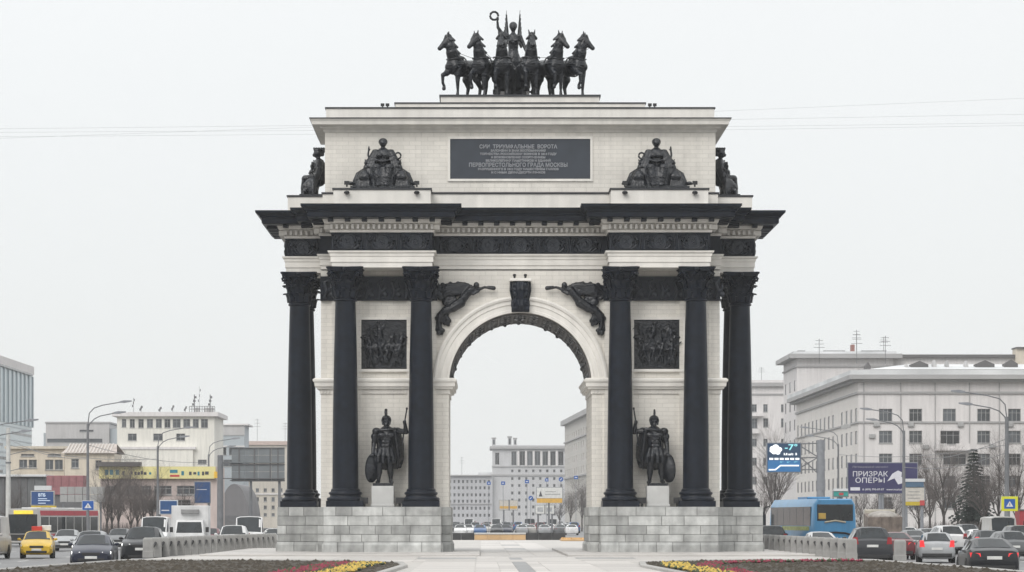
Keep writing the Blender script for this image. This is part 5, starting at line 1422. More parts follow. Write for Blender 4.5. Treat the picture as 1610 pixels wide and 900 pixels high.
CREAMW = mat("wall_cream", (0.74,0.72,0.66), 0.85, var=0.06, scale=0.15, streak=0.12)
WHITEW = mat("wall_white", (0.67,0.645,0.64), 0.85, var=0.05, scale=0.15, streak=0.10)
GREYW = mat("wall_grey", (0.46,0.45,0.45), 0.85, var=0.08, scale=0.2, streak=0.12)
BLUEW = mat("wall_bluegrey", (0.38,0.42,0.45), 0.6, var=0.08, scale=0.2)
TANW = mat("wall_tan", (0.62,0.555,0.46), 0.85, var=0.08, scale=0.2, streak=0.12)
PINKW = mat("wall_pink", (0.55,0.46,0.43), 0.85, var=0.12, scale=0.3, streak=0.15)
STALW = mat("wall_stone", (0.50,0.50,0.51), 0.85, var=0.06, scale=0.1, streak=0.10)
SNOWR = mat("snowy_roof", (0.60,0.61,0.62), 0.8, var=0.22, scale=0.12, bump=0.2, bscale=0.6)
ROOFD = mat("dark_roof", (0.10,0.095,0.095), 0.7, var=0.2, scale=0.3)
CGREY = mat("cornice_grey", (0.36,0.355,0.355), 0.8, var=0.08, scale=0.2)
SPGL = mat("pale_spandrel", (0.52,0.60,0.63), 0.25, var=0.07, scale=0.2, randv=0.06)
def antenna(b, x, y, z0, h, parent=None):
    mb = MB(); q = Vector((x,y,z0)) - b.base
    mb.tube([q, q+Vector((0,0,h))], 0.05, 5)
    for k in range(3):
        zz = h*(0.65+0.14*k); mb.tube([q+Vector((-0.9+0.15*k,0,zz)), q+Vector((0.9-0.15*k,0,zz))], 0.035, 4)
    mb.build("antenna", WDARK, b.o)
# ---- glass office block, far left: its street side runs parallel to the avenue
b = Bld("office_tower", "pale blue-grey glass office block at the frame edge beyond the grey van", (-78, CAMY+430, ZR))
X0 = -74.5; y0, y1 = CAMY+396, CAMY+450; ztop = SZ(560,420)
b.box("core", X0-22, X0-0.35, y0, y1, ZR, ztop-0.3, BLUEW)
F = b.fac((X0,y0), (X0,y1), ZR, ztop, [], SPGL)
n = 14
for i in range(n):
    ya, yb_ = y0+(y1-y0)*i/n, y0+(y1-y0)*(i+1)/n
    for j, (za, zb_) in enumerate(((ztop-9.8, ztop-1.6),)):
        b.box("glass_panel", X0, X0+0.10, ya+0.35, yb_-0.35, za, zb_, SPGL)
        b.box("fin", X0, X0+0.3, yb_-0.32, yb_+0.02, za, zb_, BLUEW)
rg = random.Random(4)
for j in range(8):
    z = ztop - 11.0 - 2.05*j
    for i in range(n):
        if rg.random() < 0.62: b.box("window_strip", X0-0.05, X0+0.04, y0+(y1-y0)*i/n, y0+(y1-y0)*(i+1)/n-0.3, z-0.42, z, WGLASS)
    b.box("floor_line", X0, X0+0.06, y0, y1, z+0.65, z+0.75, BLUEW)
b.box("roof_edge", X0-22, X0+0.35, y0, y1+0.2, ztop-1.3, ztop, WHITEW)
b.box("roof_slot", X0, X0+0.38, y0, y1-1, ztop-1.55, ztop-1.25, WGLASS)
b.box("plant_room", X0-18, X0-1.5, y0, y0+30, ztop, ztop+1.5, GREYW)
# ---- grey block behind
d = 700; b = Bld("grey_block", "windowless grey block with one dark strip window, behind the tall curved lamp", (SX(128,d), CAMY+d, ZR))
x0, x1, zt = SX(72,d), SX(172,d), SZ(666,d)
b.fac((x0,CAMY+d),(x1,CAMY+d), ZR, zt, pxops(d,72,[(74,161,690,696),(125,147,676,679)],"dark"), GREYW)
b.box("core", x0+0.1, x1-0.1, CAMY+d+0.4, CAMY+d+20, ZR, zt-0.1, GREYW)
b.box("side_wing", x1, SX(187,d), CAMY+d+1, CAMY+d+18, ZR, SZ(674,d), BLUEW); b.box("shaft", SX(68,d), x0, CAMY+d+0.5, CAMY+d+6, ZR, SZ(681,d), BLUEW)
b.box("coping", x0-0.2, x1+0.2, CAMY+d-0.2, CAMY+d+20, zt, zt+0.4, CGREY)
# ---- beige low house
d = 380; b = Bld("beige_house", "low beige house with wide shop windows beyond the red and white bus", (SX(60,d), CAMY+d, ZR))
x0, x1, zt = SX(15,d), SX(101,d), SZ(706,d)
b.fac((x0,CAMY+d),(x1,CAMY+d), ZR, zt, pxops(d,15,[(33,54,714,717.5),(75,96,714,717.5),(30,43,723,736),(45,58,723,736),(71,84,723,739),(86,99,723,739)],"pair"), TANW)
b.box("core", x0+0.1, x1-0.1, CAMY+d+0.5, CAMY+d+14, ZR, zt-0.05, TANW); b.box("eave", x0-0.6, x1+0.6, CAMY+d-0.5, CAMY+d+14, zt, zt+0.35, mat("eave_pale",(0.55,0.50,0.42),0.8))
# ---- tiled shed beside it
d = 372; b = Bld("tiled_shed", "tan shed with a pale ribbed roof behind the tall curved lamp", (SX(138,d), CAMY+d, ZR))
x0, x1 = SX(102,d), SX(180,d); zt, zr = SZ(713,d), SZ(697,d)
b.fac((x0,CAMY+d),(x1,CAMY+d), ZR, zt, pxops(d,102,[(112,124,722,736),(150,160,724,738)],"cross"), TANW)
b.box("core", x0+0.1, x1-0.1, CAMY+d+0.5, CAMY+d+8, ZR, zt-0.05, TANW)
mb = MB(); bb = b.base
mb.quad((x0-0.4-bb.x,-0.5,zt-bb.z),(x1+0.4-bb.x,-0.5,zt-bb.z),(x1-0.2-bb.x,4,zr-bb.z),(x0+0.2-bb.x,4,zr-bb.z)); mb.quad((x1+0.4-bb.x,8.5,zt-bb.z),(x0-0.4-bb.x,8.5,zt-bb.z),(x0+0.2-bb.x,4,zr-bb.z),(x1-0.2-bb.x,4,zr-bb.z))
rf = mb.build("roof", mat("ribbed_roof",(0.40,0.35,0.32),0.8,var=0.2,scale=0.8), b.o, fix=False)
RM = MB().loft([[(0,-0.5,0),(0.16,-0.5,0),(0.16,-0.5,0.09),(0,-0.5,0.09)],[(0,4,zr-zt),(0.16,4,zr-zt),(0.16,4,zr-zt+0.09),(0,4,zr-zt+0.09)]]).mesh("rib", mat("rib_pale",(0.5,0.47,0.44),0.8))
for i in range(14): link("rib", RM, rf, (x0-bb.x+0.1+(x1-x0-0.4)*i/14, 0, zt-bb.z+0.004))
# ---- cream institute with a row of top windows
d = 600; b = Bld("cream_institute", "cream building with a glazed top storey and rooftop aerials", (SX(262,d), CAMY+d, ZR))
x0, x1, zt = SX(184,d), SX(337,d), SZ(655,d)
rects = [(191.5,198.5,659,672),(204,212,659,673),(217.5,226,659,673),(231,240.5,659,673),(245,254.5,659,673),(258.5,268,659,673),(271.5,284,659,673),(288,299,659,673),(303,312.5,659,673),(316,327,659,673),
         (201,215,682,693),(241,256,682,693),(277,291,682,693),(272,288,723,730),(311,325,723,730),(201,215,722,730)]
b.fac((x0,CAMY+d),(x1,CAMY+d), ZR, zt, pxops(d,184,rects,"cross"), CREAMW)
b.box("core", x0+0.1, x1-0.1, CAMY+d+0.5, CAMY+d+22, ZR, zt-0.05, CREAMW)
b.box("roof_slab", x0-1.0, x1+0.9, CAMY+d-0.9, CAMY+d+22, zt, zt+0.9, WHITEW)
b.box("string_course", x0-0.1, SX(308,d), CAMY+d-1.1, CAMY+d, SZ(707,d), SZ(703,d), WHITEW)
b.box("front_wing", x0+0.3, SX(304,d), CAMY+d-0.9, CAMY+d-0.01, ZR, SZ(707,d)-0.02, CREAMW)
mb = MB()
for i in range(11):
    px = 297+4*i; q = Vector((SX(px,d), CAMY+d+1, zt+0.9))-b.base; mb.tube([q, q+Vector((0,0,1.3))], 0.06, 4)
for zz in (0.7, 1.3): mb.tube([Vector((SX(297,d),CAMY+d+1,zt+0.9+zz))-b.base, Vector((SX(337,d),CAMY+d+1,zt+0.9+zz))-b.base], 0.06, 4)
mb.build("railing", WDARK, b.o)
for px, py, r_ in ((304,620,0.22),(312,607,0.06),(329,620,0.2),(250,640,0.12),(270,637,0.1),(290,639,0.1),(220,638,0.12),(208,625,0.08)):
    q = Vector((SX(px,d),CAMY+d+2,zt+0.9)); hh = SZ(py,d)-q.z; mb = MB(); mb.tube([q-b.base, q-b.base+Vector((0,0,hh))], r_*0.5, 5)
    for k in range(3): mb.cbox(q-b.base+Vector((0.2*(k-1),0,hh*(0.45+0.2*k))), r_*2.4, 0.3, 0.5)
    mb.build("antenna", WDARK, b.o)
for px in (308,322,330): b.box("roof_unit", SX(px,d)-0.5, SX(px,d)+0.5, CAMY+d+3, CAMY+d+4, zt+0.9, zt+2.0, GREYW)
# ---- blue-grey block behind it
d = 640; b = Bld("bluegrey_block", "blue-grey banded block directly beside the cream building", (SX(360,d), CAMY+d, ZR))
x0, x1, zt = SX(330,d), SX(384,d), SZ(669,d)
b.fac((x0,CAMY+d),(x1,CAMY+d), ZR, zt, pxops(d,330,[(339,345,676,680),(338,356,704,716),(360,381,704,716),(338,382,723,734)],"pair"), BLUEW)
b.box("core", x0+0.1, x1-0.1, CAMY+d+0.5, CAMY+d+14, ZR, zt-0.05, BLUEW); b.box("upper_band", x0-0.1, x1+0.1, CAMY+d-0.15, CAMY+d-0.005, SZ(685,d), zt, GREYW); b.box("coping", x0-0.2, x1+0.9, CAMY+d-0.5, CAMY+d+14, zt, zt+0.35, WHITEW)
b.box("band", x0-0.1, x1+0.1, CAMY+d-0.12, CAMY+d-0.004, SZ(703,d), SZ(701,d), WHITEW)
# ---- shop with the yellow fascia
d = 300; b = Bld("shop_row", "pink low shop row under a long yellow signboard", (SX(250,d), CAMY+d, ZR))
x0, x1, zt = SX(158,d), SX(341,d), SZ(754,d)
rects = [(222,238,764,778),(242,270,764,778),(278,307,764,778),(166,190,764,778),(196,216,764,778),(222,250,786,803),(256,300,786,803)]
b.fac((x0,CAMY+d),(x1,CAMY+d), ZR, zt, pxops(d,158,rects,"triple"), PINKW)
b.box("core", x0+0.1, x1-0.1, CAMY+d+0.4, CAMY+d+10, ZR, zt+1.4, PINKW)
sg = b.box("signboard", x0-0.1, SX(339,d), CAMY+d-0.5, CAMY+d+0.1, SZ(753,d), SZ(734,d), mat("sign_yellow",(0.72,0.65,0.30),0.6,var=0.04))
b.box("sign_end", SX(337.5,d), SX(344,d), CAMY+d-0.6, CAMY+d, SZ(752,d), SZ(742,d), mat("sign_orange",(0.75,0.45,0.04),0.6))
b.box("dark_awning", SX(155,d), SX(222,d), CAMY+d-1.2, CAMY+d+0.5, SZ(733.6,d), SZ(727,d), ROOFD)
TEAL = mat("print_teal",(0.03,0.20,0.27),0.6); INK = mat("print_ink",(0.05,0.05,0.06),0.6); REDI = mat("print_red",(0.5,0.04,0.04),0.6)
rg = random.Random(8)
for i, px in enumerate((168.5,176,185)): b.box("sign_letter", SX(px,d)-0.16, SX(px,d)+0.2, CAMY+d-0.53, CAMY+d-0.495, SZ(747,d), SZ(739,d), TEAL, None)
for px in (195,208,214,219,224,229,237,288,300,307,313,320,326): 
    s = rg.uniform(0.10,0.2); b.box("sign_letter", SX(px,d)-s, SX(px,d)+s, CAMY+d-0.53, CAMY+d-0.495, SZ(746+rg.uniform(0,2),d), SZ(741+rg.uniform(0,2),d), rg.choice((TEAL,INK,INK)))
b.box("sign_letter", SX(268,d), SX(280,d), CAMY+d-0.53, CAMY+d-0.495, SZ(744,d), SZ(739,d), TEAL); b.box("sign_letter", SX(268,d), SX(283,d), CAMY+d-0.53, CAMY+d-0.495, SZ(750,d), SZ(747,d), REDI)
# ---- distant tan block right of the billboard, far pale block
d = 720; b = Bld("tan_block", "pale tan apartment block showing below the billboard's grey back", (SX(410,d), CAMY+d, ZR))
x0, x1, zt = SX(372,d), SX(452,d), SZ(700,d)
rects = grid(386,448,5,5,[(768,774),(782,789),(795,801),(807,812)])
b.fac((x0,CAMY+d),(x1,CAMY+d), ZR, zt, pxops(d,372,rects,"pair"), mat("wall_paletan",(0.52,0.48,0.42),0.85,var=0.08,scale=0.15,streak=0.1))
b.box("core", x0+0.1, x1-0.1, CAMY+d+0.5, CAMY+d+14, ZR, zt-0.05, CREAMW); b.box("coping", x0-0.4, x1+0.4, CAMY+d-0.4, CAMY+d+14, zt, zt+1.0, mat("coping_pink",(0.5,0.40,0.36),0.8)); b.box("band", x0, x1, CAMY+d-0.3, CAMY+d-0.005, SZ(778,d), SZ(776,d), WHITEW)
antenna(b, SX(403,d), CAMY+d+3, zt+1, 6); antenna(b, SX(447,d), CAMY+d+3, zt+1, 5)
# ---- grey vaulted hangar
d = 340; b = Bld("hangar", "grey vaulted hangar behind the billboard posts", (SX(368,d), CAMY+d, ZR))
mb = MB(); wv = (SX(391,d)-SX(344,d))/2; hv = SZ(761,d)-ZR
arcp = [(wv*math.cos(PI*i/16), hv*(0.25+0.75*math.sin(PI*i/16)) if 0 < i < 16 else hv*0.25) for i in range(17)]
mb.prism([(wv,0)]+arcp+[(-wv,0)], 0, 18); mb.build("shell", mat("hangar_grey",(0.17,0.165,0.17),0.8,var=0.12,scale=0.2,streak=0.1), b.o, 30)
MB().bbox(-1.3,1.3,-0.06,0.05,0,2.6,0.02).build("gate", WDARK, b.o)
# ---- right: long white office house, corner towards the avenue
b = Bld("white_office", "long white office house with rows of windows behind the spruce", (70, CAMY+430, ZR))
d = 410; cx = SX(1350,d); xr = SX(1760,d); zt = SZ(600,d); y0 = CAMY+d; yfar = CAMY+491
def rowsz(py): return SZ(py,d)
rects = []
for (ya, yb_) in ((643,663),(677.5,697),(713.5,732),(748,767),(782,800)):
    for pa, pb in ((1382,1403),(1429.5,1450),(1482.5,1503),(1536.5,1557),(1585,1605),(1634,1655),(1684,1705)):
        if pa == 1482.5 and ya > 670: 
            if ya < 690: rects.append((1478.5,1509,677.5,699))
            elif ya < 720: rects.append((1483,1519,714,731))
            else: rects.append((pa,pb,ya,yb_))
        else: rects.append((pa,pb,ya,yb_))
b.fac((cx,y0),(xr,y0), ZR, zt, pxops(d,1350,rects,"triple"), WHITEW)
ops = []
Ls = yfar-y0
for k in range(15):       # windows along the avenue side, measured from the far end
    u = Ls*(k+0.5)/15
    for (ya, yb_) in ((641,663),(677,698),(713,733),(748,767),(780,800)):
        if k in (10,) and ya < 700: continue
        ops.append((u-1.05, u+1.05, rowsz(yb_), rowsz(ya), "dark"))
b.fac((cx,yfar),(cx,y0), ZR, zt, ops, mat("wall_cream_white",(0.68,0.65,0.62),0.85,var=0.05,scale=0.15,streak=0.1), depth=0.10, sills=False)
b.box("core", cx+0.4, xr-0.4, y0+0.4, yfar-0.4, ZR, zt-0.05, WHITEW)
for nm, za, zb_, e, m_ in (("string_course",619.5,616,0.25,CGREY),("string_course",665.5,662.8,0.2,CGREY),("cornice",601,597,0.9,CGREY),("cornice",597,590,1.5,CGREY)):
    b.box(nm, cx-e, xr, y0-e, yfar+e, rowsz(za), rowsz(zb_)-0.01, m_)
b.box("roof_ledge", cx-1.4, xr, y0-1.4, yfar+1.4, rowsz(590), rowsz(583), SNOWR)
b.box("parapet_line", cx+0.2, xr, y0+0.2, yfar-1, rowsz(583), rowsz(580.5), CGREY)
mb = MB(); q = b.base
mb.loft([[(cx+1-q.x,y0+1-q.y,rowsz(581)-q.z),(xr-q.x,y0+1-q.y,rowsz(581)-q.z),(xr-q.x,yfar-2-q.y,rowsz(581)-q.z),(cx+1-q.x,yfar-2-q.y,rowsz(581)-q.z)],
         [(cx+9-q.x,y0+12-q.y,rowsz(566)-q.z),(xr-q.x,y0+12-q.y,rowsz(566)-q.z),(xr-q.x,yfar-13-q.y,rowsz(566)-q.z),(cx+9-q.x,yfar-13-q.y,rowsz(566)-q.z)]])
mb.build("roof", SNOWR, b.o)
rg = random.Random(12)
for px, w_, h_, py in ((1446,2.6,1.2,576),(1549,2.8,1.3,576),(1520,0.5,1.6,580),(1470,0.5,1.8,580),(1426,0.5,1.2,580),(1365,0.8,1.4,580),(1490,0.4,1.5,578),(1590,2.0,1.4,576)):
    xx = SX(px,d+6); zz = SZ(py,d+6); mb = MB()
    mb.prism([(-w_/2,-0.6),(w_/2,-0.6),(w_/2,h_*0.55),(0,h_),(-w_/2,h_*0.55)], 0, 2.0)
    mb.build("roof_hatch", rg.choice((CGREY,ROOFD,GREYW)), b.o, loc=Vector((xx,y0+6,zz-0.4))-b.base)
for px, h_ in ((1347,5),(1392,4.5),(1288,4)): antenna(b, SX(px,d+40), y0+40, SZ(572,d+40), h_)
ACM = MB().bbox(-0.45,0.45,-0.35,0.0,-0.3,0.3,0.03).mesh("air_conditioner", mat("ac_grey",(0.35,0.35,0.35),0.6))
for px, py in ((1432,668),(1371,686),(1588,668),(1332,670),(1327,672)): link("air_conditioner", ACM, b.o, Vector((SX(px,d),y0-0.01,SZ(py,d)))-b.base)
for px, py in ((1455,703),(1510,668),(1560,702),(1408,739),(1612,703),(1456,738),(1530,738),(1378,668)): link('air_conditioner', ACM, b.o, Vector((SX(px,d),y0-0.01,SZ(py,d)))-b.base)
for px in (1358,1416,1470,1524,1571,1622):
    MB().tube([Vector((SX(px,d),y0-0.14,ZR))-b.base, Vector((SX(px,d),y0-0.14,rowsz(602)))-b.base], 0.07, 6).build('drainpipe', CGREY, b.o)
# balcony in the middle
for pa, pb in ((1471,1486),(1500,1522)): b.box("balcony_parapet", SX(pa,d), SX(pb,d), y0-1.6, y0-1.45, SZ(706,d), SZ(698,d), WHITEW)
b.box("balcony_slab", SX(1470,d), SX(1523,d), y0-1.7, y0, SZ(709,d), SZ(706,d), WHITEW)
# ---- taller white block behind
d = 540; b = Bld("white_block", "tall white block with aerials rising behind the long white office house", (SX(1400,d), CAMY+d, ZR))
xa, xb, zt = SX(1253,d), SX(1404,d), SZ(564,d); yd = CAMY+d
rects = grid(1256,1400,8,9,[(582,600),(618,636)])
b.fac((xa,yd),(xb,yd), ZR, zt, pxops(d,1253,[],"cross"), WHITEW)
y2 = yd+24; ops = []
for k in range(3):
    u = 24*(k+0.5)/3
    for (ya, yb_) in ((597,614),(628,645),(659,676),(690,707),(721,738)): ops.append((u-1.1, u+1.1, SZ(yb_,d), SZ(ya,d), "dark"))
b.fac((xa,y2),(xa,yd), ZR, zt, ops, WHITEW, depth=0.10, sills=False)
b.box("core", xa+0.4, xb-0.4, yd+0.4, y2-0.4, ZR, zt-0.05, WHITEW)
for nm, za, zb_, e in (("string_course",577.5,575,0.3),("cornice",564,557,1.6)): b.box(nm, xa-e, xb+e, yd-e, y2, SZ(za,d), SZ(zb_,d)-0.01, CGREY)
b.box("roof_ledge", xa-0.8, xb+0.6, yd-0.8, y2, SZ(557,d), SZ(553,d), SNOWR)
for pa, pb in ((1255,1267),(1296,1330),(1356,1395)): b.box("roof_strip", SX(pa,d), SX(pb,d), yd+1, yd+4, SZ(553,d), SZ(551,d), ROOFD)
b.box("chimney", SX(1341,d), SX(1346,d), yd+2, yd+4, SZ(553,d), SZ(541,d), mat("brick_dark",(0.25,0.12,0.10),0.9)); antenna(b, SX(1351,d), yd+4, SZ(553,d), 4.5); antenna(b, SX(1394,d), yd+4, SZ(552,d), 3)
# lower rear wing with long roof
xa, xb = SX(1404,d), SX(1640,d); b.box("rear_wing", xa, xb, yd+2, yd+40, ZR, SZ(562,d), WHITEW); b.box("rear_roof", xa, xb, yd+1.2, yd+40, SZ(562,d), SZ(557,d), ROOFD)
b.box("chimney_stack", SX(1598,d), SX(1612,d), yd, yd+4, SZ(580,d), SZ(548,d), TANW); b.box("chimney_cap", SX(1597,d), SX(1613,d), yd-0.5, yd+4.5, SZ(548,d), SZ(546,d), ROOFD)
# ---- white block next to the arch
d = 640; b = Bld("white_house", "white house with balconies right beside the arch's coach-side columns", (SX(1205,d), CAMY+d, ZR))
xa, xb, zt = SX(1165,d), SX(1236,d), SZ(608,d); yd = CAMY+d
rects = [(1182,1190,636,648),(1200,1207,636,648),(1228,1234,636,648),(1182,1191,658,674),(1200,1208,658,672),(1228,1235,658,672),(1182,1190,690,702),(1200,1207,690,702),(1182,1190,720,732),(1200,1207,720,732),(1228,1234,690,702),(1182,1190,750,762),(1200,1207,750,762)]
b.fac((xa,yd),(xb,yd), ZR, zt, pxops(d,1165,rects,"cross"), WHITEW)
b.box("core", xa+0.4, xb-0.4, yd+0.4, yd+25, ZR, zt-0.05, WHITEW)
b.box("cornice", xa, xb+0.4, yd-0.8, yd+25, zt, SZ(602,d), CGREY); b.box("roof_edge", xa, xb, yd-0.3, yd+25, SZ(602,d), SZ(598,d), WHITEW); b.box("string_course", xa, xb, yd-0.25, yd-0.005, SZ(621,d), SZ(619,d), CGREY)
b.box("balcony", SX(1181,d), SX(1193,d), yd-1.5, yd-0.005, SZ(682,d), SZ(675,d), WHITEW); b.box("balcony", SX(1181,d), SX(1200,d), yd-1.5, yd-0.005, SZ(655,d), SZ(651,d), WHITEW)
antenna(b, SX(1200,d), yd+4, SZ(598,d), 3.2)
# ---- building edge at the right rim
d = 400; b = Bld("corner_house", "pale house corner with a dark cornice at the frame's upper rim", (SX(1625,d), CAMY+d, ZR))
yd = CAMY+d-14
b.box("wall", SX(1611,d), SX(1680,d), yd, yd+10, ZR, SZ(512,d), CREAMW); b.box("cornice", SX(1605,d), SX(1690,d), yd-0.6, yd+10.6, SZ(512,d), SZ(504,d), CGREY)
# ---- through the arch
d = 900; yd = CAMY+d
b = Bld("colonnaded_block", "hazy grey apartment block with a colonnaded top storey, seen through the arch", (SX(830,d), yd, ZR))
xa, xb, zt = SX(774,d), SX(890,d), SZ(706,d)
rects = [(778.5,785,712,731),(804,812,710,732),(817,825.5,710,732),(829,837.5,710,732),(841,849.5,710,732),(853.5,861.5,710,732),(865.5,873.5,710,732),(878,886,710,732)]
rects += grid(800,888,8,3.6,[(738.5,743),(750.5,755),(761.5,766),(773,778),(784,789),(795,800),(806,811)])
b.fac((xa,yd),(xb,yd), ZR, zt, pxops(d,774,rects,"pair"), STALW, sills=False, depth=0.5)
b.box("core", xa+0.5, xb-0.5, yd+0.8, yd+24, ZR, zt-0.05, STALW); b.box("cornice", xa-0.8, xb, yd-1.0, yd+24, zt, SZ(702,d), CGREY); b.box("attic", xa+1, xb, yd+0.5, yd+22, SZ(702,d), SZ(700,d), STALW)
b.box("string_course", xa-0.2, xb, yd-0.3, yd-0.01, SZ(748.5,d), SZ(746,d), CGREY); b.box("string_course", xa-0.2, xb, yd-0.3, yd-0.01, SZ(734.5,d), SZ(733,d), CGREY)
for px in (815,827,839,851,863.5,875.5): b.box("pilaster", SX(px-1.4,d), SX(px+1.4,d), yd-0.5, yd-0.01, SZ(733,d), SZ(709,d), WHITEW)
for px, pt, w_ in ((776.5,688,3),(801.5,686,3),(810,688.5,2.6)):
    b.box("turret", SX(px-w_,d), SX(px+w_,d), yd+1, yd+2.4, SZ(702,d), SZ(pt+2,d), STALW); b.box("turret_cap", SX(px-w_-0.8,d), SX(px+w_+0.8,d), yd+0.8, yd+2.6, SZ(pt+2,d), SZ(pt,d), CGREY); b.box("turret_opening", SX(px-w_*0.5,d), SX(px+w_*0.5,d), yd+0.97, yd+1.0, SZ(699,d), SZ(pt+3.5,d), WGLASS)
b = Bld("hazy_wing", "long lower hazy grey apartment wing, seen through the arch beside its taxi-side pier", (SX(735,d), yd, ZR))
xa, xb, zt = SX(660,d), SX(773.6,d), SZ(749,d)
rects = grid(664,772,16,3.2,[(755,760),(765,770),(776,781),(786,791),(797,802),(808,813)])
b.fac((xa,yd-2),(xb,yd-2), ZR, zt, pxops(d,660,rects,"pair"), mat("wall_hazygrey",(0.44,0.44,0.46),0.85,var=0.06,scale=0.1,streak=0.1), sills=False, depth=0.4)
b.box("core", xa+0.5, xb-0.5, yd-1.4, yd+14, ZR, zt-0.05, STALW); b.box("cornice", xa, xb, yd-2.8, yd+14, zt, SZ(747,d), CGREY); b.box("roof", SX(752,d), xb, yd+2, yd+12, SZ(747,d), SZ(743,d), SNOWR); b.box("string_course", xa, xb, yd-2.3, yd-2.01, SZ(793.5,d), SZ(792,d), CGREY)
antenna(b, SX(726,d), yd+3, SZ(747,d), 6)
p0, p1 = P(888,665,820), P(940,650,700)
b = Bld("stone_block_house", "grey-beige stone house with heavy cornice, seen through the arch beside its coach-side pier", (p1.x+4, p1.y+40, ZR))
t_ = Vector((p1.x-p0.x, p1.y-p0.y)); ln = t_.length
ops = []
for i in range(14):
    u = ln*(i+0.5)/14
    for j in range(7): ops.append((u-1.1, u+1.1, 24.6-3.4*j, 26.4-3.4*j, "pair"))
zt = p0.z-1.0
b.fac((p0.x,p0.y),(p1.x,p1.y), ZR, zt, ops, mat("wall_greybeige",(0.50,0.48,0.45),0.85,var=0.06,scale=0.1,streak=0.1), sills=False)
n_ = Vector((t_.y,-t_.x))/ln
mb = MB(); q = b.base
def seg(e, za, zb_, m_, nm):
    a, c = Vector((p0.x,p0.y))+n_*e - t_/ln*e, Vector((p1.x,p1.y))+n_*e; mm = MB()
    back = -n_*20
    mm.loft([[(a.x-q.x,a.y-q.y,z-q.z),(c.x-q.x,c.y-q.y,z-q.z),(c.x+back.x-q.x,c.y+back.y-q.y,z-q.z),(a.x+back.x-q.x,a.y+back.y-q.y,z-q.z)] for z in (za, zb_)])
    mm.build(nm, m_, b.o)
seg(1.2, zt, zt+1.4, CGREY, "cornice"); seg(0.4, zt-5.2, zt-4.8, CGREY, "string_course"); seg(0.4, 13.5, 13.9, CGREY, "string_course"); seg(-0.6, ZR, zt-0.02, STALW, "core"); seg(-2, zt+1.4, zt+3, ROOFD, "roof")
# ================================================================ STREET FURNITURE
STEEL = mat("lamp_steel", (0.15,0.155,0.165), 0.55, var=0.15, scale=2)
POLEW = mat("pole_white", (0.52,0.52,0.50), 0.7, var=0.15, scale=2, streak=0.2)
LAMPG = mat("lamp_grey", (0.22,0.23,0.25), 0.5)
def street_lamp(label, loc, h, side, reach=3.4, r=0.11):
    t = thing("street_lamp", label, "street lamp", loc, 0, "double-armed street lamps along the avenue")
    MB().lathe([(r*1.7,0),(r*1.7,0.9),(r*1.25,1.0),(r,h*0.5),(r*0.85,h-1.6)], 10).build("pole", STEEL, t, 40)
    for k, (dz, rr) in enumerate(((0.0, reach), (-0.85, reach*0.82))):
        z = h+dz; pts_ = [(0,0.12*k,h-1.7+dz*0.4), (side*0.12,0.12*k,z-0.75), (side*0.5,0.12*k,z-0.35), (side*rr*0.45,0.12*k,z-0.12), (side*rr,0.12*k,z+0.12)]
        a = MB().tube(pts_, 0.045, 6).build("arm", STEEL, t, 40)
        mb = MB(); mb.loft([[(side*rr-0.1*side,0.12*k-0.10,z+0.06),(side*rr-0.1*side,0.12*k+0.10,z+0.06),(side*rr-0.1*side,0.12*k+0.10,z+0.18),(side*rr-0.1*side,0.12*k-0.10,z+0.18)],
                            [(side*(rr+0.25),0.12*k-0.17,z+0.05),(side*(rr+0.25),0.12*k+0.17,z+0.05),(side*(rr+0.25),0.12*k+0.15,z+0.26),(side*(rr+0.25),0.12*k-0.15,z+0.26)],
                            [(side*(rr+0.85),0.12*k-0.10,z+0.16),(side*(rr+0.85),0.12*k+0.10,z+0.16),(side*(rr+0.85),0.12*k+0.09,z+0.25),(side*(rr+0.85),0.12*k-0.09,z+0.25)]])
        mb.build("lamp_head", LAMPG, a, 40)
    return t
def gp(px, d): return Vector((SX(px,d), CAMY+d, ZR))
street_lamp("double-armed street lamp nearest the taxi, in front of the grey block", gp(138,219), 11.2, 1, 2.6)
street_lamp("double-armed street lamp in front of the cream building and yellow signboard", gp(248,262), 10.6, 1, 2.6)
street_lamp("double-armed street lamp by the yellow signboard's orange end", gp(328,304), 10.8, 1, 2.6)
street_lamp("double-armed street lamp reaching in from the frame edge above the grey van", gp(-22,215), 9.6, 1, 3.2)
street_lamp("double-armed street lamp on the pole with the pedestrian sign", gp(1583,193), 10.8, -1, 3.0, 0.15)
street_lamp("double-armed street lamp behind the purple billboard", gp(1421,226), 10.9, -1, 2.7, 0.13)
street_lamp("double-armed street lamp between weather screen and purple billboard", gp(1318,292), 11.6, -1, 3.2, 0.11)
w_ = gp(13,238); t = thing("catenary_mast", "thick white mast rising behind the city bus", "mast", w_)
MB().lathe([(0.24,0),(0.22,3),(0.17,SZ(673,238)-ZR)], 10).build("shaft", POLEW, t, 40)
for z in (7.6, 6.2): MB().tube([(0,0,z),(2.0,0,z+0.5)], 0.03, 5).build("bracket", STEEL, t)
MB().lathe([(0.25,0),(0.25,0.12)], 10, (0,0,6.9)).build("collar", STEEL, t)
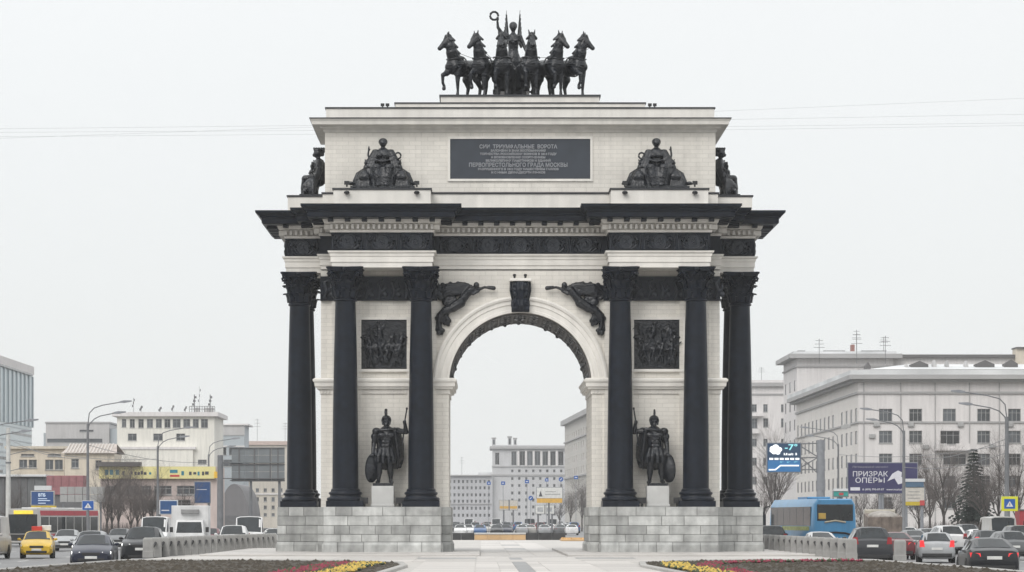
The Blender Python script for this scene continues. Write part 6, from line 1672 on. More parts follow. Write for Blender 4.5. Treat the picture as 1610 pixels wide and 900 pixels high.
# --- billboards and screens
SCREENB = mat("screen_navy", (0.015,0.05,0.15), 0.4, var=0.0, emit=0.35)
def board(name, label, cat, d, px0, px1, py0, py1, m, posts, post_px, thick=0.35, frame=LAMPG, extra=None):
    base = gp((px0+px1)/2, d); t = thing(name, label, cat, base)
    x0, x1, z0, z1 = SX(px0,d)-base.x, SX(px1,d)-base.x, SZ(py1,d)-ZR, SZ(py0,d)-ZR
    MB().bbox(x0-0.08,x1+0.08,0.0,thick,z0-0.08,z1+0.08,0.02).build("frame", frame, t)
    MB().box(x0,x1,-0.03,0.003,z0,z1).build("face", m, t)
    for p in post_px:
        x = SX(p,d)-base.x; MB().lathe([(0.16,0),(0.13,max(0.5,z0))], 8, (x,thick*0.6,0)).build("post", posts, t, 40)
    return t, (lambda px, py: (SX(px,d)-base.x, -0.045, SZ(py,d)-ZR))
def put_text(t, f, body, px, py, size, m, wpx=None, d=1.0, bold=0.0, align='CENTER', name="lettering"):
    me = text_mesh(body, size, m, align=align, bold=bold)
    if wpx:
        xs = [v.co.x for v in me.vertices]; k = wpx*d/FPX/(max(xs)-min(xs)); me.transform(Matrix.Diagonal((k,1,1,1)))
    return link(name, me, t, f(px, py))
# weather screen
d = 255
t, f = board("weather_screen", "lit weather screen reading -7 with a white cloud", "screen", d, 1206.5, 1258.5, 697.5, 742, mat("screen_dark",(0.012,0.035,0.075),0.4,var=0.0,emit=0.5), LAMPG, ())
WLIT = mat("screen_white",(0.85,0.88,0.9),0.4,var=0.0,emit=0.55); CLIT = mat("screen_cyan",(0.25,0.62,0.68),0.4,var=0.0,emit=0.55); BLIT = mat("screen_blue",(0.02,0.11,0.26),0.4,var=0.0,emit=0.5)
a0 = f(1207,742); a1 = f(1258,724)
MB().box(a0[0],a1[0],-0.04,-0.031,a0[2],a1[2]).build("chart_field", BLIT, t)
pts_ = []
for cxp, cyp, r_ in ((1214.5,705.5,4.5),(1219.5,703.5,5.2),(1225,707,4.6),(1217,711,4.2),(1223,712,3.8),(1213,709,3.2)):
    c = f(cxp, cyp); rr = r_*d/FPX
    MB().prism([(c[0]+rr*math.cos(2*PI*i/14), c[2]+rr*0.85*math.sin(2*PI*i/14)) for i in range(14)], -0.05, -0.032).build("cloud_icon", WLIT, t)
put_text(t, f, "-7°", 1244, 704, 0.75, CLIT, 20, d, 0.012); put_text(t, f, "5.8 м/с  З", 1242.5, 714.5, 0.26, WLIT, 21, d, 0.012)
for i in range(6):
    c = f(1209.5+8.2*i, 722); MB().box(c[0],c[0]+0.36,-0.05,-0.032,c[2]-0.08,c[2]+0.1).build("hour_mark", WLIT, t)
c = [f(1208.5,739),f(1219,739),f(1227,732.5),f(1256,732.5)]
MB().tube(c, 0.075, 6).build("trend_line", WLIT, t)
for i in range(3): put_text(t, f, ("5°","6°","7°")[i], 1229+11*i, 727, 0.2, CLIT, 5, d)
MB().lathe([(0.42,0),(0.36,SZ(692,d)-ZR)], 14, (SX(1291,d)-t.location.x,0.3,0)).build("column", LAMPG, t, 40)
for pa, pb, ya, yb_ in ((1258,1287,698,697),(1258,1287,701,719),(1258,1287,739,738),(1258,1287,718,745),(1258,1287,736,719),(1258,1287,720,719.5)):
    MB().tube([Vector(f(pa,ya))+Vector((0,0.3,0)), Vector(f(pb,yb_))+Vector((0,0.3,0))], 0.06, 6).build("truss_bar", STEEL, t)
# theatre billboard
d = 247
PUR = mat("poster_purple",(0.030,0.028,0.095),0.5,var=0.15,scale=0.4)
t, f = board("theatre_billboard", "dark purple theatre billboard with white lettering beside the blue coach", "billboard", d, 1333.5, 1442, 728.5, 775.5, PUR, LAMPG, (1384,1388))
WPR = mat("poster_white",(0.62,0.62,0.66),0.6,var=0.05)
put_text(t, f, "ПРИЗРАК", 1368, 746, 0.62, WPR, 55, d, 0.004); put_text(t, f, "ОПЕРЫ", 1368, 756, 0.62, WPR, 46, d, 0.004)
put_text(t, f, "Легендарный мюзикл", 1368, 734.5, 0.2, mat("poster_grey",(0.3,0.3,0.36),0.6), 56, d)
c0 = f(1337,771.5); c1 = f(1352,766.5); MB().box(c0[0],c1[0],-0.045,-0.032,c0[2],c1[2]).build("ticket_logo", WPR, t)
put_text(t, f, "8 (499) 795-07-07   www.musical", 1387, 770, 0.24, WPR, 62, d, 0.003)
for pts2 in ([(1395,757),(1403,745),(1412,740),(1418,743),(1417,750),(1408,752),(1402,754)], [(1406,752),(1418,750),(1419,760),(1412,762)]):
    MB().prism([(f(a,b_)[0], f(a,b_)[2]) for a, b_ in pts2], -0.05, -0.031).build("white_shape", WPR, t)
# small notice board
d = 236
t, f = board("notice_board", "small white notice board with yellow strip standing before the bare trees", "billboard", d, 1421.5, 1453, 767, 789, mat("board_cream",(0.52,0.49,0.44),0.6), LAMPG, (1425,1450))
MB().box(f(1421.5,0)[0],f(1453,0)[0],-0.035,0.2,f(0,795)[2],f(0,789.2)[2]).build("yellow_strip", mat("strip_yellow",(0.50,0.38,0.03),0.6), t)
MB().box(f(1446,0)[0],f(1453.5,0)[0],-0.05,-0.036,f(0,795)[2],f(0,787)[2]).build("red_mark", mat("mark_red",(0.45,0.06,0.06),0.6), t)
MB().box(f(1424,0)[0],f(1452,0)[0],-0.1,0.5,f(0,766)[2],f(0,758)[2]).build("blue_header", mat("header_blue",(0.07,0.13,0.20),0.5), t); MB().box(f(1421,0)[0],f(1454,0)[0],-0.15,0.6,f(0,757.8)[2],f(0,753)[2]).build("snowy_cap", SNOWR, t)
for i, (w0, py) in enumerate(((18,773),(22,778),(20,783))): MB().box(f(1437-w0/2,0)[0],f(1437+w0/2,0)[0],-0.045,-0.031,f(0,py+1)[2],f(0,py)[2]).build("text_line", mat("text_grey",(0.25,0.25,0.25),0.6), t)
# bank screen on the far left
d = 262
t, f = board("advert_screen", "blue advertising screen with a yellow strip above the city bus", "screen", d, 49.5, 84, 773.5, 794, SCREENB, LAMPG, (53,81), frame=mat("frame_pale",(0.42,0.42,0.40),0.6))
WL2 = mat("screen_text",(0.6,0.7,0.8),0.4,var=0.0,emit=0.4)
put_text(t, f, "ВТБ", 66, 779, 0.38, WL2, 11, d, 0.008)
for i, (w0, py) in enumerate(((14,784),(19,787),(12,791))): MB().box(f(60,0)[0],f(60+w0,0)[0],-0.045,-0.031,f(0,py+0.9)[2],f(0,py)[2]).build("text_line", WL2, t)
MB().box(f(49,0)[0],f(88,0)[0],-0.06,0.3,f(0,801)[2],f(0,795.5)[2]).build("yellow_strip", mat("strip_gold",(0.55,0.40,0.04),0.6), t); MB().box(f(54,0)[0],f(80,0)[0],-0.05,0.6,f(0,771)[2],f(0,764)[2]).build("snowy_cap", SNOWR, t)
# billboard back: sheet panels on ribs, cantilever mast
d = 245; base = gp(405,d); t = thing("billboard", "grey ribbed back of a large billboard beside the arch's side column", "billboard", base)
def bx(px): return SX(px,d)-base.x
def bz(py): return SZ(py,d)-ZR
PANEL = mat("board_grey",(0.16,0.175,0.185),0.55,var=0.1,scale=0.8,randv=0.07)
for i in range(4):
    a, c = 364.0+20.9*i, 364.0+20.9*(i+1)
    for (ya, yb_) in ((703.5,716),(716,729),(729,742),(742,757.5)): MB().bbox(bx(a)+0.01,bx(c)-0.01,0.0,0.12,bz(yb_)+0.01,bz(ya)-0.01,0.012).build("panel", PANEL, t)
for py in (704,726.5,730,752,755): MB().box(bx(361.5),bx(448),-0.22 if py in (726.5,752) else -0.08,-0.005,bz(py+1.4),bz(py)).build("rail", PANEL if py == 726.5 else WDARK, t)
for px in (376,400,425,437): MB().box(bx(px)-0.06,bx(px)+0.06,-0.07,-0.003,bz(757),bz(704)).build("rib", WDARK, t)
MB().lathe([(0.3,0),(0.25,bz(716))], 12, (bx(346.5),-0.1,0)).build("mast", STEEL, t, 40)
for py in (727,752): MB().box(bx(346),bx(366),-0.18,-0.02,bz(py+1.6),bz(py)).build("bracket", WDARK, t)
for px in (394,439): MB().lathe([(0.15,0),(0.12,bz(757))], 10, (bx(px),0.3,0)).build("post", STEEL, t, 40)
# grey panel billboard behind the bus
d = 270; base = gp(129,d); t = thing("billboard", "grey panelled billboard back between the blue screen and the lamp post", "billboard", base)
for i in range(6):
    for j in range(2):
        a, c = 94+11.9*i, 94+11.9*(i+1); MB().bbox(SX(a,d)-base.x+0.02,SX(c,d)-base.x-0.02,0,0.12,SZ(790-12.3*j,d)-ZR+0.02,SZ(777.7-12.3*j,d)-ZR-0.02,0.012).build("panel", mat("panel_pale",(0.33,0.33,0.325),0.6,var=0.1,randv=0.08), t)
for px in (99,128,158): MB().box(SX(px,d)-base.x-0.09,SX(px,d)-base.x+0.09,0.1,0.25,0,SZ(766,d)-ZR).build("post", STEEL, t)
# blue banner stand and blue kiosk panel
t, f = board("blue_banner", "plain deep blue banner hanging under the yellow signboard's orange end", "banner", 290, 306.5, 330, 758.5, 790.5, mat("banner_blue",(0.012,0.055,0.17),0.5,var=0.12), STEEL, (328,))
MB().box(f(309,0)[0],f(325,0)[0],-0.045,-0.031,f(0,770.5)[2],f(0,769.7)[2]).build("text_line", WPR, t)
t, f = board("advertising_hoarding", "blue advertising panel in a white frame behind the white box truck", "billboard", 250, 252, 278, 788, 808, mat("panel_blue",(0.015,0.07,0.20),0.5), STEEL, (250,276), frame=mat("frame_white",(0.55,0.58,0.6),0.5))
MB().box(f(254,0)[0],f(266,0)[0],-0.045,-0.031,f(0,803.5)[2],f(0,802)[2]).build("text_line", WPR, t)
t, f = board("teal_board", "teal roadside board peeking above the blue coach's roof", "billboard", 230, 1311, 1333, 773, 780.5, mat("teal_print",(0.03,0.28,0.25),0.5), STEEL, (1322,))
MB().box(f(1319,0)[0],f(1326,0)[0],-0.045,-0.031,f(0,779)[2],f(0,775)[2]).build("red_mark", mat("mark_red",(0.45,0.06,0.06),0.6), t); MB().box(f(1311,0)[0],f(1333,0)[0],-0.1,0.4,f(0,772.5)[2],f(0,768.5)[2]).build("pale_header", SNOWR, t)
# road signs: blue square with white walking figure
SBLUE = mat("sign_blue",(0.012,0.09,0.35),0.4,var=0.0); SWH = mat("sign_paint_white",(0.7,0.7,0.7),0.5); SYG = mat("sign_lime",(0.62,0.62,0.03),0.5,var=0.0)
def ped_sign(label, d, px, py, wpx, hpx, border):
    base = gp(px,d); t = thing("pedestrian_sign", label, "road sign", base); w, h = wpx*d/FPX/2, hpx*d/FPX/2; z = SZ(py,d)-ZR
    MB().bbox(-w,w,-0.22,-0.17,z-h,z+h,0.01).build("border", border, t); k = 0.66 if border is SYG else 0.93
    MB().box(-w*k,w*k,-0.235,-0.221,z-h*k,z+h*k).build("face", SBLUE, t)
    q = k*0.8
    mb = MB(); mb.prism([(0,z+h*q*0.7),(w*q*0.8,z-h*q*0.75),(-w*q*0.8,z-h*q*0.75)], -0.245, -0.236); mb.build("triangle", SWH, t)
    mb = MB(); s = h*q*0.5
    for a, b_ in (((0,0.45),(0,0.0)),((0,0.0),(0.25,-0.7)),((0,0.0),(-0.28,-0.7)),((0,0.35),(0.25,0.05)),((0,0.35),(-0.22,0.1))): mb.tube([(a[0]*s,-0.25,z+a[1]*s-h*q*0.12),(b_[0]*s,-0.25,z+b_[1]*s-h*q*0.12)], 0.11*s, 5)
    ellipsoid(mb, (0,-0.25,z+0.62*s-h*q*0.12), (0.13*s,0.03,0.13*s), n=8, m=5); mb.build("walking_figure", INK, t)
    MB().lathe([(0.05,0),(0.045,z+h)], 8, (0,-0.10,0)).build("post", STEEL, t, 40)
ped_sign("lime bordered blue pedestrian crossing sign near the frame edge", 190, 1586.5, 792.5, 26, 23, SYG)
ped_sign("blue pedestrian sign beside the red and white city bus", 205, 139, 795, 19, 15, SWH)
# small things along the left verge
t = thing("site_container", "faded red site container behind the grey billboard", "container", gp(102,285)); d = 285
MB().bbox(SX(73,d)-t.location.x,SX(131,d)-t.location.x,0,2.4,SZ(766,d)-ZR-0.8,SZ(748,d)-ZR,0.04).build("body", mat("container_red",(0.30,0.13,0.14),0.7,var=0.12,streak=0.15), t)
for px in (84,96,108,120): MB().box(SX(px,d)-t.location.x-0.04,SX(px,d)-t.location.x+0.04,-0.06,-0.003,SZ(766,d)-ZR,SZ(749,d)-ZR).build("rib", mat("container_rib",(0.25,0.10,0.11),0.7), t)
MB().box(SX(74,d)-t.location.x,SX(130,d)-t.location.x,0.2,2.2,0,SZ(766,d)-ZR-0.79).build("skid_frame", WDARK, t)
t = thing("grey_pavilion", "dark grey pavilion with a snow edged roof behind the white mast", "kiosk", gp(35,300)); d = 300; q = t.location
MB().box(SX(-20,d)-q.x,SX(70,d)-q.x,0,5,0,SZ(750,d)-ZR).build("wall", mat("pavilion_grey",(0.14,0.145,0.15),0.8,var=0.15,scale=0.4,streak=0.15), t)
MB().bbox(SX(-20,d)-q.x,SX(73,d)-q.x,-0.4,5.2,SZ(750,d)-ZR,SZ(746.5,d)-ZR,0.03).build("roof", SNOWR, t)
for px in (5,31,41,52): MB().box(SX(px,d)-q.x-0.12,SX(px,d)-q.x+0.12,-0.1,-0.003,0,SZ(752,d)-ZR).build("post", WDARK, t)
# red kiosk at the right rim
t = thing("red_kiosk", "red kiosk edge at the frame rim behind the lime sign", "kiosk", gp(1613,215)); d = 215; q = t.location
MB().bbox(SX(1603.5,d)-q.x,SX(1640,d)-q.x,0,2,0,SZ(803,d)-ZR,0.03).build("body", mat("kiosk_red",(0.33,0.03,0.04),0.5,streak=0.1), t); MB().bbox(SX(1602.5,d)-q.x,SX(1641,d)-q.x,-0.1,2.1,SZ(803,d)-ZR,SZ(801,d)-ZR,0.02).build("roof", WDARK, t); MB().box(SX(1609,d)-q.x,SX(1616,d)-q.x,-0.02,-0.003,1,2.0).build("window", WGLASS, t)
# --- boards and signs beyond the arch
d = 400
t, f = board("white_billboard", "white billboard with an orange strip, seen through the arch", "billboard", d, 844, 884, 767, 783.5, mat("board_white",(0.62,0.62,0.60),0.6), STEEL, (863,))
MB().box(f(844,0)[0],f(884,0)[0],-0.05,0.2,f(0,791)[2],f(0,784)[2]).build("orange_strip", mat("strip_orange",(0.62,0.36,0.06),0.6), t)
for i, (w0, py) in enumerate(((17,773),(24,777))): MB().box(f(857,0)[0],f(857+w0,0)[0],-0.045,-0.031,f(0,py+1)[2],f(0,py)[2]).build("text_line", mat("text_grey",(0.25,0.25,0.25),0.6), t)
MB().prism([(f(847,0)[0],f(0,781)[2]),(f(853,0)[0],f(0,781)[2]),(f(850,0)[0],f(0,772)[2])], -0.05, -0.031).build("dark_mark", INK, t)
t, f = board("twin_panel_board", "low twin panel board under the white billboard, through the arch", "billboard", 430, 842, 871, 795, 808, mat("board_white",(0.62,0.62,0.60),0.6), STEEL, (846,868))
MB().box(f(856,0)[0],f(857.5,0)[0],-0.06,0,f(0,809)[2],f(0,794)[2]).build("divider", WDARK, t)
for pa in (845,859): MB().box(f(pa,0)[0],f(pa+9,0)[0],-0.045,-0.031,f(0,805)[2],f(0,798)[2]).build("picture", mat("pic_grey",(0.36,0.37,0.38),0.6,var=0.3,scale=2), t)
t, f = board("pale_billboard", "pale two-leaf billboard with a faded orange foot, through the arch", "billboard", 520, 785, 814, 787, 802, mat("board_cream",(0.52,0.49,0.44),0.6), STEEL, (792,807))
MB().box(f(799.5,0)[0],f(801.5,0)[0],-0.06,0,f(0,803)[2],f(0,786)[2]).build("divider", STEEL, t); MB().box(f(786,0)[0],f(813,0)[0],-0.045,-0.031,f(0,800)[2],f(0,796)[2]).build("orange_foot", mat("strip_orange",(0.62,0.36,0.06),0.6), t)
def small_sign(label, d, px, py, rpx, rnd_):
    base = gp(px,d); t = thing("road_sign", label, "road sign", base); r_ = rpx*d/FPX; z = SZ(py,d)-ZR
    if rnd_:
        MB().prism([(r_*math.cos(2*PI*i/18), z+r_*math.sin(2*PI*i/18)) for i in range(18)], -0.1, -0.05).build("face", SBLUE, t)
        MB().tube([(-r_*0.4,-0.12,z-r_*0.4),(r_*0.35,-0.12,z+r_*0.35)], r_*0.16, 5).build("arrow", SWH, t)
    else:
        MB().bbox(-r_,r_,-0.1,-0.05,z-r_*0.85,z+r_*0.85,0.01).build("face", SBLUE, t); MB().box(-r_*0.5,r_*0.5,-0.112,-0.101,z-r_*0.2,z+r_*0.2).build("arrow", SWH, t)
    MB().lathe([(0.04,0),(0.035,z)], 6, (0,0,0)).build("post", LAMPG, t)
for i, (px, py, r_, rd, lb) in enumerate(((768.5,760,3,0,"square blue road sign farthest to the taxi side, through the arch"),(791,760,3.2,0,"square blue road sign above the pale two-leaf billboard"),(828.5,757.5,3.2,0,"square blue road sign above the round blue sign"),
        (859.5,755,2.8,0,"square blue road sign high above the white billboard's middle"),(882,754,3.6,1,"round blue road sign above the white billboard's corner"),(834.5,783.5,3.7,1,"round blue arrow sign beside the white billboard"),(905.5,751,3.0,0,"blue road sign in front of the stone house beside the pier"))):
    small_sign(lb, 380+12*i, px, py, r_, rd)
# --- low wall behind the arch
d = 238; base = Vector((SX(797,d), CAMY+d, ZP)); t = thing("low_wall", "low black stone wall with a tan middle section behind the arch", "wall", base)
BLK = mat("black_granite",(0.03,0.03,0.032),0.35,var=0.3,scale=1.5); TANB = mat("tan_board",(0.50,0.33,0.17),0.7,var=0.1,scale=1.0)
for a, c, m_, e, h_ in ((700,725,BLK,0,0.60),(725,746,BLK,0,0.60),(826.5,847,BLK,0,0.62),(847,868,BLK,0,0.62),(868,889,BLK,0,0.62)):
    MB().bbox(SX(a,d)-base.x+0.01,SX(c,d)-base.x-0.01,-0.25-e,0.35,0,h_,0.03).build("wall_slab", m_, t)
for i in range(4): MB().bbox(SX(746+20.1*i,d)-base.x+0.005,SX(766.1+20.1*i,d)-base.x-0.005,-0.5,0.35,0,0.47,0.02).build("tan_panel", TANB, t)
MB().bbox(SX(746,d)-base.x-0.02,SX(826.3,d)-base.x+0.02,-0.56,0.4,0.473,0.62,0.02).build("cap", MARBLE, t)
t = thing("flower_bed", "small tan and yellow flower bed behind the arch beside the black wall", "flower bed", Vector((SX(906,d), CAMY+d-10, ZP)))
MB().bbox(-1.6,1.9,-3,3,0,0.14,0.03).build("soil", TANB, t)
mb = MB(); rg = random.Random(6)
for _ in range(350):
    x, y = rg.uniform(-1.5,1.8), rg.uniform(-2.9,2.9); r_ = rg.uniform(0.05,0.1); mb.add([(x-r_,y-r_,0.14),(x+r_,y-r_,0.14),(x,y+r_,0.14),(x,y,0.14+r_*1.6)], [(0,1,3),(1,2,3),(2,0,3)])
tag(mb.build("blossoms", mat("tan_blossom",(0.50,0.30,0.12),0.8,var=0.4,scale=3), t, fix=False), kind="stuff")
# --- granite bollards linked by bars
GB = mat("bollard_granite",(0.30,0.295,0.285),0.75,var=0.12,scale=3,bump=0.2,bscale=40,randv=0.08,streak=0.12)
BOLM = MB(); BOLM.loft([[(-0.22*k,-0.22*k,z),(0.22*k,-0.22*k,z),(0.22*k,0.22*k,z),(-0.22*k,0.22*k,z)] for k, z in ((1.06,0),(1.06,0.28),(1.0,0.31),(0.98,0.80),(0.93,0.86),(0.70,0.91))])
BOLM = BOLM.mesh("bollard", GB)
RINGM = MB().tube([(0.26,0,0.62),(0.31,0,0.60)], 0.05, 8).mesh("ring", BLACK)
def bollard_row(pts_, side, side_name, link_bar=True):
    n = len(pts_)
    for i, p in enumerate(pts_):
        q = Vector((p[0],p[1],ZP)); nxt = pts_[i+1] if i+1 < n else None
        ORD = "first second third fourth fifth sixth seventh eighth ninth tenth eleventh twelfth thirteenth fourteenth fifteenth sixteenth seventeenth eighteenth nineteenth twentieth last".split()
        t = thing("bollard", "%s chained granite bollard of the %s row, counted away from the camera" % (ORD[i] if i < n-1 else "last", side_name), "bollard", q, 0, "granite bollards on the %s" % side_name)
        link("post", BOLM, t)
        if nxt and link_bar:
            dv = Vector((nxt[0]-p[0], nxt[1]-p[1], 0))
            mb = MB(); u = dv.normalized()
            mb.tube([u*0.2+Vector((0,0,0.66)), dv*0.33+Vector((0,0,0.50)), dv*0.5+Vector((0,0,0.46)), dv*0.67+Vector((0,0,0.50)), dv-u*0.2+Vector((0,0,0.66))], 0.06, 6)
            mb.build("chain", BLACK, t, 50)
nL = 21
bollard_row([(-17.0+2.5*(i/(nL-1))**1.0, -14.3+42*i/(nL-1)) for i in range(nL)], -1, "taxi side")
nR = 15
bollard_row([(13.75-0.0*i, -21.5+37*i/(nR-1)) for i in range(nR)], 1, "coach side")
tag(link("bollard", None, None, (14.75, -28.6, ZP)), "lone squat granite bollard standing apart before the red car", "bollard", "granite bollards on the coach side")
link("post", BOLM, C.objects[-1] if False else [o for o in C.objects if o.get("label","").startswith("lone squat")][0])
# --- overhead wires
CAB = mat("cable_grey",(0.22,0.22,0.23),0.7)
for i, (ya, yb_) in enumerate(((204,224),(209,228),(216,232),(180,160),(222,186))):
    if i == 3: continue
    d = 175+3*i
    a, c = P(-120,ya,d), P(1720,yb_-36 if i else 178,d)
    pts_ = [a.lerp(c,k/16) - Vector((0,0,0.10*math.sin(PI*k/16))) for k in range(17)]
    o = MB().tube([p-a for p in pts_], 0.005, 4).build("overhead_cable", CAB, None, loc=a)
    tag(o, ("topmost","second","third","","lowest")[i]+" of the thin overhead cables crossing the sky", "cable", "overhead cables")
for i, (a, c) in enumerate(((P(138,700,219),P(328,727,304)),(P(13,690,238),P(138,722,219)),(P(248,722,262),P(13,700,238)),(P(1583,690,193),P(1421,722,226)),(P(1583,700,193),P(1318,715,292)),(P(1583,712,193),P(1421,735,226)))):
    pts_ = [a.lerp(c,k/10) - Vector((0,0,0.5*math.sin(PI*k/10))) for k in range(11)]
    o = MB().tube([p-a for p in pts_], 0.022, 4).build("trolley_wire", CAB, None, loc=a)
    tag(o, ("trolley wire between first and third lamp on the taxi side","trolley wire from the white mast to the first lamp","trolley wire from the white mast to the second lamp","upper trolley wire between the two lamps near the spruce","trolley wire from the signposted lamp to the farthest coach-side lamp","lower trolley wire between the two lamps near the spruce")[i], "cable", "trolley wires")
# ================================================================ TREES
BARK = mat("bare_bark", (0.060,0.052,0.048), 0.9, var=0.3, scale=3)
TWIG = mat("bare_twigs", (0.115,0.098,0.092), 0.9, var=0.25, scale=1)
def bare_tree_meshes(seed, h, spread):
    rg = random.Random(seed); tr, tw = MB(), MB()
    def seg(mb, a, b, r0, r1, n):
        mb.tube([a, b], [r0, r1], n)
    def grow(p, d, ln, r, lev):
        steps = 3 if lev < 2 else 2; q = p
        for s in range(steps):
            d2 = (d + Vector((rg.uniform(-1,1),rg.uniform(-1,1),rg.uniform(-0.3,0.6)))*0.16).normalized()
            e = q + d2*(ln/steps); r2 = r*(1-0.22)
            seg(tr if lev < 2 else tw, q, e, r, r2, 6 if lev < 1 else (4 if lev < 3 else 3)); q, d, r = e, d2, r2
            if lev < 5:
                for _ in range((2 if lev else 1) + (rg.random() < 0.75)):
                    a = rg.uniform(0, 2*PI); tilt = rg.uniform(0.45, 1.0)*spread
                    u = d.cross(Vector((0,0,1))); 
                    if u.length < 0.1: u = Vector((1,0,0))
                    u.normalize(); w = d.cross(u)
                    nd = (d + (u*math.cos(a)+w*math.sin(a))*tilt + Vector((0,0,0.12))).normalized()
                    if s >= 1 or lev > 0: grow(q, nd, ln*rg.uniform(0.50,0.70), r*0.62, lev+1 + (lev > 2))
        return q
    trunk_top = Vector((0,0,h*0.30)); seg(tr, Vector((0,0,-0.1)), trunk_top, 0.17*h/9, 0.13*h/9, 8)
    for i in range(5):
        a = 2*PI*i/5+rg.uniform(-.4,.4); grow(trunk_top - Vector((0,0,rg.uniform(0,0.6))), Vector((math.cos(a)*0.45*spread, math.sin(a)*0.45*spread, 1)).normalized(), h*0.36, 0.075*h/9, 1)
    grow(trunk_top, Vector((0,0,1)), h*0.48, 0.11*h/9, 0)
    return tr.mesh("trunk", BARK, fix=False), tw.mesh("crown", TWIG, fix=False)
TT = [bare_tree_meshes(3,8.0,0.9), bare_tree_meshes(8,8.0,0.8), bare_tree_meshes(14,8.0,1.0)]
def bare_tree(label, px, d, h, k, rz=0.0):
    t = thing("bare_tree", label, "tree", gp(px,d), rz, "bare street trees"); s = h/8.0; t.scale = (s,s,s)
    link("trunk", TT[k][0], t); link("crown", TT[k][1], t)
for i, (px, d, h, lb) in enumerate(((168,268,6.2,"bare tree right of the tall lamp by the grey billboard"),(186,285,6.6,"second bare tree from the tall lamp, before the yellow signboard"),(206,262,5.8,"bare tree before the middle of the pink shop row"),(226,280,6.4,"bare tree behind the white van's roof"),(292,284,5.2,"low bare tree behind the white box truck"),
        (22,290,5.5,"bare tree beside the white mast at the frame edge"),(112,296,5.0,"thin bare tree behind the blue pedestrian sign"),(176,272,6.8,"bare tree between the grey billboard and the pink shop row"),(216,290,7.0,"tall bare tree before the pink shop row's first windows"),(240,275,6.0,"bare tree just left of the second curved lamp"))):
    bare_tree(lb, px, d, h, i % 3, i*1.3)
for i, (px, d, h, lb) in enumerate(((1218,340,11.5,"tall bare tree behind the weather screen"),(1200,360,8.0,"bare tree nearest the arch's coach-side columns"),(1462,300,8.6,"bare tree right of the small notice board"),(1484,292,9.0,"bare tree between notice board and spruce"),(1506,310,8.0,"bare tree half behind the spruce"),
        (1570,300,9.2,"bare tree left of the lime bordered sign"),(1598,290,8.8,"bare tree at the frame rim above the red kiosk"),(1352,280,5.2,"low bare tree under the purple billboard's near end"),(1378,285,5.0,"low bare tree under the purple billboard's middle"),(1404,280,5.4,"low bare tree under the purple billboard's far end"),(1445,270,6.0,"bare tree behind the notice board's posts"),(1548,285,7.0,"bare tree right of the spruce"))):
    bare_tree(lb, px, d, h, (i+1) % 3, i*0.9)
for i, (px, d, h, lb) in enumerate(((897,520,8.0,"hazy bare tree at the foot of the stone house"),(915,500,8.5,"hazy bare tree closest to the arch's inner pier"),(880,560,7.0,"hazy bare tree behind the white billboard"))):
    bare_tree(lb, px, d, h, i % 3, i)
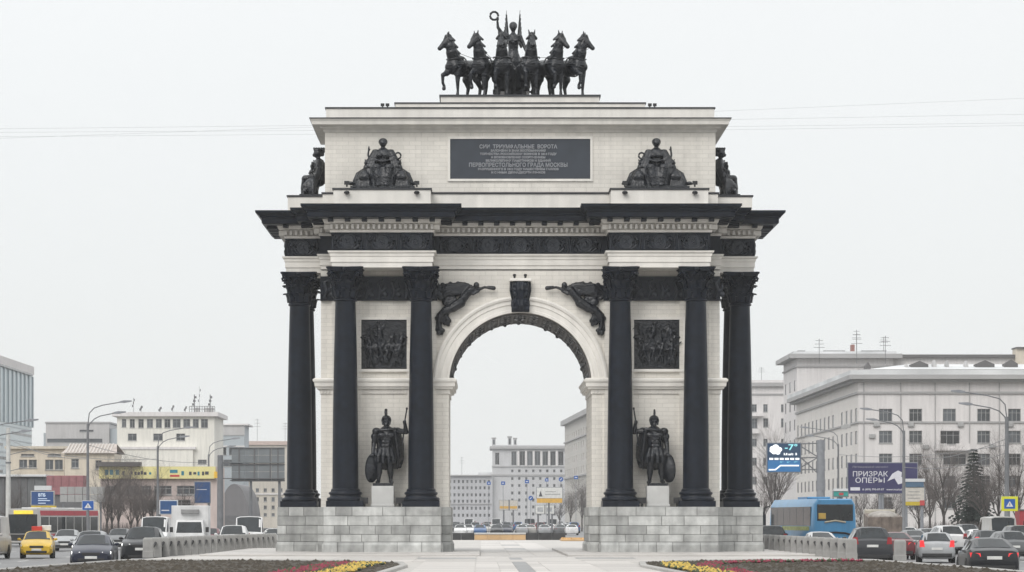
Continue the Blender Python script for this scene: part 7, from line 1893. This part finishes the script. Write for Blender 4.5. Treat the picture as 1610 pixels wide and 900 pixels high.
# spruce with drooping snowy boughs
t = thing("spruce_tree", "dark green spruce with traces of snow before the white office house", "tree", gp(1531,290))
H = SZ(704,290)-ZR; rg = random.Random(31)
MB().lathe([(0.22,0),(0.15,H*0.4),(0.03,H*0.98)], 8).build("trunk", BARK, t, 40)
mb = MB(); sn = MB()
lev = 26
for i in range(lev):
    f_ = i/(lev-1); z = H*(0.12+0.86*f_); Rr = 2.7*(1-f_)**0.85*rg.uniform(0.85,1.1)+0.12; n = int(9+8*(1-f_))
    for k in range(n):
        a = 2*PI*(k+rg.random()*0.7)/n; rr = Rr*rg.uniform(0.65,1.1); c, s = math.cos(a), math.sin(a)
        nseg = max(2, int(rr/0.3))
        for j in range(nseg):
            u = (j+0.6)/nseg; x, y, zz = rr*u*c, rr*u*s, z - rr*u*u*0.32 + rg.uniform(-0.05,0.05)
            for _ in range(13):
                l = rg.uniform(0.22,0.50); b2 = a + rg.uniform(-1.2,1.2); w2 = rg.uniform(0.05,0.11); dz = rg.uniform(-0.32,-0.02)
                ex, ey, ez = x+l*math.cos(b2), y+l*math.sin(b2), zz+dz*l*2
                mb.add([(x,y,zz),(x+(ex-x)*0.5-w2*math.sin(b2),y+(ey-y)*0.5+w2*math.cos(b2),(zz+ez)/2),(ex,ey,ez),(x+(ex-x)*0.5+w2*math.sin(b2),y+(ey-y)*0.5-w2*math.cos(b2),(zz+ez)/2+0.02)], [(0,1,2,3)])
            if rg.random() < 0.012: 
                r_ = rg.uniform(0.10,0.2); ellipsoid(sn, (x,y,zz+0.03), (r_,r_,0.05), n=6, m=4)
mb.build("crown", mat("spruce_green",(0.028,0.042,0.034),0.9,var=0.4,scale=1.2), t, fix=False); sn.build("snow_patches", SNOWR, t)
# clipped dark hedge and shrub mass along the verges
def shrub(label, px0, px1, d, h, seed):
    base = gp((px0+px1)/2, d); t = thing("shrub", label, "shrub", base, 0, "winter shrubs along the verge"); rg = random.Random(seed); mb = MB(); w = (SX(px1,d)-SX(px0,d))/2
    for _ in range(int(260*w)):
        x, y = rg.uniform(-w,w), rg.uniform(-0.7,0.7); z = 0; dx, dy = rg.uniform(-0.35,0.35), rg.uniform(-0.3,0.3); hh = h*rg.uniform(0.4,1.0)
        mb.tube([(x,y,0),(x+dx*0.4,y+dy*0.4,hh*0.55),(x+dx,y+dy,hh)], [0.02,0.014,0.006], 3)
    mb.build("twigs", TWIG, t, fix=False)
shrub("leafless shrub strip below the yellow signboard", 160, 300, 275, 1.9, 1)
shrub("leafless shrub strip below the purple billboard", 1340, 1425, 262, 2.0, 2)
shrub("leafless shrub strip around the spruce's foot", 1440, 1610, 272, 2.0, 3)
# ---------------------------------------------------------------- haze
hb = MB().box(-700, 700, CAMY-30, 1700, -1.6, 75)
hz = hb.build("haze", None)
tag(hz, kind="stuff")
hm = bpy.data.materials.new("haze"); hm.use_nodes = True
hm.node_tree.nodes.clear()
ho = hm.node_tree.nodes.new("ShaderNodeOutputMaterial"); hv = hm.node_tree.nodes.new("ShaderNodeVolumePrincipled")
hv.inputs["Color"].default_value = (0.93, 0.95, 0.97, 1); hv.inputs["Density"].default_value = HAZE
hv.inputs["Anisotropy"].default_value = 0.0
hm.node_tree.links.new(hv.outputs[0], ho.inputs["Volume"])
hz.data.materials.clear(); hz.data.materials.append(hm)
